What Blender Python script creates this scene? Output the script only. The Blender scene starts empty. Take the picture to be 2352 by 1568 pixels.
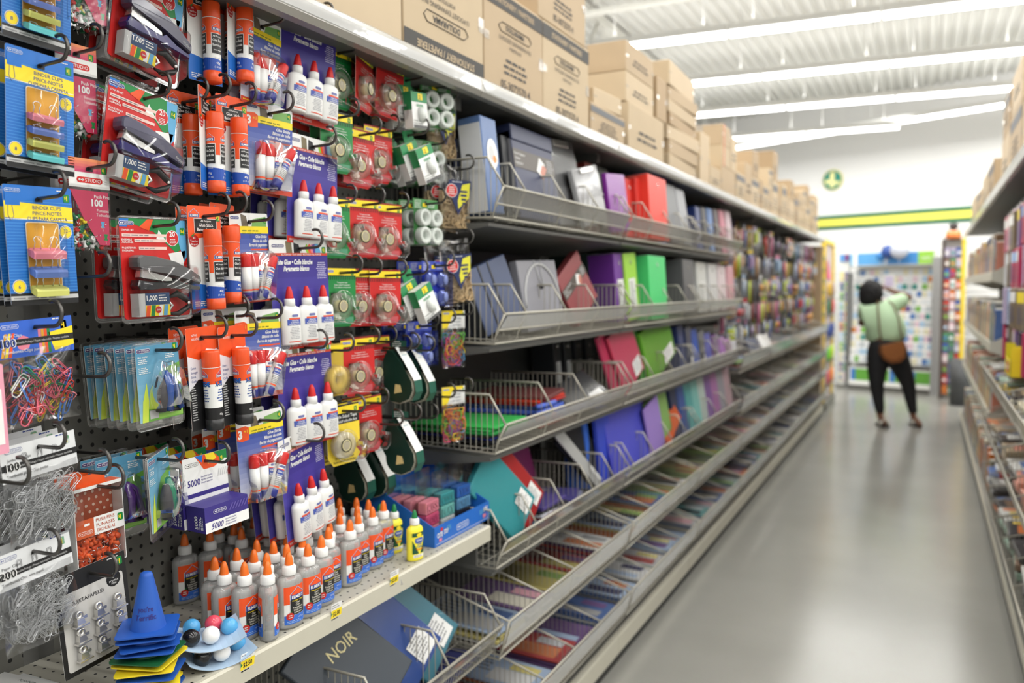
import bpy, bmesh, math, random
from mathutils import Vector, Matrix, Euler
S = bpy.context.scene
# ---------------------------------------------------------------- camera
TH = 0.4649; PITCH = 0.0621; ROLL = 0.008; FPX = 1900.0
CAM = Vector((0, 0, 1.55))
_f = Vector((-math.sin(TH)*math.cos(PITCH), math.cos(TH)*math.cos(PITCH), -math.sin(PITCH)))
_r0 = Vector((math.cos(TH), math.sin(TH), 0)); _u0 = _r0.cross(_f)
_r = _r0*math.cos(ROLL) - _u0*math.sin(ROLL); _u = _r.cross(_f)
cd = bpy.data.cameras.new('camera'); cam = bpy.data.objects.new('camera', cd)
S.collection.objects.link(cam)
cam.matrix_world = Matrix(((_r.x, _u.x, -_f.x, CAM.x), (_r.y, _u.y, -_f.y, CAM.y), (_r.z, _u.z, -_f.z, CAM.z), (0, 0, 0, 1)))
cd.sensor_width = 36; cd.lens = FPX/2352*36; cd.clip_start = 0.05; cd.clip_end = 100
cd.dof.use_dof = True; cd.dof.focus_distance = 1.45; cd.dof.aperture_fstop = 2.8
S.camera = cam
# ---------------------------------------------------------------- world, view
S.view_settings.view_transform = 'Standard'; S.view_settings.look = 'None'
S.view_settings.exposure = 0.0; S.view_settings.gamma = 1.0; S.view_settings.use_curve_mapping = False
w = bpy.data.worlds.new('world'); S.world = w; w.use_nodes = True
w.node_tree.nodes['Background'].inputs[0].default_value = (0.9, 0.95, 1.0, 1)
w.node_tree.nodes['Background'].inputs[1].default_value = 0.05
S.cycles.use_denoising = True
S.cycles.use_adaptive_sampling = True; S.cycles.adaptive_threshold = 0.03
S.cycles.max_bounces = 7; S.cycles.diffuse_bounces = 3; S.cycles.glossy_bounces = 3
S.cycles.transmission_bounces = 4; S.cycles.transparent_max_bounces = 14
S.cycles.caustics_reflective = False; S.cycles.caustics_refractive = False
S.cycles.sample_clamp_indirect = 4.0

# ---------------------------------------------------------------- pixel rays -> points of the place
def ray(px, py):
    return _f + _r*((px-1176)/FPX) + _u*((784-py)/FPX)
def PD(px, py, D): return CAM + ray(px, py)*D
def PX(px, py, X): d = ray(px, py); return CAM + d*((X-CAM.x)/d.x)
def PY(px, py, Y): d = ray(px, py); return CAM + d*((Y-CAM.y)/d.y)
def PZ(px, py, Z): d = ray(px, py); return CAM + d*((Z-CAM.z)/d.z)
def proj(p):
    v = Vector(p)-CAM; D = v.dot(_f)
    return 1176+FPX*v.dot(_r)/D, 784-FPX*v.dot(_u)/D

# ---------------------------------------------------------------- ceiling lamps' light (long rows across the aisle)
LZ = 3.72; ROWS_Y = [-2.25, -0.65, 0.95, 2.55, 4.15, 5.75, 7.37, 8.97, 10.6, 12.5]; LA = 0.08
def area(name, loc, sx, sy, e, rot=(0, 0, 0), col=(1, 0.985, 0.955)):
    L = bpy.data.lights.new(name, 'AREA'); L.shape = 'RECTANGLE'; L.size = sx; L.size_y = sy; L.energy = e; L.color = col
    o = bpy.data.objects.new(name, L); o.location = loc; o.rotation_euler = rot; S.collection.objects.link(o); return o
for k, y in enumerate(ROWS_Y):
    area('lamp_row_light', (0.6, y+0.08, LZ-0.06), 13.0, 0.12, 135, (0, 0, LA))
    area('lamp_row_uplight', (0.6, y+0.08, LZ+0.09), 13.0, 0.12, 38, (math.pi, 0, LA))

# ---------------------------------------------------------------- materials
MATS = {}
def mat(name, col, rough=0.5, metal=0.0, spec=0.5, noise=0.0, nscale=40, bump=0.0, emit=0.0, coat=0.0, trans=0.0):
    if name in MATS: return MATS[name]
    m = bpy.data.materials.new(name); m.use_nodes = True; nt = m.node_tree; b = nt.nodes['Principled BSDF']
    c = tuple(v if v <= 0 else v for v in col[:3])+(1,)
    b.inputs['Base Color'].default_value = c; b.inputs['Roughness'].default_value = rough; b.inputs['Metallic'].default_value = metal
    b.inputs['Specular IOR Level'].default_value = spec
    if coat: b.inputs['Coat Weight'].default_value = coat; b.inputs['Coat Roughness'].default_value = 0.08
    if trans: b.inputs['Transmission Weight'].default_value = trans
    if emit: b.inputs['Emission Color'].default_value = c; b.inputs['Emission Strength'].default_value = emit
    tc = nt.nodes.new('ShaderNodeTexCoord'); n = nt.nodes.new('ShaderNodeTexNoise'); n.inputs['Scale'].default_value = nscale
    n.inputs['Detail'].default_value = 2.0
    nt.links.new(tc.outputs['Object'], n.inputs['Vector'])
    mx = nt.nodes.new('ShaderNodeMapRange'); mx.inputs[3].default_value = 1-max(noise, 0.03); mx.inputs[4].default_value = 1+max(noise, 0.03)
    nt.links.new(n.outputs['Fac'], mx.inputs[0])
    mul = nt.nodes.new('ShaderNodeVectorMath'); mul.operation = 'MULTIPLY'; mul.inputs[0].default_value = c[:3]
    nt.links.new(mx.outputs[0], mul.inputs[1]); nt.links.new(mul.outputs[0], b.inputs['Base Color'])
    if bump:
        bp = nt.nodes.new('ShaderNodeBump'); bp.inputs['Strength'].default_value = bump; bp.inputs['Distance'].default_value = 0.01
        nt.links.new(n.outputs['Fac'], bp.inputs['Height']); nt.links.new(bp.outputs[0], b.inputs['Normal'])
    MATS[name] = m; return m
def sc(r, g, b):
    f = lambda v: (v/255/12.92) if v/255 <= 0.04045 else ((v/255+0.055)/1.055)**2.4
    return (f(r), f(g), f(b))
def M(r, g, b, rough=0.45, metal=0.0, **k):
    """a plain coloured material by sRGB numbers"""
    key = 'c_%d_%d_%d_%d_%d' % (r, g, b, rough*100, metal*100)
    return mat(key, sc(r, g, b), rough, metal, **k)
def clear(name, tint=(1, 1, 1), body=0.0, rough=0.08, gloss=1.0, refl=0.6):
    """thin clear plastic: see-through with a reflecting skin"""
    if name in MATS: return MATS[name]
    m = bpy.data.materials.new(name); m.use_nodes = True; nt = m.node_tree; nt.nodes.clear()
    out = nt.nodes.new('ShaderNodeOutputMaterial'); tr = nt.nodes.new('ShaderNodeBsdfTransparent'); tr.inputs[0].default_value = tint+(1,)
    gl = nt.nodes.new('ShaderNodeBsdfGlossy'); gl.inputs['Roughness'].default_value = rough; gl.inputs[0].default_value = (gloss, gloss, gloss, 1)
    fr = nt.nodes.new('ShaderNodeFresnel'); fr.inputs[0].default_value = 1.5
    tc = nt.nodes.new('ShaderNodeTexCoord'); n = nt.nodes.new('ShaderNodeTexNoise'); n.inputs['Scale'].default_value = 35
    nt.links.new(tc.outputs['Object'], n.inputs['Vector'])
    bp = nt.nodes.new('ShaderNodeBump'); bp.inputs['Strength'].default_value = 0.12; bp.inputs['Distance'].default_value = 0.003
    nt.links.new(n.outputs['Fac'], bp.inputs['Height']); nt.links.new(bp.outputs[0], gl.inputs['Normal']); nt.links.new(bp.outputs[0], fr.inputs['Normal'])
    base = tr
    if body:
        df = nt.nodes.new('ShaderNodeBsdfDiffuse'); df.inputs[0].default_value = tint+(1,)
        mb = nt.nodes.new('ShaderNodeMixShader'); mb.inputs[0].default_value = body
        nt.links.new(tr.outputs[0], mb.inputs[1]); nt.links.new(df.outputs[0], mb.inputs[2]); base = mb
    mx = nt.nodes.new('ShaderNodeMixShader')
    fm = nt.nodes.new('ShaderNodeMath'); fm.operation = 'MULTIPLY'; fm.inputs[1].default_value = refl; nt.links.new(fr.outputs[0], fm.inputs[0])
    nt.links.new(fm.outputs[0], mx.inputs[0]); nt.links.new(base.outputs[0], mx.inputs[1]); nt.links.new(gl.outputs[0], mx.inputs[2])
    nt.links.new(mx.outputs[0], out.inputs[0]); MATS[name] = m; return m
def perforated(name, col, axes, pitch=0.0254, rad=0.13, rough=0.45):
    """painted sheet metal with a grid of dark punched holes along two world axes"""
    m = bpy.data.materials.new(name); m.use_nodes = True; nt = m.node_tree; b = nt.nodes['Principled BSDF']
    b.inputs['Roughness'].default_value = rough
    g = nt.nodes.new('ShaderNodeNewGeometry'); sp = nt.nodes.new('ShaderNodeSeparateXYZ'); nt.links.new(g.outputs['Position'], sp.inputs[0])
    def M1(op, a, bb=None):
        n = nt.nodes.new('ShaderNodeMath'); n.operation = op
        for i, v in enumerate((a, bb)):
            if v is None: continue
            if isinstance(v, (int, float)): n.inputs[i].default_value = v
            else: nt.links.new(v, n.inputs[i])
        return n.outputs[0]
    qs = []
    for ax in axes:
        t = M1('FRACT', M1('ADD', M1('DIVIDE', sp.outputs['XYZ'.index(ax)], pitch), 100.0))
        t = M1('SUBTRACT', t, 0.5); qs.append(M1('MULTIPLY', t, t))
    d = M1('LESS_THAN', M1('ADD', qs[0], qs[1]), rad*rad)
    mx = nt.nodes.new('ShaderNodeMix'); mx.data_type = 'RGBA'
    mx.inputs[6].default_value = col+(1,); mx.inputs[7].default_value = (0.01, 0.01, 0.01, 1)
    nt.links.new(d, mx.inputs[0]); nt.links.new(mx.outputs[2], b.inputs['Base Color'])
    MATS[name] = m; return m
WHITE = M(238, 238, 236); BLACK = M(22, 22, 24); METAL = mat('steel', sc(150, 148, 145), 0.3, 0.9); DARKROD = mat('dark_rod', sc(92, 90, 88), 0.3, 0.85)
WIRE = mat('wire', sc(176, 172, 160), 0.38, 0.35); CHROME = mat('chrome', (0.72, 0.71, 0.69), 0.27, 0.85)
BLIST = clear('blister', refl=.5); BAG = clear('bag_film', rough=0.12, refl=.7)
SHELFM = mat('shelf_paint', sc(196, 192, 176), 0.42); DARKSHELF = mat('dark_shelf', sc(88, 88, 85), 0.5)

# ---------------------------------------------------------------- mesh builder
TXT = {}
def textmesh(s, bold, ital):
    k = (s, bold, ital)
    if k in TXT: return TXT[k]
    c = bpy.data.curves.new('t', 'FONT'); c.body = s; c.resolution_u = 2; c.offset = 0.022*bold; c.shear = 0.3 if ital else 0; c.size = 1
    o = bpy.data.objects.new('t', c); S.collection.objects.link(o)
    dg = bpy.context.evaluated_depsgraph_get(); me = bpy.data.meshes.new_from_object(o.evaluated_get(dg))
    vs = [(v.co.x, v.co.y) for v in me.vertices]; fs = [tuple(p.vertices) for p in me.polygons]
    bpy.data.objects.remove(o); bpy.data.curves.remove(c); bpy.data.meshes.remove(me)
    xs = [v[0] for v in vs] or [0, 1]
    TXT[k] = (vs, fs, min(xs), max(xs)); return TXT[k]
class MB:
    def __init__(s): s.v = []; s.f = []; s.m = []; s.sm = []; s.mats = []; s.T = Matrix.Identity(4); s.warp = None
    def mi(s, m):
        if m not in s.mats: s.mats.append(m)
        return s.mats.index(m)
    def add(s, vs, fs, m, smooth=False, T=None):
        A = s.T @ T if T is not None else s.T; n = len(s.v); i = s.mi(m)
        if s.warp: vs = [s.warp(*v) for v in vs]
        s.v += [tuple(A @ Vector(v)) for v in vs]; s.f += [tuple(n+k for k in f) for f in fs]
        s.m += [i]*len(fs); s.sm += [smooth]*len(fs); return s
    def box(s, lo, hi, m, T=None, b=0.0):
        x0, y0, z0 = lo; x1, y1, z1 = hi
        if b > 0:
            bm = bmesh.new(); bmesh.ops.create_cube(bm, size=1)
            bmesh.ops.scale(bm, vec=(x1-x0, y1-y0, z1-z0), verts=bm.verts); bmesh.ops.translate(bm, vec=((x0+x1)/2, (y0+y1)/2, (z0+z1)/2), verts=bm.verts)
            bmesh.ops.bevel(bm, geom=bm.edges[:], offset=b, segments=2, affect='EDGES', profile=0.5)
            bm.verts.index_update(); s.add([v.co[:] for v in bm.verts], [[v.index for v in f.verts] for f in bm.faces], m, False, T); bm.free(); return s
        return s.add([(x0, y0, z0), (x1, y0, z0), (x1, y1, z0), (x0, y1, z0), (x0, y0, z1), (x1, y0, z1), (x1, y1, z1), (x0, y1, z1)],
                     [(3, 2, 1, 0), (4, 5, 6, 7), (0, 1, 5, 4), (1, 2, 6, 5), (2, 3, 7, 6), (3, 0, 4, 7)], m, False, T)
    def tube(s, pts, r, m, n=6, closed=False, T=None, cap=True):
        P = [Vector(p) for p in pts]; k = len(P); vs = []; fs = []; up = None
        rr = r if isinstance(r, (list, tuple)) else [r]*k
        for i, p in enumerate(P):
            a = P[(i-1) % k] if (closed or i > 0) else p; b = P[(i+1) % k] if (closed or i < k-1) else p
            t = (b-a).normalized() if (b-a).length > 1e-9 else Vector((0, 0, 1))
            if up is None:
                up = Vector((0, 0, 1)) if abs(t.z) < 0.9 else Vector((1, 0, 0))
            x = up - t*up.dot(t)
            if x.length < 1e-6: x = t.orthogonal()
            x.normalize(); y = t.cross(x); up = x
            for j in range(n):
                q = 2*math.pi*j/n; vs.append(tuple(p + x*(rr[i]*math.cos(q)) + y*(rr[i]*math.sin(q))))
        for i in range(k if closed else k-1):
            for j in range(n):
                a = i*n+j; b = i*n+(j+1) % n; c = ((i+1) % k)*n+(j+1) % n; d = ((i+1) % k)*n+j; fs.append((a, b, c, d))
        if not closed and cap: fs.append(tuple(reversed(range(n)))); fs.append(tuple(range((k-1)*n, k*n)))
        return s.add(vs, fs, m, True, T)
    def lathe(s, prof, m, n=20, T=None, sx=1.0, sy=1.0, smooth=True, cap=True):
        """profile [(r, z)] about the z axis; sx, sy flatten it"""
        vs = []; fs = []; k = len(prof)
        for j in range(n):
            q = 2*math.pi*j/n
            for r, z in prof: vs.append((r*math.cos(q)*sx, r*math.sin(q)*sy, z))
        for j in range(n):
            for i in range(k-1):
                a = j*k+i; b = ((j+1) % n)*k+i; fs.append((a, b, b+1, a+1))
        ring = k >= 4 and prof[0][0] == prof[-1][0] and prof[0][0] <= min(q_[0] for q_ in prof)+1e-9
        if ring and prof[0] != prof[-1]:
            for j in range(n): fs.append((j*k+k-1, ((j+1) % n)*k+k-1, ((j+1) % n)*k, j*k))
        ring = ring or not cap
        if prof[0][0] > 1e-6 and not ring: fs.append(tuple(j*k for j in reversed(range(n))))
        if prof[-1][0] > 1e-6 and not ring: fs.append(tuple(j*k+k-1 for j in range(n)))
        return s.add(vs, fs, m, smooth, T)
    def prism(s, poly, z0, z1, m, T=None, side=None):
        """polygon in xy extruded along z"""
        k = len(poly); vs = [(x, y, z0) for x, y in poly]+[(x, y, z1) for x, y in poly]
        s.add(vs, [tuple(reversed(range(k))), tuple(range(k, 2*k))], m, False, T)
        return s.add(vs, [(i, (i+1) % k, k+(i+1) % k, k+i) for i in range(k)], side or m, False, T)
    def flat(s, poly, z, m, T=None):
        xs = [p[0] for p in poly]
        if s.warp and max(xs)-min(xs) > .004:      # bend a convex print round the surface: slice it into narrow strips
            n = max(2, int((max(xs)-min(xs))/.0035)); x0 = min(xs); dx = (max(xs)-x0)/n
            for i in range(n):
                q = list(poly)
                for lim, sg_ in ((x0+i*dx, 1), (x0+(i+1)*dx, -1)):
                    o = []
                    for a, b in zip(q, q[1:]+q[:1]):
                        ia, ib = (a[0]-lim)*sg_ >= 0, (b[0]-lim)*sg_ >= 0
                        if ia: o.append(a)
                        if ia != ib: t = (lim-a[0])/(b[0]-a[0]); o.append((lim, a[1]+(b[1]-a[1])*t))
                    q = o
                    if len(q) < 3: break
                if len(q) >= 3: s.add([(x, y, z) for x, y in q], [tuple(range(len(q)))], m, False, T)
            return s
        return s.add([(x, y, z) for x, y in poly], [tuple(range(len(poly)))], m, False, T)
    def rect(s, x0, y0, x1, y1, z, m, T=None):
        if s.warp and x1-x0 > .004:
            n = max(2, int((x1-x0)/.004)); xs = [x0+(x1-x0)*i/n for i in range(n+1)]
            return s.add([(x, y, z) for x in xs for y in (y0, y1)], [(2*i, 2*i+2, 2*i+3, 2*i+1) for i in range(n)], m, True, T)
        return s.flat([(x0, y0), (x1, y0), (x1, y1), (x0, y1)], z, m, T)
    def disc(s, x, y, r, z, m, n=20, ry=None, T=None):
        ry = ry or r; return s.flat([(x+r*math.cos(2*math.pi*i/n), y+ry*math.sin(2*math.pi*i/n)) for i in range(n)], z, m, T)
    def text(s, t, x, y, h, m, z=0.0006, w=None, bold=0, ital=0, al='l', T=None, rot=0.0):
        vs, fs, a, b = textmesh(t, bold, ital); k = h/0.72; W = (b-a)*k; kx = k
        if w and W > w: kx = k*w/W; W = w
        if w and al == 'f': kx = w/(b-a); W = w
        ox = x - (W/2 if al == 'c' else (W if al == 'r' else 0))
        R = Matrix.Rotation(rot, 4, 'Z') if rot else Matrix.Identity(4)
        out = []
        for p in vs:
            q = Vector(((p[0]-a)*kx + ox - x, p[1]*k, 0)); q = R @ q; out.append((q.x+x, q.y+y, z))
        return s.add(out, fs, m, False, T)
    def lines(s, x0, x1, y, n, dy, m, z=0.0006, h=None, seed=1, T=None, al='l'):
        """rows of print too small to read"""
        rd = random.Random(seed); h = h or dy*0.42
        for i in range(n):
            L = (x1-x0)*(0.6+0.4*rd.random()); xa = x0 if al == 'l' else ((x0+x1-L)/2 if al == 'c' else x1-L); xe = xa+L
            while xa < xe-1e-5:
                wd = (x1-x0)*(0.06+0.14*rd.random()); s.rect(xa, y-i*dy, min(xa+wd, xe), y-i*dy+h, z, m, T); xa += wd+(x1-x0)*0.035
        return s
    def mesh(s, name):
        me = bpy.data.meshes.new(name); me.from_pydata(s.v, [], s.f)
        for m in s.mats: me.materials.append(m)
        me.polygons.foreach_set('material_index', s.m); me.polygons.foreach_set('use_smooth', s.sm); me.update(); return me
def rpoly(x0, y0, x1, y1, r, n=4):
    out = []
    for cx, cy, a0 in ((x1-r, y1-r, 0), (x0+r, y1-r, 90), (x0+r, y0+r, 180), (x1-r, y0+r, 270)):
        for i in range(n+1):
            a = math.radians(a0+90*i/n); out.append((cx+r*math.cos(a), cy+r*math.sin(a)))
    return out
def T3(x, y, z): return Matrix.Translation((x, y, z))
def RX(a): return Matrix.Rotation(a, 4, 'X')
def RY(a): return Matrix.Rotation(a, 4, 'Y')
def RZ(a): return Matrix.Rotation(a, 4, 'Z')
def SC(x, y, z): return Matrix.Diagonal((x, y, z, 1))
D2R = math.pi/180

# ---------------------------------------------------------------- objects
def _link(name, data, parent=None, Mx=None):
    o = bpy.data.objects.new(name, data); S.collection.objects.link(o)
    if parent is not None: o.parent = parent
    if Mx is not None:
        if parent is not None: o.matrix_local = Mx
        else: o.matrix_world = Mx
    return o
def tag(o, label, cat, group=None):
    o['label'] = label; o['category'] = cat
    if group: o['group'] = group
    return o
def struct(name, mb, Mx=None):
    o = _link(name, mb.mesh(name) if isinstance(mb, MB) else mb, None, Mx); o['kind'] = 'structure'; return o
class Proto:
    """a thing built once: parts = [(name, mesh, index of parent part or -1, matrix, label, kind)]"""
    def __init__(s, name, cat): s.name = name; s.cat = cat; s.parts = []
    def part(s, name, mb, parent=-1, Mx=None, label=None, kind=None):
        s.parts.append((name, mb.mesh(name) if isinstance(mb, MB) else mb, parent, Mx, label, kind)); return len(s.parts)-1
    def put(s, Mx, label, group=None):
        if len(s.parts) == 1:
            o = _link(s.name, s.parts[0][1], None, Mx); tag(o, label, s.cat, group)
            if s.parts[0][5]: o['kind'] = s.parts[0][5]
            return o
        root = _link(s.name, None, None, Mx); root.empty_display_size = 0.02; tag(root, label, s.cat, group); made = []
        for n, me, pa, mx, lb, kd in s.parts:
            c = _link(n, me, root if pa < 0 else made[pa], mx)
            if lb: c['label'] = lb
            if kd: c['kind'] = kd
            made.append(c)
        return root
def single(name, mb, label, cat, group=None, Mx=None):
    return tag(_link(name, mb.mesh(name), None, Mx), label, cat, group)
# card frame: x along the aisle (+Y), y up, z towards the aisle (+X)
CARD = Matrix(((0, 0, 1, 0), (1, 0, 0, 0), (0, 1, 0, 0), (0, 0, 0, 1)))
def at(p, yaw=0.0, roll=0.0, pitch=0.0, basis=CARD, scale=1.0):
    """yaw > 0 turns the face towards the near end of the aisle"""
    return Matrix.Translation(p) @ basis @ RY(-yaw*D2R) @ RZ(roll*D2R) @ RX(pitch*D2R) @ SC(scale, scale, scale)
ORD = ['first', 'second', 'third', 'fourth', 'fifth', 'sixth', 'seventh', 'eighth', 'ninth', 'tenth', 'eleventh', 'twelfth', 'thirteenth', 'fourteenth',
       'fifteenth', 'sixteenth', 'seventeenth', 'eighteenth', 'nineteenth', 'twentieth']
def ordn(i):
    if i < 20: return ORD[i]
    t, u = divmod(i+1, 10); tens = ['', '', 'twent', 'thirt', 'fort', 'fift', 'sixt', 'sevent', 'eight', 'ninet']
    return tens[t]+('ieth' if u == 0 else 'y-'+ORD[u-1])
# ================================================================ the room
m = mat('floor_vinyl', sc(150, 149, 143), 0.22, 0, 0.5)
def floor_mat():
    nt = m.node_tree; b = nt.nodes['Principled BSDF']
    g = nt.nodes.new('ShaderNodeNewGeometry')
    n1 = nt.nodes.new('ShaderNodeTexNoise'); n1.inputs['Scale'].default_value = 1.3; n1.inputs['Detail'].default_value = 6
    n2 = nt.nodes.new('ShaderNodeTexNoise'); n2.inputs['Scale'].default_value = 220
    nt.links.new(g.outputs['Position'], n1.inputs['Vector']); nt.links.new(g.outputs['Position'], n2.inputs['Vector'])
    r = nt.nodes.new('ShaderNodeValToRGB'); r.color_ramp.elements[0].position = 0.3; r.color_ramp.elements[0].color = sc(146, 145, 139)+(1,)
    r.color_ramp.elements[1].position = 0.7; r.color_ramp.elements[1].color = sc(155, 154, 148)+(1,)
    nt.links.new(n1.outputs['Fac'], r.inputs[0])
    mx = nt.nodes.new('ShaderNodeMix'); mx.data_type = 'RGBA'; mx.blend_type = 'OVERLAY'; mx.inputs[0].default_value = 0.12
    nt.links.new(r.outputs[0], mx.inputs[6]); nt.links.new(n2.outputs['Color'], mx.inputs[7]); nt.links.new(mx.outputs[2], b.inputs['Base Color'])
    rr = nt.nodes.new('ShaderNodeMapRange'); rr.inputs[3].default_value = 0.15; rr.inputs[4].default_value = 0.24
    nt.links.new(n1.outputs['Fac'], rr.inputs[0]); nt.links.new(rr.outputs[0], b.inputs['Roughness'])
floor_mat()
struct('floor', MB().box((-9, -5, -0.2), (9, 18, 0), m))
CEIL = mat('ceiling_deck', sc(226, 226, 222), 0.8, bump=0.0)
cb = MB()      # corrugated roof deck
x = -9.0
while x < 9.0:
    for a, b_, z0, z1 in ((0, .045, 4.5, 4.5), (.045, .065, 4.5, 4.54), (.065, .11, 4.54, 4.54), (.11, .13, 4.54, 4.5)):
        cb.add([(x+a, -5, z0), (x+b_, -5, z1), (x+b_, 18, z1), (x+a, 18, z0)], [(0, 3, 2, 1)], CEIL)
    x += .13
cb.box((-9, -5, 4.6), (9, 18, 4.7), CEIL)
struct('ceiling', cb)
WALL = mat('wall_paint', sc(243, 243, 242), 0.7)
struct('wall_left', MB().box((-9.2, -5, 0), (-9, 18, 4.6), WALL))
struct('wall_right', MB().box((9, -5, 0), (9.2, 18, 4.6), WALL))
struct('wall_front', MB().box((-9, -5.2, 0), (9, -5, 4.6), WALL))
# the far wall stands at an angle to the aisle
wa, wb = PD(1887, 504, 13.5), PD(2212, 475, 12.0)
wd = Vector((wb.x-wa.x, wb.y-wa.y, 0)).normalized(); wn = Vector((wd.y, -wd.x, 0))
wo = Vector((wa.x, wa.y, 0))
WB = Matrix(((wd.x, 0, wn.x, wo.x), (wd.y, 0, wn.y, wo.y), (0, 1, 0, 0), (0, 0, 0, 1)))   # x along the wall, y up, z into the shop
SLAT = mat('slat_wall', sc(240, 240, 238), 0.55)
sw = MB().box((-12, 0, -0.2), (14, 4.6, 0), WALL)
for i in range(24):
    sw.box((-12, 0.08+i*0.1, 0), (14, 0.165+i*0.1, 0.02), SLAT)
struct('wall_back', sw, WB)
zt = (wa.z+wb.z)/2
STG = M(30, 106, 70, 0.5); STY = M(250, 236, 90, 0.5)
hh = 0.045
for nm, z0, z1, mm in (('trim_1', zt-.035, zt+.03, STG), ('trim_2', zt-.135, zt-.035, STY), ('trim_3', zt-.19, zt-.135, STG)):
    struct(nm, MB().box((-12, z0, 0), (14, z1, 0.03), mm), WB)
# wall sign: green disc, cream ring and the figure
sp_ = PD(1912, 413, 13.4); q = WB.inverted() @ sp_
# slide on to the wall plane
dray = WB.inverted().to_3x3() @ ray(1912, 413); o_ = WB.inverted() @ CAM; q = o_ + dray*((0.03-o_.z)/dray.z)
sg = Proto('wall_sign', 'sign')
sg.part('disc', MB().lathe([(0.155, 0), (0.165, .01), (0.165, .03), (0, .03)], M(238, 232, 150, .4), 40).disc(0, 0, .145, .0312, M(20, 140, 120, .4), 40))
sg.part('numeral', MB().prism([(-.035, -.115), (.035, -.115), (.035, .125), (-.005, .125), (-.035, .1)], .0315, .045, M(250, 245, 170, .4)).prism(rpoly(-.12, -.055, -.035, .005, .02), .0315, .04, M(250, 245, 170, .4)).prism(rpoly(.035, -.075, .12, -.025, .02), .0315, .04, M(250, 245, 170, .4)))
sg.put(WB @ T3(q.x, q.y, 0.0), 'round green and yellow sign high on the white far wall')

# roof joists
JO = mat('joist_paint', sc(222, 221, 214), 0.6)
def joist(y, z=4.1, h=.36, x0=-8.9, x1=8.9):
    p = Proto('roof_truss', 'roof truss')
    p.part('top_chord', MB().box((x0, y-.04, z+h-.04), (x1, y+.04, z+h), JO)); p.part('bottom_chord', MB().box((x0, y-.04, z), (x1, y+.04, z+.04), JO))
    b = MB(); k = 0; xx = x0
    while xx < x1-.3:
        b.tube([(xx, y, z+.02), (xx+.3, y, z+h-.02)], .014, JO, 5); b.tube([(xx+.3, y, z+h-.02), (xx+.6, y, z+.02)], .014, JO, 5); xx += .6
    p.part('web', b); return p
for i, y in enumerate((3.0, 5.2, 7.4)):
    o = joist(y).put(Matrix.Identity(4), 'white steel roof truss, %s one counted from the camera' % ORD[i], 'roof trusses'); o['kind'] = 'structure'
gird = Proto('roof_girder', 'roof girder')
gird.part('bottom_chord', MB().box((-3.3, 1, 3.98), (-3.16, 11.0, 4.06), JO)); gird.part('top_chord', MB().box((-3.3, 1, 4.4), (-3.16, 11.0, 4.48), JO))
b = MB(); y = 1.0
while y < 10.8: b.tube([(-3.23, y, 4.02), (-3.23, y+.4, 4.44), (-3.23, y+.8, 4.02)], .025, JO, 5); y += .8
gird.part('web', b); o = gird.put(Matrix.Identity(4), 'deeper white roof girder above the boxes on the shelving'); o['kind'] = 'structure'

# fluorescent strip lamps: rows of 2.4 m channels with a bare tube
LAMP = mat('lamp_tube', (1, 1, 0.98), 0.4, emit=6.0); FIX = mat('lamp_channel', sc(235, 235, 232), 0.5)
LL = 1.18
lp = Proto('strip_lamp', 'ceiling lamp')
lp.part('housing', MB().prism([(-.05, 0), (.05, 0), (.035, .06), (-.035, .06)], -LL/2, LL/2, FIX, T=Matrix(((0, 0, 1, 0), (1, 0, 0, 0), (0, 1, 0, 0), (0, 0, 0, 1)))))
for s_ in (-.028, .028):
    lp.part('tube', MB().tube([(-LL/2+.01, s_, -.02), (LL/2-.01, s_, -.02)], .019, LAMP, 8))
for s_ in (-1, 1): lp.part('cord', MB().tube([(s_*(LL/2-.2), 0, .06), (s_*(LL/2-.2), 0, .72)], .004, FIX, 4))
for k, y in enumerate(ROWS_Y):
    if k < 4: continue
    for j in range(8):
        xx = -0.365 + .59 + 1.19*(j-4); yy = y+math.sin(LA)*xx
        if k == 9 and j > 3: continue
        px, py = proj((xx, yy, LZ))
        lp.put(T3(xx, yy, LZ) @ RZ(LA), 'fluorescent strip lamp, %s of the %s row out from the far wall' % (ORD[j], ORD[len(ROWS_Y)-1-k]), 'ceiling strip lamps')
# last row follows the far wall
da, db = PZ(1690, 350, LZ), PZ(2352, 248, LZ); dd = (db-da).normalized(); ang = math.atan2(dd.y, dd.x)
for j in range(6):
    c = da+dd*(j*1.2+0.2); lp.put(Matrix.Translation(c+Vector((0, 0, .09))) @ RZ(ang), 'fluorescent strip lamp of the slanting row along the far wall, %s one' % ORD[j], 'slanting row of strip lamps')
    area('lamp_row_light', (c.x, c.y, LZ-.06), 1.15, .12, 8, (0, 0, ang))
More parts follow.
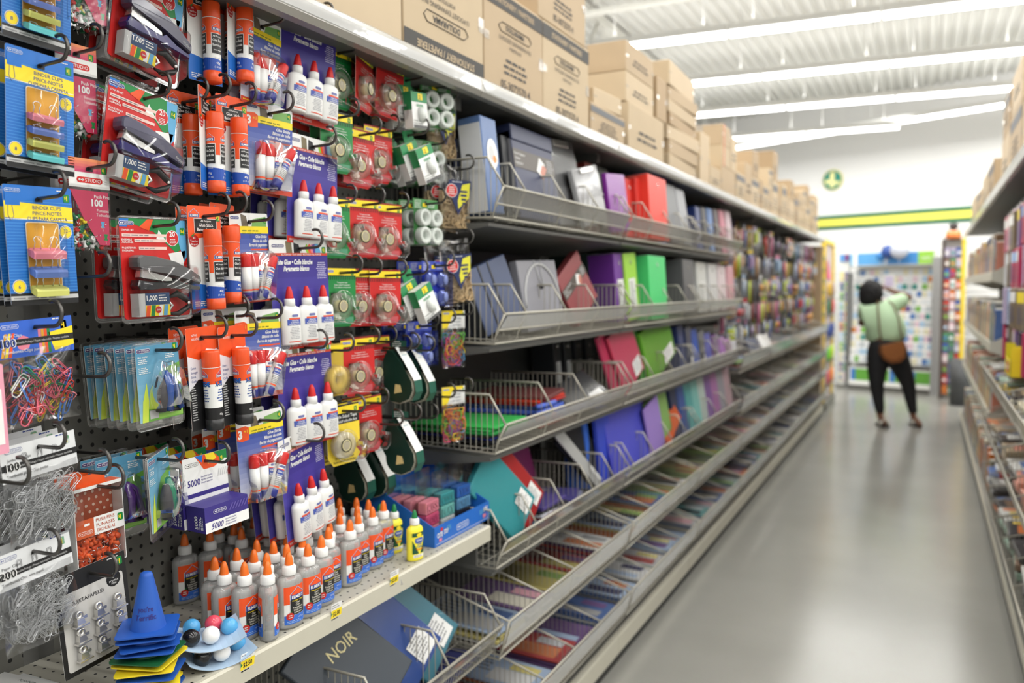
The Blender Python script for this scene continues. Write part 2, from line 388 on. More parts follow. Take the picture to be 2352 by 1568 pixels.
# ================================================================ shelving run beside the camera
BAYS = [(-0.2, 0.92), (0.92, 2.04)] + [(2.04+1.12*i, 3.16+1.12*i) for i in range(7)] + [(9.88, 10.6)]
XB = -1.44
PEG = perforated('pegboard', sc(122, 121, 115), 'YZ', rad=.16); DECK = perforated('perforated_deck', sc(176, 173, 160), 'XY', rad=.11)
BACKP = mat('back_panel', sc(46, 46, 45), 0.5); LIP = mat('shelf_lip', sc(172, 170, 164), 0.25, 0.3); KICK = mat('kick', sc(120, 119, 112), 0.5)
GRIT = M(62, 62, 60, .7)
names = ['nearest', 'second', 'third', 'fourth', 'fifth', 'sixth', 'seventh', 'eighth', 'ninth', 'last']
for i, (y0, y1) in enumerate(BAYS):
    p = Proto('gondola_bay', 'shelving'); e = .001
    peg = i <= 1 or i >= 5
    p.part('back_panel', MB().box((XB-.02, y0+.02, .12), (XB, y1-.02, 2.1), PEG if peg else BACKP))
    for s_ in (0,):
        p.part('upright', MB().box((XB-.05, y0-.015+.016, 0), (XB+.012, y0+.016+.015, 2.12), DARKSHELF))
    p.part('base_deck', MB().box((XB, y0+e, .085), (-1.125, y1-e, .12), KICK).box((-1.135, y0+e, .05), (-1.105, y1-e, .125), SHELFM, b=.004))
    p.part('kick_plate', MB().box((-1.15, y0+e, 0), (-1.123, y1-e, .085), GRIT).box((-1.123, y0+e, .035), (-1.117, y1-e, .05), KICK))
    ts = p.part('top_shelf', MB().box((-1.95, y0+e, 2.095), (-1.13, y1-e, 2.125), DARKSHELF) if i == 1 else MB().box((-1.95, y0+e, 2.095), (-1.13, y1-e, 2.125), DARKSHELF).box((-1.5, y0+.01, 2.06), (-1.2, y0+.04, 2.095), DARKSHELF))
    p.part('shelf_lip', MB().prism([(-1.14, 2.128), (-1.118, 2.139), (-1.111, 2.133), (-1.108, 2.098), (-1.116, 2.085), (-1.14, 2.085)], y0+e, y1-e, LIP, T=Matrix(((1, 0, 0, 0), (0, 0, 1, 0), (0, 1, 0, 0), (0, 0, 0, 1)))), parent=ts)
    p.part('price_channel', MB().box((-1.1075, y0+.012, 2.101), (-1.1055, y1-.012, 2.122), clear('channel', body=.3)), parent=ts)
    p.put(Matrix.Identity(4), 'steel shelving bay with cartons on its top shelf, %s bay of the long run' % names[i], 'shelving bays of the long run')

# painted shelf that carries the glue bottles
SZ = 0.888
sh = Proto('metal_shelf', 'shelf')
sh.part('deck', MB().box((XB+.014, .3, SZ-.03), (-1.10, 2.025, SZ), DECK))
sh.part('front_lip', MB().prism([(-1.1, SZ), (-1.092, SZ), (-1.088, SZ-.004), (-1.088, SZ-.042), (-1.1, SZ-.046)], .3, 2.025, SHELFM, T=Matrix(((1, 0, 0, 0), (0, 0, 1, 0), (0, 1, 0, 0), (0, 0, 0, 1)))))
sh.part('bracket', MB().box((XB+.014, 2.015, SZ-.12), (-1.13, 2.024, SZ-.03), DARKSHELF))
sh.put(Matrix.Identity(4), 'beige perforated steel shelf under the hanging goods, glue bottles standing on it')

# ---------------------------------------------------------------- wire baskets
STRIP = clear('ticket_strip', tint=(.6, .6, .58), body=.22, rough=.15)
def basket(L, divs, kind='trap', fine=.014, dr=.0022, strip=True):
    """x: out of the shelf (0 = back panel), y: along, z: 0 = front rail height"""
    p = Proto('wire_basket', 'basket')
    fx = .388 if kind == 'trap' else .395
    fb = (.353, -.084) if kind == 'trap' else (.36, -.118); lw = (.363, -.046) if kind == 'trap' else (.372, -.085)
    bk = .014; bb = -.075 if kind == 'trap' else -.1
    p.part('front_rail', MB().tube([(fx, 0, 0), (fx, L, 0)], .0042, WIRE, 6).tube([(lw[0], 0, lw[1]), (lw[0], L, lw[1])], .0036, WIRE, 6).tube([(fb[0], 0, fb[1]), (fb[0], L, fb[1])], .0036, WIRE, 6))
    b = MB(); n = int(L/fine)
    for i in range(n+1):
        y = L*i/n; b.tube([(fx, y, 0), (lw[0], y, lw[1]), (fb[0], y, fb[1])], .0012, WIRE, 4, cap=False)
    p.part('front_grid', b)
    b = MB(); n2 = int(L/.045)
    for i in range(n2+1):
        y = L*i/n2; b.tube([(fb[0], y, fb[1]), (bk, y, bb)], .0015, WIRE, 4, cap=False)
    for k in range(1, 6): b.tube([(bk+(fb[0]-bk)*k/6, 0, bb+(fb[1]-bb)*k/6), (bk+(fb[0]-bk)*k/6, L, bb+(fb[1]-bb)*k/6)], .0018, WIRE, 4, cap=False)
    p.part('bottom_grid', b)
    tp = [(bk, .083), (.337, .083), (fx, 0)] if kind == 'trap' else [(bk, .112), (fx, 0)]
    dm = MB().tube([(x, 0, z) for x, z in tp], .0036, WIRE, 6)
    x = bk
    def topz(x):
        for (a, za), (c, zc) in zip(tp, tp[1:]):
            if a <= x <= c: return za+(zc-za)*(x-a)/(c-a)
        return 0
    def botz(x): return bb+(fb[1]-bb)*(x-bk)/(fb[0]-bk) if x < fb[0] else fb[1]+(0-fb[1])*(x-fb[0])/(fx-fb[0])
    while x < fx-.005:
        dm.tube([(x, 0, topz(x)), (x, 0, botz(x))], dr*.62, WIRE, 4, cap=False); x += .0185
    dm.tube([(bk, 0, bb+.012), (fb[0], 0, fb[1]+.012)], dr*.7, WIRE, 4, cap=False)
    dm.tube([(bk, 0, bb), (fb[0], 0, fb[1]), (lw[0], 0, lw[1]), (fx, 0, 0)], .0036, WIRE, 6)
    dm = dm.mesh('divider')
    for y in divs: p.part('divider', dm, Mx=T3(0, y, 0))
    if strip:
        p.part('ticket_strip', MB().add([(fx+.003, .01, -.006), (fx+.003, L-.01, -.006), (lw[0]+.004, L-.01, lw[1]+.004), (lw[0]+.004, .01, lw[1]+.004)], [(0, 1, 2, 3)], STRIP))
    return p
ROWZ = {1: 1.837, 2: 1.483, 3: 1.171, 4: .838, 5: .608, 6: .333}
rown = {1: 'top', 2: 'second', 3: 'third', 4: 'fourth', 5: 'fifth', 6: 'lowest'}
divset = {(1, 1): [0, .14, .44, .74, 1.08], (2, 1): [.02, .30, .58, .86, 1.1], (3, 1): [0, .25, .5, .75, 1.1]}
for r in (1, 2, 3, 4):
    for k in (1, 2, 3):
        y0 = 2.055+1.12*(k-1); L = 1.095
        if r == 3: dv = {1: [.0, .33, .62, 1.08], 2: [.02, .3, .6, .85, 1.08], 3: [.02, .4, .7, 1.08]}[k]
        elif r == 4: dv = {1: [0, .2, .42, .68, .9, 1.08], 2: [.02, .3, .6, .85, 1.08], 3: [.02, .4, .7, 1.08]}[k]
        else: dv = {1: [0, .14, .44, .74, 1.08], 2: [.02, .28, .57, .86, 1.08], 3: [.02, .3, .58, .86, 1.08]}[k]
        basket(L, dv, fine=(.013, .02, .03)[k-1], strip=True).put(T3(XB, y0, ROWZ[r]), 'wire basket shelf of folders and binders, %s row, %s bay past the hanging goods' % (rown[r], ORD[k-1]), 'wire baskets')
for r in (5, 6):
    for i in range(1 if r == 5 else 1, 10):
        y0, y1 = BAYS[i]; L = y1-y0-.025
        kd = 'trap' if (r == 5 and i == 1) else 'slope'
        dv = [.1, .52, .80, 1.08] if kd == 'trap' else [L*q for q in ((0, .22, .45, .68, .98) if i < 4 else (0, .33, .66, 1))]
        basket(L, dv, kd, fine=.014 if i < 3 else .03).put(T3(XB, y0+.012, ROWZ[r]), 'wire basket shelf of paper goods, %s row, %s bay of the run' % (rown[r], names[i]), 'wire baskets')
for r, z in ((3, 1.12), (4, .838)):
    for i in range(5, 10):
        y0, y1 = BAYS[i]; L = y1-y0-.025
        basket(L, [L*.33, L*.66], 'slope', fine=.03).put(T3(XB, y0+.012, z), 'wire basket shelf of pads and books, %s row, %s bay of the run' % (rown[r], names[i]), 'wire baskets')
# panels that carry the baskets (slim steel shelf below each basket row)
for r in (1, 2, 3, 4):
    for k in (1, 2, 3):
        y0 = 2.052+1.12*(k-1)
        b = MB().prism([(XB+.013, ROWZ[r]-.088), (-1.1, ROWZ[r]-.098), (-1.1, ROWZ[r]-.108), (XB+.013, ROWZ[r]-(.118 if r == 4 else .15))], y0, y0+1.105, DARKSHELF, T=Matrix(((1, 0, 0, 0), (0, 0, 1, 0), (0, 1, 0, 0), (0, 0, 0, 1))))
        single('shelf_tray', b, 'grey steel tray under the %s basket row, %s bay past the hanging goods' % (rown[r], ORD[k-1]), 'shelf', 'steel trays under the baskets')
# ================================================================ packaged goods, each kind built once
C = {k: M(*v) for k, v in dict(blue=(28, 112, 200), dblue=(34, 60, 140), navy=(44, 40, 120), red=(206, 30, 28), orange=(238, 84, 30), yel=(250, 222, 40), ochre=(222, 160, 40), green=(20, 134, 62), lime=(150, 200, 60), teal=(60, 140, 160),
     sky=(96, 170, 215), grey=(140, 140, 142), lgrey=(200, 200, 200), cream=(240, 236, 222), pink=(226, 130, 150), lblue=(110, 140, 205), lyel=(220, 222, 120), aqua=(110, 200, 200), kraft=(196, 160, 116), dgreen=(14, 52, 40), black=(22, 22, 24), white=(238, 238, 236), purple=(100, 60, 150), plum=(130, 40, 90)).items()}
def rods(mb, pts, r, m, n=5, **k): return mb.tube(pts, r, m, n, **k)
def cyl_warp(r, cx=0.0, cz=0.0): return lambda x, y, z: (cx+(r+z)*math.sin((x-cx)/r), y, cz+(r+z)*math.cos((x-cx)/r))
def ell_warp(a, b, cx=0.0, cz=0.0, off=.0004): return lambda x, y, z: (x, y, cz+z+off+b*math.sqrt(max(0.0, 1-((x-cx)/a)**2)))
AX = RX(-math.pi/2)     # lathe axis -> card's up
def grad(mb, x0, y0, x1, y1, z, c0, c1, n=10):
    for i in range(n):
        t = (i+.5)/n; c = [c0[k]+(c1[k]-c0[k])*t for k in range(3)]
        mb.rect(x0, y0+(y1-y0)*i/n, x1, y0+(y1-y0)*(i+1)/n, z, M(*[int(v) for v in c]))
def pill(mb, x, y, w, bg, fg, z=.0006, T=None):
    h = w*.24; mb.flat(rpoly(x-w/2, y-h/2, x+w/2, y+h/2, h*.48), z, fg, T); mb.flat(rpoly(x-w/2+h*.09, y-h/2+h*.09, x+w/2-h*.09, y+h/2-h*.09, h*.4), z+.0002, bg, T)
    mb.disc(x-w*.37, y, h*.16, z+.0004, fg, 10, T=T); mb.rect(x-w*.37, y-h*.06, x-w*.24, y+h*.06, z+.0004, fg, T); mb.flat([(x-w*.27, y-h*.2), (x-w*.2, y), (x-w*.27, y+h*.2)], z+.0004, fg, T)
    mb.text('STUDIO', x-w*.17, y-h*.24, h*.5, fg, z+.0004, w=w*.58, bold=0, T=T)
def ptag(mb, x, y, s, t='1', z=.0008, T=None):
    mb.flat(rpoly(x-s*.4, y-s*.5, x+s*.4, y+s*.5, s*.14, 3), z, C['green'], T); mb.text('$', x-s*.3, y-s*.1, s*.34, C['yel'], z+.0002, T=T, bold=.5); mb.text(t, x-s*.02, y-s*.32, s*.62, C['yel'], z+.0002, w=s*.36, T=T, bold=1)
def housemark(mb, x, y, w, z=.0006, T=None):
    """gabled house mark with the maker's name across its foot"""
    h = w*.62
    def house(k): return [(x-w/2*k, y-h*.5*k), (x+w/2*k, y-h*.5*k), (x+w/2*k, y-h*.02), (x+w*.0, y+h*.62*k), (x-w/2*k, y-h*.02)]
    mb.flat(house(1.06), z, WHITE, T); mb.flat(house(1.0), z+.0001, C['dblue'], T); mb.flat(house(.9), z+.0002, C['orange'], T)
    mb.rect(x-w*.5, y-h*.5, x+w*.5, y-h*.08, z+.0003, C['dblue'], T); mb.text("ELMER'S", x, y-h*.42, h*.28, WHITE, z+.0005, w=w*.9, bold=1.2, al='c', T=T)
def blister(mb, poly, h, inset, m=None):
    m = m or BLIST; cx = sum(p[0] for p in poly)/len(poly); cy = sum(p[1] for p in poly)/len(poly); k = len(poly)
    mx_ = max(abs(p[0]-cx) for p in poly); my_ = max(abs(p[1]-cy) for p in poly); fx_ = 1-inset/mx_; fy_ = 1-inset/my_
    q = [(cx+(x-cx)*fx_, cy+(y-cy)*fy_) for x, y in poly]; q2 = [(cx+(x-cx)*(fx_-.04), cy+(y-cy)*(fy_-.04)) for x, y in poly]
    vs = [(x, y, .0015) for x, y in poly]+[(x, y, h*.8) for x, y in q]+[(x, y, h) for x, y in q2]
    mb.add(vs, [(i, (i+1) % k, k+(i+1) % k, k+i) for i in range(k)]+[(k+i, k+(i+1) % k, 2*k+(i+1) % k, 2*k+i) for i in range(k)]+[tuple(range(2*k, 3*k))], m, True); return mb
def card(w, h, col, top=.018, r=.003, back=None):
    return MB().prism(rpoly(-w/2, top-h, w/2, top, r), -.0007, 0, back or col, side=WHITE).flat(rpoly(-w/2, top-h, w/2, top, r), .0002, col).flat([(-.006, -.004), (.006, -.004), (.006, .001), (.002, .004), (-.002, .004), (-.006, .001)], .0012, BLACK)
G = {}
# ---- binder clip cards
def binder_card(key, n, cols, big):
    p = Proto('binder_clip_card', 'binder clips'); w, h = .108, .178; b = card(w, h, C['blue'], .02); x0, x1, yt = -w/2, w/2, .02
    for i in range(30): b.rect(x0, yt-h+.02+i*.0046, x1, yt-h+.0212+i*.0046, .0004, M(64, 140, 214))
    b.flat([(x0, yt-.024), (x1, yt-.03), (x1, yt-.054), (x0, yt-.048)], .0006, C['yel']); b.rect(x0, yt-.0505, x1, yt-.0495, .0007, WHITE)
    b.rect(x0+.002, yt-.03, x0+.024, yt-.012, .0009, C['blue']); rods(b, [(x0+.006, yt-.03, .001), (x0+.005, yt-.045, .001), (x0+.009, yt-.052, .001), (x0+.014, yt-.046, .001), (x0+.012, yt-.03, .001)], .0005, C['grey'], 4)
    for i, t in enumerate(('BINDER CLIPS', 'PINCE-NOTES', 'CLIPS PARA CARPETA')): b.text(t, x0+.066, yt-.035-i*.0082, .0055, C['dblue'], .0009, w=.052+.012*(i == 2), al='c')
    pill(b, x0+.014, yt-.008, .024, C['blue'], WHITE); ptag(b, x1-.009, yt-.016, .012, '1')
    b.lines(x1-.024, x1-.003, yt-.006, 1, .002, WHITE, .0006, .0015)
    b.flat(rpoly(x0+.03, yt-h+.02, x0+.083, yt-.054, .004), .0008, C['cream']); b.flat(rpoly(x0+.031, yt-h+.021, x0+.082, yt-.055, .004), .0009, C['ochre'])
    for (cx, cy, t, u) in ((x1-.014, yt-.068, '25' if not big else '32', '1'), (x0+.014, yt-h+.028, str(n), '')):
        b.disc(cx, cy, .0105, .0009, C['cream']); b.disc(cx, cy, .0095, .001, C['dblue']); b.disc(cx, cy, .009, .0011, C['yel'])
        b.text(t, cx, cy-.001 if u else cy-.003, .0055, C['dblue'], .0013, al='c', bold=.6)
        if u: b.text('mm', cx+.006, cy+.0005, .0022, C['dblue'], .0013, al='c'); b.text('1"', cx, cy-.006, .0035, C['dblue'], .0013, al='c')
    b.rect(x0, yt-h, x1, yt-h+.018, .0006, BLACK); b.rect(x0, yt-h+.008, x1, yt-h+.014, .0008, C['lgrey']); b.lines(x0+.004, x1-.004, yt-h+.0095, 1, .003, C['grey'], .001, .002)
    p.part('card', b)
    cw = .040 if big else .038; ys = [-.078, -.106, -.134] if big else [-.078, -.0975, -.1165, -.135]
    for i, (y, c) in enumerate(zip(ys, cols)):
        kx = -.0245+(.0 if big else .0); hgt = .016 if big else .013
        m_ = MB().prism([(0, 0), (.0145, -hgt*.25), (.016, -hgt*.5), (.0145, -hgt), (0.002, -hgt*.62)], 0, cw+.012, c, T=T3(kx, y+.004, .002) @ Matrix(((0, 0, 1, 0), (0, 1, 0, 0), (1, 0, 0, 0), (0, 0, 0, 1))))
        m_.box((kx+.002, y+.0025, .002), (kx+cw+.010, y+.0055, .0045), c, b=.001)
        q = p.part('binder_clip', m_)
        for s_ in (0, 1):
            cx = kx+.0135+s_*.026; hy = .022 if (big or i == 0) else .007
            p.part('wire_handle', MB().tube([(cx-.006, y+.002, .005), (cx-.004, y+hy*.6, .007), (cx-.0065, y+hy*.85, .007), (cx-.003, y+hy, .007), (cx+.003, y+hy, .007), (cx+.0065, y+hy*.85, .007), (cx+.004, y+hy*.6, .007), (cx+.006, y+.002, .005)], .0008, CHROME, 5), parent=q)
    bl = MB(); blister(bl, rpoly(x0+.027, yt-h+.017, x0+.088, yt-.052, .006), .02, .005); p.part('blister', bl); G[key] = p
binder_card('binder_s', 8, [M(220, 130, 146), M(104, 128, 200), M(206, 208, 110), M(100, 196, 200)], False)
binder_card('binder_l', 6, [M(226, 130, 146), M(104, 134, 206), M(214, 216, 118)], True)
# ---- push pins in a clear box with a hanging header
def pins(n, x0, x1, y0, y1, z0, z1, cols, seed, s=1.0):
    rd = random.Random(seed); b = MB()
    for i in range(n):
        T = T3(rd.uniform(x0, x1), y0+(y1-y0)*rd.random()**1.2, rd.uniform(z0, z1)) @ Euler((rd.uniform(0, 6.3), rd.uniform(0, 6.3), 0)).to_matrix().to_4x4() @ SC(s, s, s)
        c = rd.choice(cols); b.lathe([(.0, -.006), (.0042, -.006), (.0042, -.0045), (.0024, -.003), (.0024, .002), (.0035, .004), (.0035, .0052), (0, .0056)], c, 8, T=T); b.tube([(0, 0, -.006), (0, 0, -.015)], .0006, CHROME, 4, T=T)
    return b
def pushpin():
    p = Proto('push_pin_pack', 'push pins'); w = .072; b = card(w, .045, C['lgrey'], .016)
    grad(b, -w/2, -.006, w/2, .016, .0004, (200, 60, 110), (236, 150, 90), 5)
    b.rect(-w/2, -.030, w/2, -.006, .0005, WHITE); pill(b, .0, -.018, .048, C['red'], WHITE); ptag(b, .026, .0, .011)
    p.part('header_card', b)
    c = MB().box((-w/2, -.128, -.022), (w/2, -.026, 0), BLIST); c.box((-w/2, -.03, -.023), (w/2, -.026, .001), BLIST)
    for x in (-w/2, w/2):
        for z in (-.022, 0): c.tube([(x, -.128, z), (x, -.026, z)], .0009, BLIST, 4)
    p.part('clear_box', c)
    d = MB().prism([(-w/2+.002, -.034), (w/2-.002, -.034), (w/2-.002, -.12), (.016, -.12), (-.012, -.078)], -.0016, -.0012, M(206, 48, 92)); d.text('Push Pins', .008, -.045, .0055, WHITE, -.0008, w=.028, bold=.3); d.text('100', .003, -.058, .011, WHITE, -.0008, w=.032, bold=1.5)
    d.text('Punaises', .012, -.067, .005, WHITE, -.0008, w=.022); d.text('Tachuelas', .011, -.074, .005, WHITE, -.0008, w=.024)
    for cx, cy, cc in ((.022, -.088, C['sky']), (.027, -.108, C['green'])): d.flat([(cx-.004, cy+.006), (cx+.004, cy+.006), (cx+.002, cy), (cx+.004, cy-.004), (cx-.004, cy-.004), (cx-.002, cy)], -.0009, cc); d.rect(cx-.0004, cy-.01, cx+.0004, cy-.004, -.0009, WHITE)
    p.part('insert', d)
    p.part('push_pins', pins(62, -w/2+.007, w/2-.007, -.122, -.075, -.017, -.006, [C['green'], C['yel'], WHITE, C['red'], M(20, 110, 70), WHITE], 4), kind='stuff'); G['pushpin'] = p
pushpin()
def pushpin_orange():
    p = Proto('push_pin_box', 'push pins'); w, h, dz = .088, .138, .026
    o = M(226, 92, 34)
    b = MB().box((-w/2, -h+.004, -dz), (w/2, .004, -dz+.001), M(170, 70, 30)); b.box((-w/2, .003, -dz), (w/2, .0045, 0), o); b.box((-w/2, -h+.0035, -dz), (w/2, -h+.005, 0), WHITE)
    b.box((-w/2-.0012, -h+.004, -dz), (-w/2, .0045, .0005), WHITE); b.box((w/2, -h+.004, -dz), (w/2+.0012, .0045, .0005), WHITE); b.rect(-w/2, -.001, w/2, .0045, .0009, WHITE)
    b.box((-w/2+.005, .004, -.014), (w/2-.02, .02, -.013), o)
    for j in range(4):
        for i in range(6): b.disc(-.033+i*.0135+(j % 2)*.006, -.012-j*.011, .0026, -dz+.0018, M(220, 190, 170), 10)
    p.part('box', b)
    s_ = MB().rect(-w/2, -.078, -.012, -.048, .001, M(196, 84, 40)); s_.rect(-.012, -.078, w/2+.001, -.048, .001, WHITE)
    for i, t in enumerate(('PUSH PINS', 'PUNAISES', 'TACHUELAS')): s_.text(t, -.008, -.057-i*.0085, .0058, M(190, 80, 40), .0016, w=.034, al='l')
    pill(s_, -.028, -.07, .026, M(196, 84, 40), WHITE, .0012); s_.rect(-.03, -.059, -.02, -.055, .0014, WHITE); ptag(s_, .037, -.06, .013, '1', .0014)
    p.part('sleeve_band', s_); p.part('window', MB().rect(-w/2, -h+.005, w/2, .003, .0006, BLIST))
    p.part('push_pins', pins(85, -w/2+.007, w/2-.007, -h+.012, -.082, -dz+.008, -.006, [M(236, 96, 34), M(226, 84, 28)], 9, 1.25), kind='stuff'); G['pushpin_o'] = p
pushpin_orange()
# ---- stapler sets
def stapler_pack(key, arm, base):
    p = Proto('stapler_pack', 'stapler set'); w, h = .15, .182; t = .018; b = MB(); x0, x1 = -w/2, w/2
    b.prism(rpoly(x0+.006, t-h+.008, x1-.006, t-.004, .006), -.001, 0, C['red']); b.flat([(x0+.006, t-.004), (x1-.006, t-.004), (x1-.006, t-.05), (x1-.03, t-.062), (0, t-.026), (x0+.03, t-.012)], .0004, C['green'])
    for q, c in (([(-.03, 0), (-.012, .014), (.0, .014), (-.01, -.006)], C['orange']), ([(.0, .014), (.012, .014), (.006, -.006)], C['green']), ([(.01, -.004), (.024, -.022), (.004, -.02)], WHITE), ([(.028, -.045), (.066, -.04), (.06, -.068), (.036, -.068)], WHITE), ([(.045, .014), (.069, .014), (.069, -.05), (.062, -.06), (.05, -.02)], C['sky']), ([(x0+.006, .0135), (-.05, .0135), (-.054, 0), (x0+.006, .0)], C['blue'])): b.flat(q, .0006, c)
    pill(b, x0+.02, .006, .03, C['dblue'], WHITE, .0008); b.disc(.038, -.018, .014, .0008, WHITE); b.disc(.038, -.018, .013, .0009, C['red']); b.text('20', .038, -.015, .009, WHITE, .0012, al='c', bold=1); b.lines(.03, .047, -.021, 4, .0026, WHITE, .0012, al='c')
    ptag(b, .061, -.006, .013, '4')
    for i, s_ in enumerate(('STAPLER SET', 'ENSEMBLE', 'AGRAFAGE', 'PAQUETE PARA', 'ENGRAPAR')): b.text(s_, x0+.009, -.007-[0, .016, .0205, .03, .0345][i], .0032, WHITE, .0008, w=.028, bold=.6)
    for i, (xx, yy) in enumerate(((x0+.01, -.0165), (x0+.034, -.0255), (x0+.042, -.0385))): b.rect(xx, yy, x0+.1-(2-i)*-.008, yy+.005, .0007, M(240, 205, 196)); b.lines(xx+.002, x0+.09, yy+.0015, 1, .002, C['grey'], .0009, .0018)
    p.part('card', b)
    tr = MB().tube([(x, y, .001) for x, y in rpoly(x0+.002, t-h+.002, x1-.002, t-.001, .01)], .0022, BLIST, 6, closed=True)
    blister(tr, rpoly(x0+.012, -.158, x1-.004, -.062, .01), .034, .004); tr.prism(rpoly(x0+.001, t-h, x1-.001, t, .01), -.0016, -.0012, BLIST); p.part('blister', tr)
    def prof(pts, z0, z1, m, bv=.0015):
        m_ = MB(); k = len(pts); cx = sum(a for a, _ in pts)/k; cy = sum(a for _, a in pts)/k
        sh_ = [(cx+(x-cx)*.97, cy+(y-cy)*.9) for x, y in pts]
        vs = [(x, y, z0+bv) for x, y in pts]+[(x, y, z1-bv*2) for x, y in pts]+[(x, y, z1) for x, y in sh_]+[(x, y, z0) for x, y in sh_]
        m_.add(vs, [(i, (i+1) % k, k+(i+1) % k, k+i) for i in range(k)]+[(k+i, k+(i+1) % k, 2*k+(i+1) % k, 2*k+i) for i in range(k)]+[tuple(range(2*k, 3*k))], m, False); return m_
    q = p.part('stapler_arm', prof([(-.058, -.052), (-.059, -.060), (-.058, -.068), (-.053, -.072), (-.02, -.078), (.0, -.081), (.02, -.086), (.04, -.092), (.071, -.101), (.073, -.097), (.072, -.089), (.05, -.074), (.02, -.06), (-.02, -.051), (-.05, -.048)], .004, .03, arm).text('STUDIO', .05, -.089, .0042, C['lgrey'], .0305, w=.018, rot=-.42, bold=.3))
    p.part('magazine', prof([(-.048, -.07), (-.052, -.085), (-.046, -.087), (.0, -.094), (.014, -.094), (.012, -.088), (-.02, -.079)], .008, .024, CHROME), parent=q)
    p.part('stapler_base', prof([(-.056, -.09), (-.06, -.1), (-.056, -.106), (-.03, -.107), (0, -.105), (.03, -.108), (.072, -.111), (.072, -.106), (.04, -.099), (.018, -.089), (.01, -.096), (-.03, -.094)], .004, .028, base))
    sb = MB().box((-.059, -.152, .004), (.004, -.113, .024), C['lgrey']); sb.rect(-.046, -.1325, .004, -.113, .0246, M(40, 70, 110)); sb.text('1,000', -.044, -.125, .0085, WHITE, .0252, w=.022, bold=1); sb.lines(-.019, .002, -.118, 3, .0045, WHITE, .0252)
    sb.rect(-.046, -.152, .004, -.1335, .0246, C['yel'])
    for xx, c in ((-.04, C['orange']), (-.03, C['green']), (-.014, WHITE), (-.004, C['sky'])): sb.flat([(xx-.004, -.1335), (xx+.004, -.1335), (xx+.001, -.152), (xx-.007, -.152)], .0249, c)
    sb.disc(-.021, -.1415, .006, .0252, C['red']); sb.text('26/6', -.021, -.143, .003, WHITE, .0256, w=.009, al='c', bold=.5); p.part('staple_box', sb)
    p.part('staple_remover', MB().tube([(.012, -.122, .012), (.03, -.116, .013), (.05, -.127, .014), (.058, -.135, .014)], [.002, .006, .006, .002], BLACK, 8).tube([(.012, -.15, .012), (.03, -.152, .013), (.05, -.142, .014), (.058, -.135, .014)], [.002, .005, .005, .002], BLACK, 8).tube([(.006, -.125, .012), (.02, -.136, .012), (.006, -.15, .012)], .003, CHROME, 6).lathe([(.003, 0), (.003, .003), (0, .003)], CHROME, 10, T=T3(.048, -.133, .02)))
    G[key] = p
stapler_pack('stapler_n', M(74, 72, 96, .22, coat=.5), M(44, 38, 110, .2, coat=.6)); stapler_pack('stapler_g', M(88, 88, 90, .3, coat=.4), M(34, 34, 36, .2, coat=.6))
def mini_stapler(key, shell):
    p = Proto('mini_stapler_pack', 'mini stapler'); w, h, t = .098, .15, .016; x0, x1 = -w/2, w/2
    b = MB().prism(rpoly(x0+.006, t-h+.014, x1-.002, t-.005, .003), -.001, 0, WHITE); grad(b, x0+.006, t-h+.014, x1-.002, t-.005, .0003, (150, 195, 215), (80, 145, 180), 8)
    b.flat([(x0+.02, t-h+.014), (x0+.03, t-h+.06), (x0+.055, t-h+.1), (x1-.002, t-h+.11), (x1-.002, t-h+.014)], .0006, M(110, 176, 70)); b.flat([(x0+.01, t-h+.014), (x0+.014, t-h+.05), (x0+.024, t-h+.082), (x0+.026, t-h+.05), (x0+.022, t-h+.014)], .0008, M(206, 226, 80))
    pill(b, x0+.022, t-.013, .028, M(70, 50, 110), WHITE, .0008); b.text('Mini stapler', x0+.01, t-.025, .0032, WHITE, .0008, w=.02, bold=.3); b.lines(x0+.01, x0+.034, t-.029, 3, .003, WHITE, .0008); b.lines(x0+.01, x0+.034, t-.043, 4, .003, WHITE, .0008); b.text('Mini engrapadora', x1-.032, t-.02, .0032, WHITE, .0008, w=.026, bold=.3); b.lines(x1-.032, x1-.006, t-.024, 3, .003, WHITE, .0008)
    ptag(b, x1-.01, t-.011, .011); b.rect(x0+.026, t-h+.018, x0+.044, t-h+.033, .001, C['lgrey']); b.rect(x0+.044, t-h+.016, x1-.002, t-h+.035, .001, M(150, 205, 90)); pill(b, x0+.053, t-h+.026, .016, M(150, 205, 90), C['dblue'], .0012); b.lines(x1-.03, x1-.008, t-h+.027, 2, .004, WHITE, .0012)
    for i in range(3): b.rect(x1-.008, t-.06-i*.015, x1-.002, t-.05-i*.015, .001, C['sky'])
    p.part('card', b)
    bl = MB().tube([(x, y, .0) for x, y in rpoly(x0, t-h, x1, t, .008)], .0018, BLIST, 5, closed=True); bl.prism(rpoly(x0, t-h, x1, t, .008), -.0018, -.0014, BLIST)
    blister(bl, [(x0+.024, t-h+.036), (x0+.028, t-h+.07), (x0+.045, t-.034), (x0+.056, t-.03), (x1-.02, t-.05), (x1-.006, t-h+.036)], .034, .002); p.part('blister', bl)
    p.part('stapler_grip', MB().lathe([(.0, -.034), (.009, -.032), (.0125, -.01), (.011, .012), (.006, .028), (0, .032)], M(60, 58, 62, .5), 14, T=T3(x0+.04, -.072, .014) @ RZ(-.05) @ AX, sy=.9))
    p.part('stapler_body', MB().tube([(x0+.054, -.104, .014), (x0+.056, -.06, .016), (x0+.052, -.034, .014)], [.009, .010, .005], shell, 10).tube([(x0+.053, -.036, .012), (x0+.07, -.05, .012), (x0+.082, -.104, .012)], [.004, .006, .007], shell, 8).tube([(x0+.054, -.103, .012), (x0+.08, -.106, .012)], .004, BLACK, 6)); G[key] = p
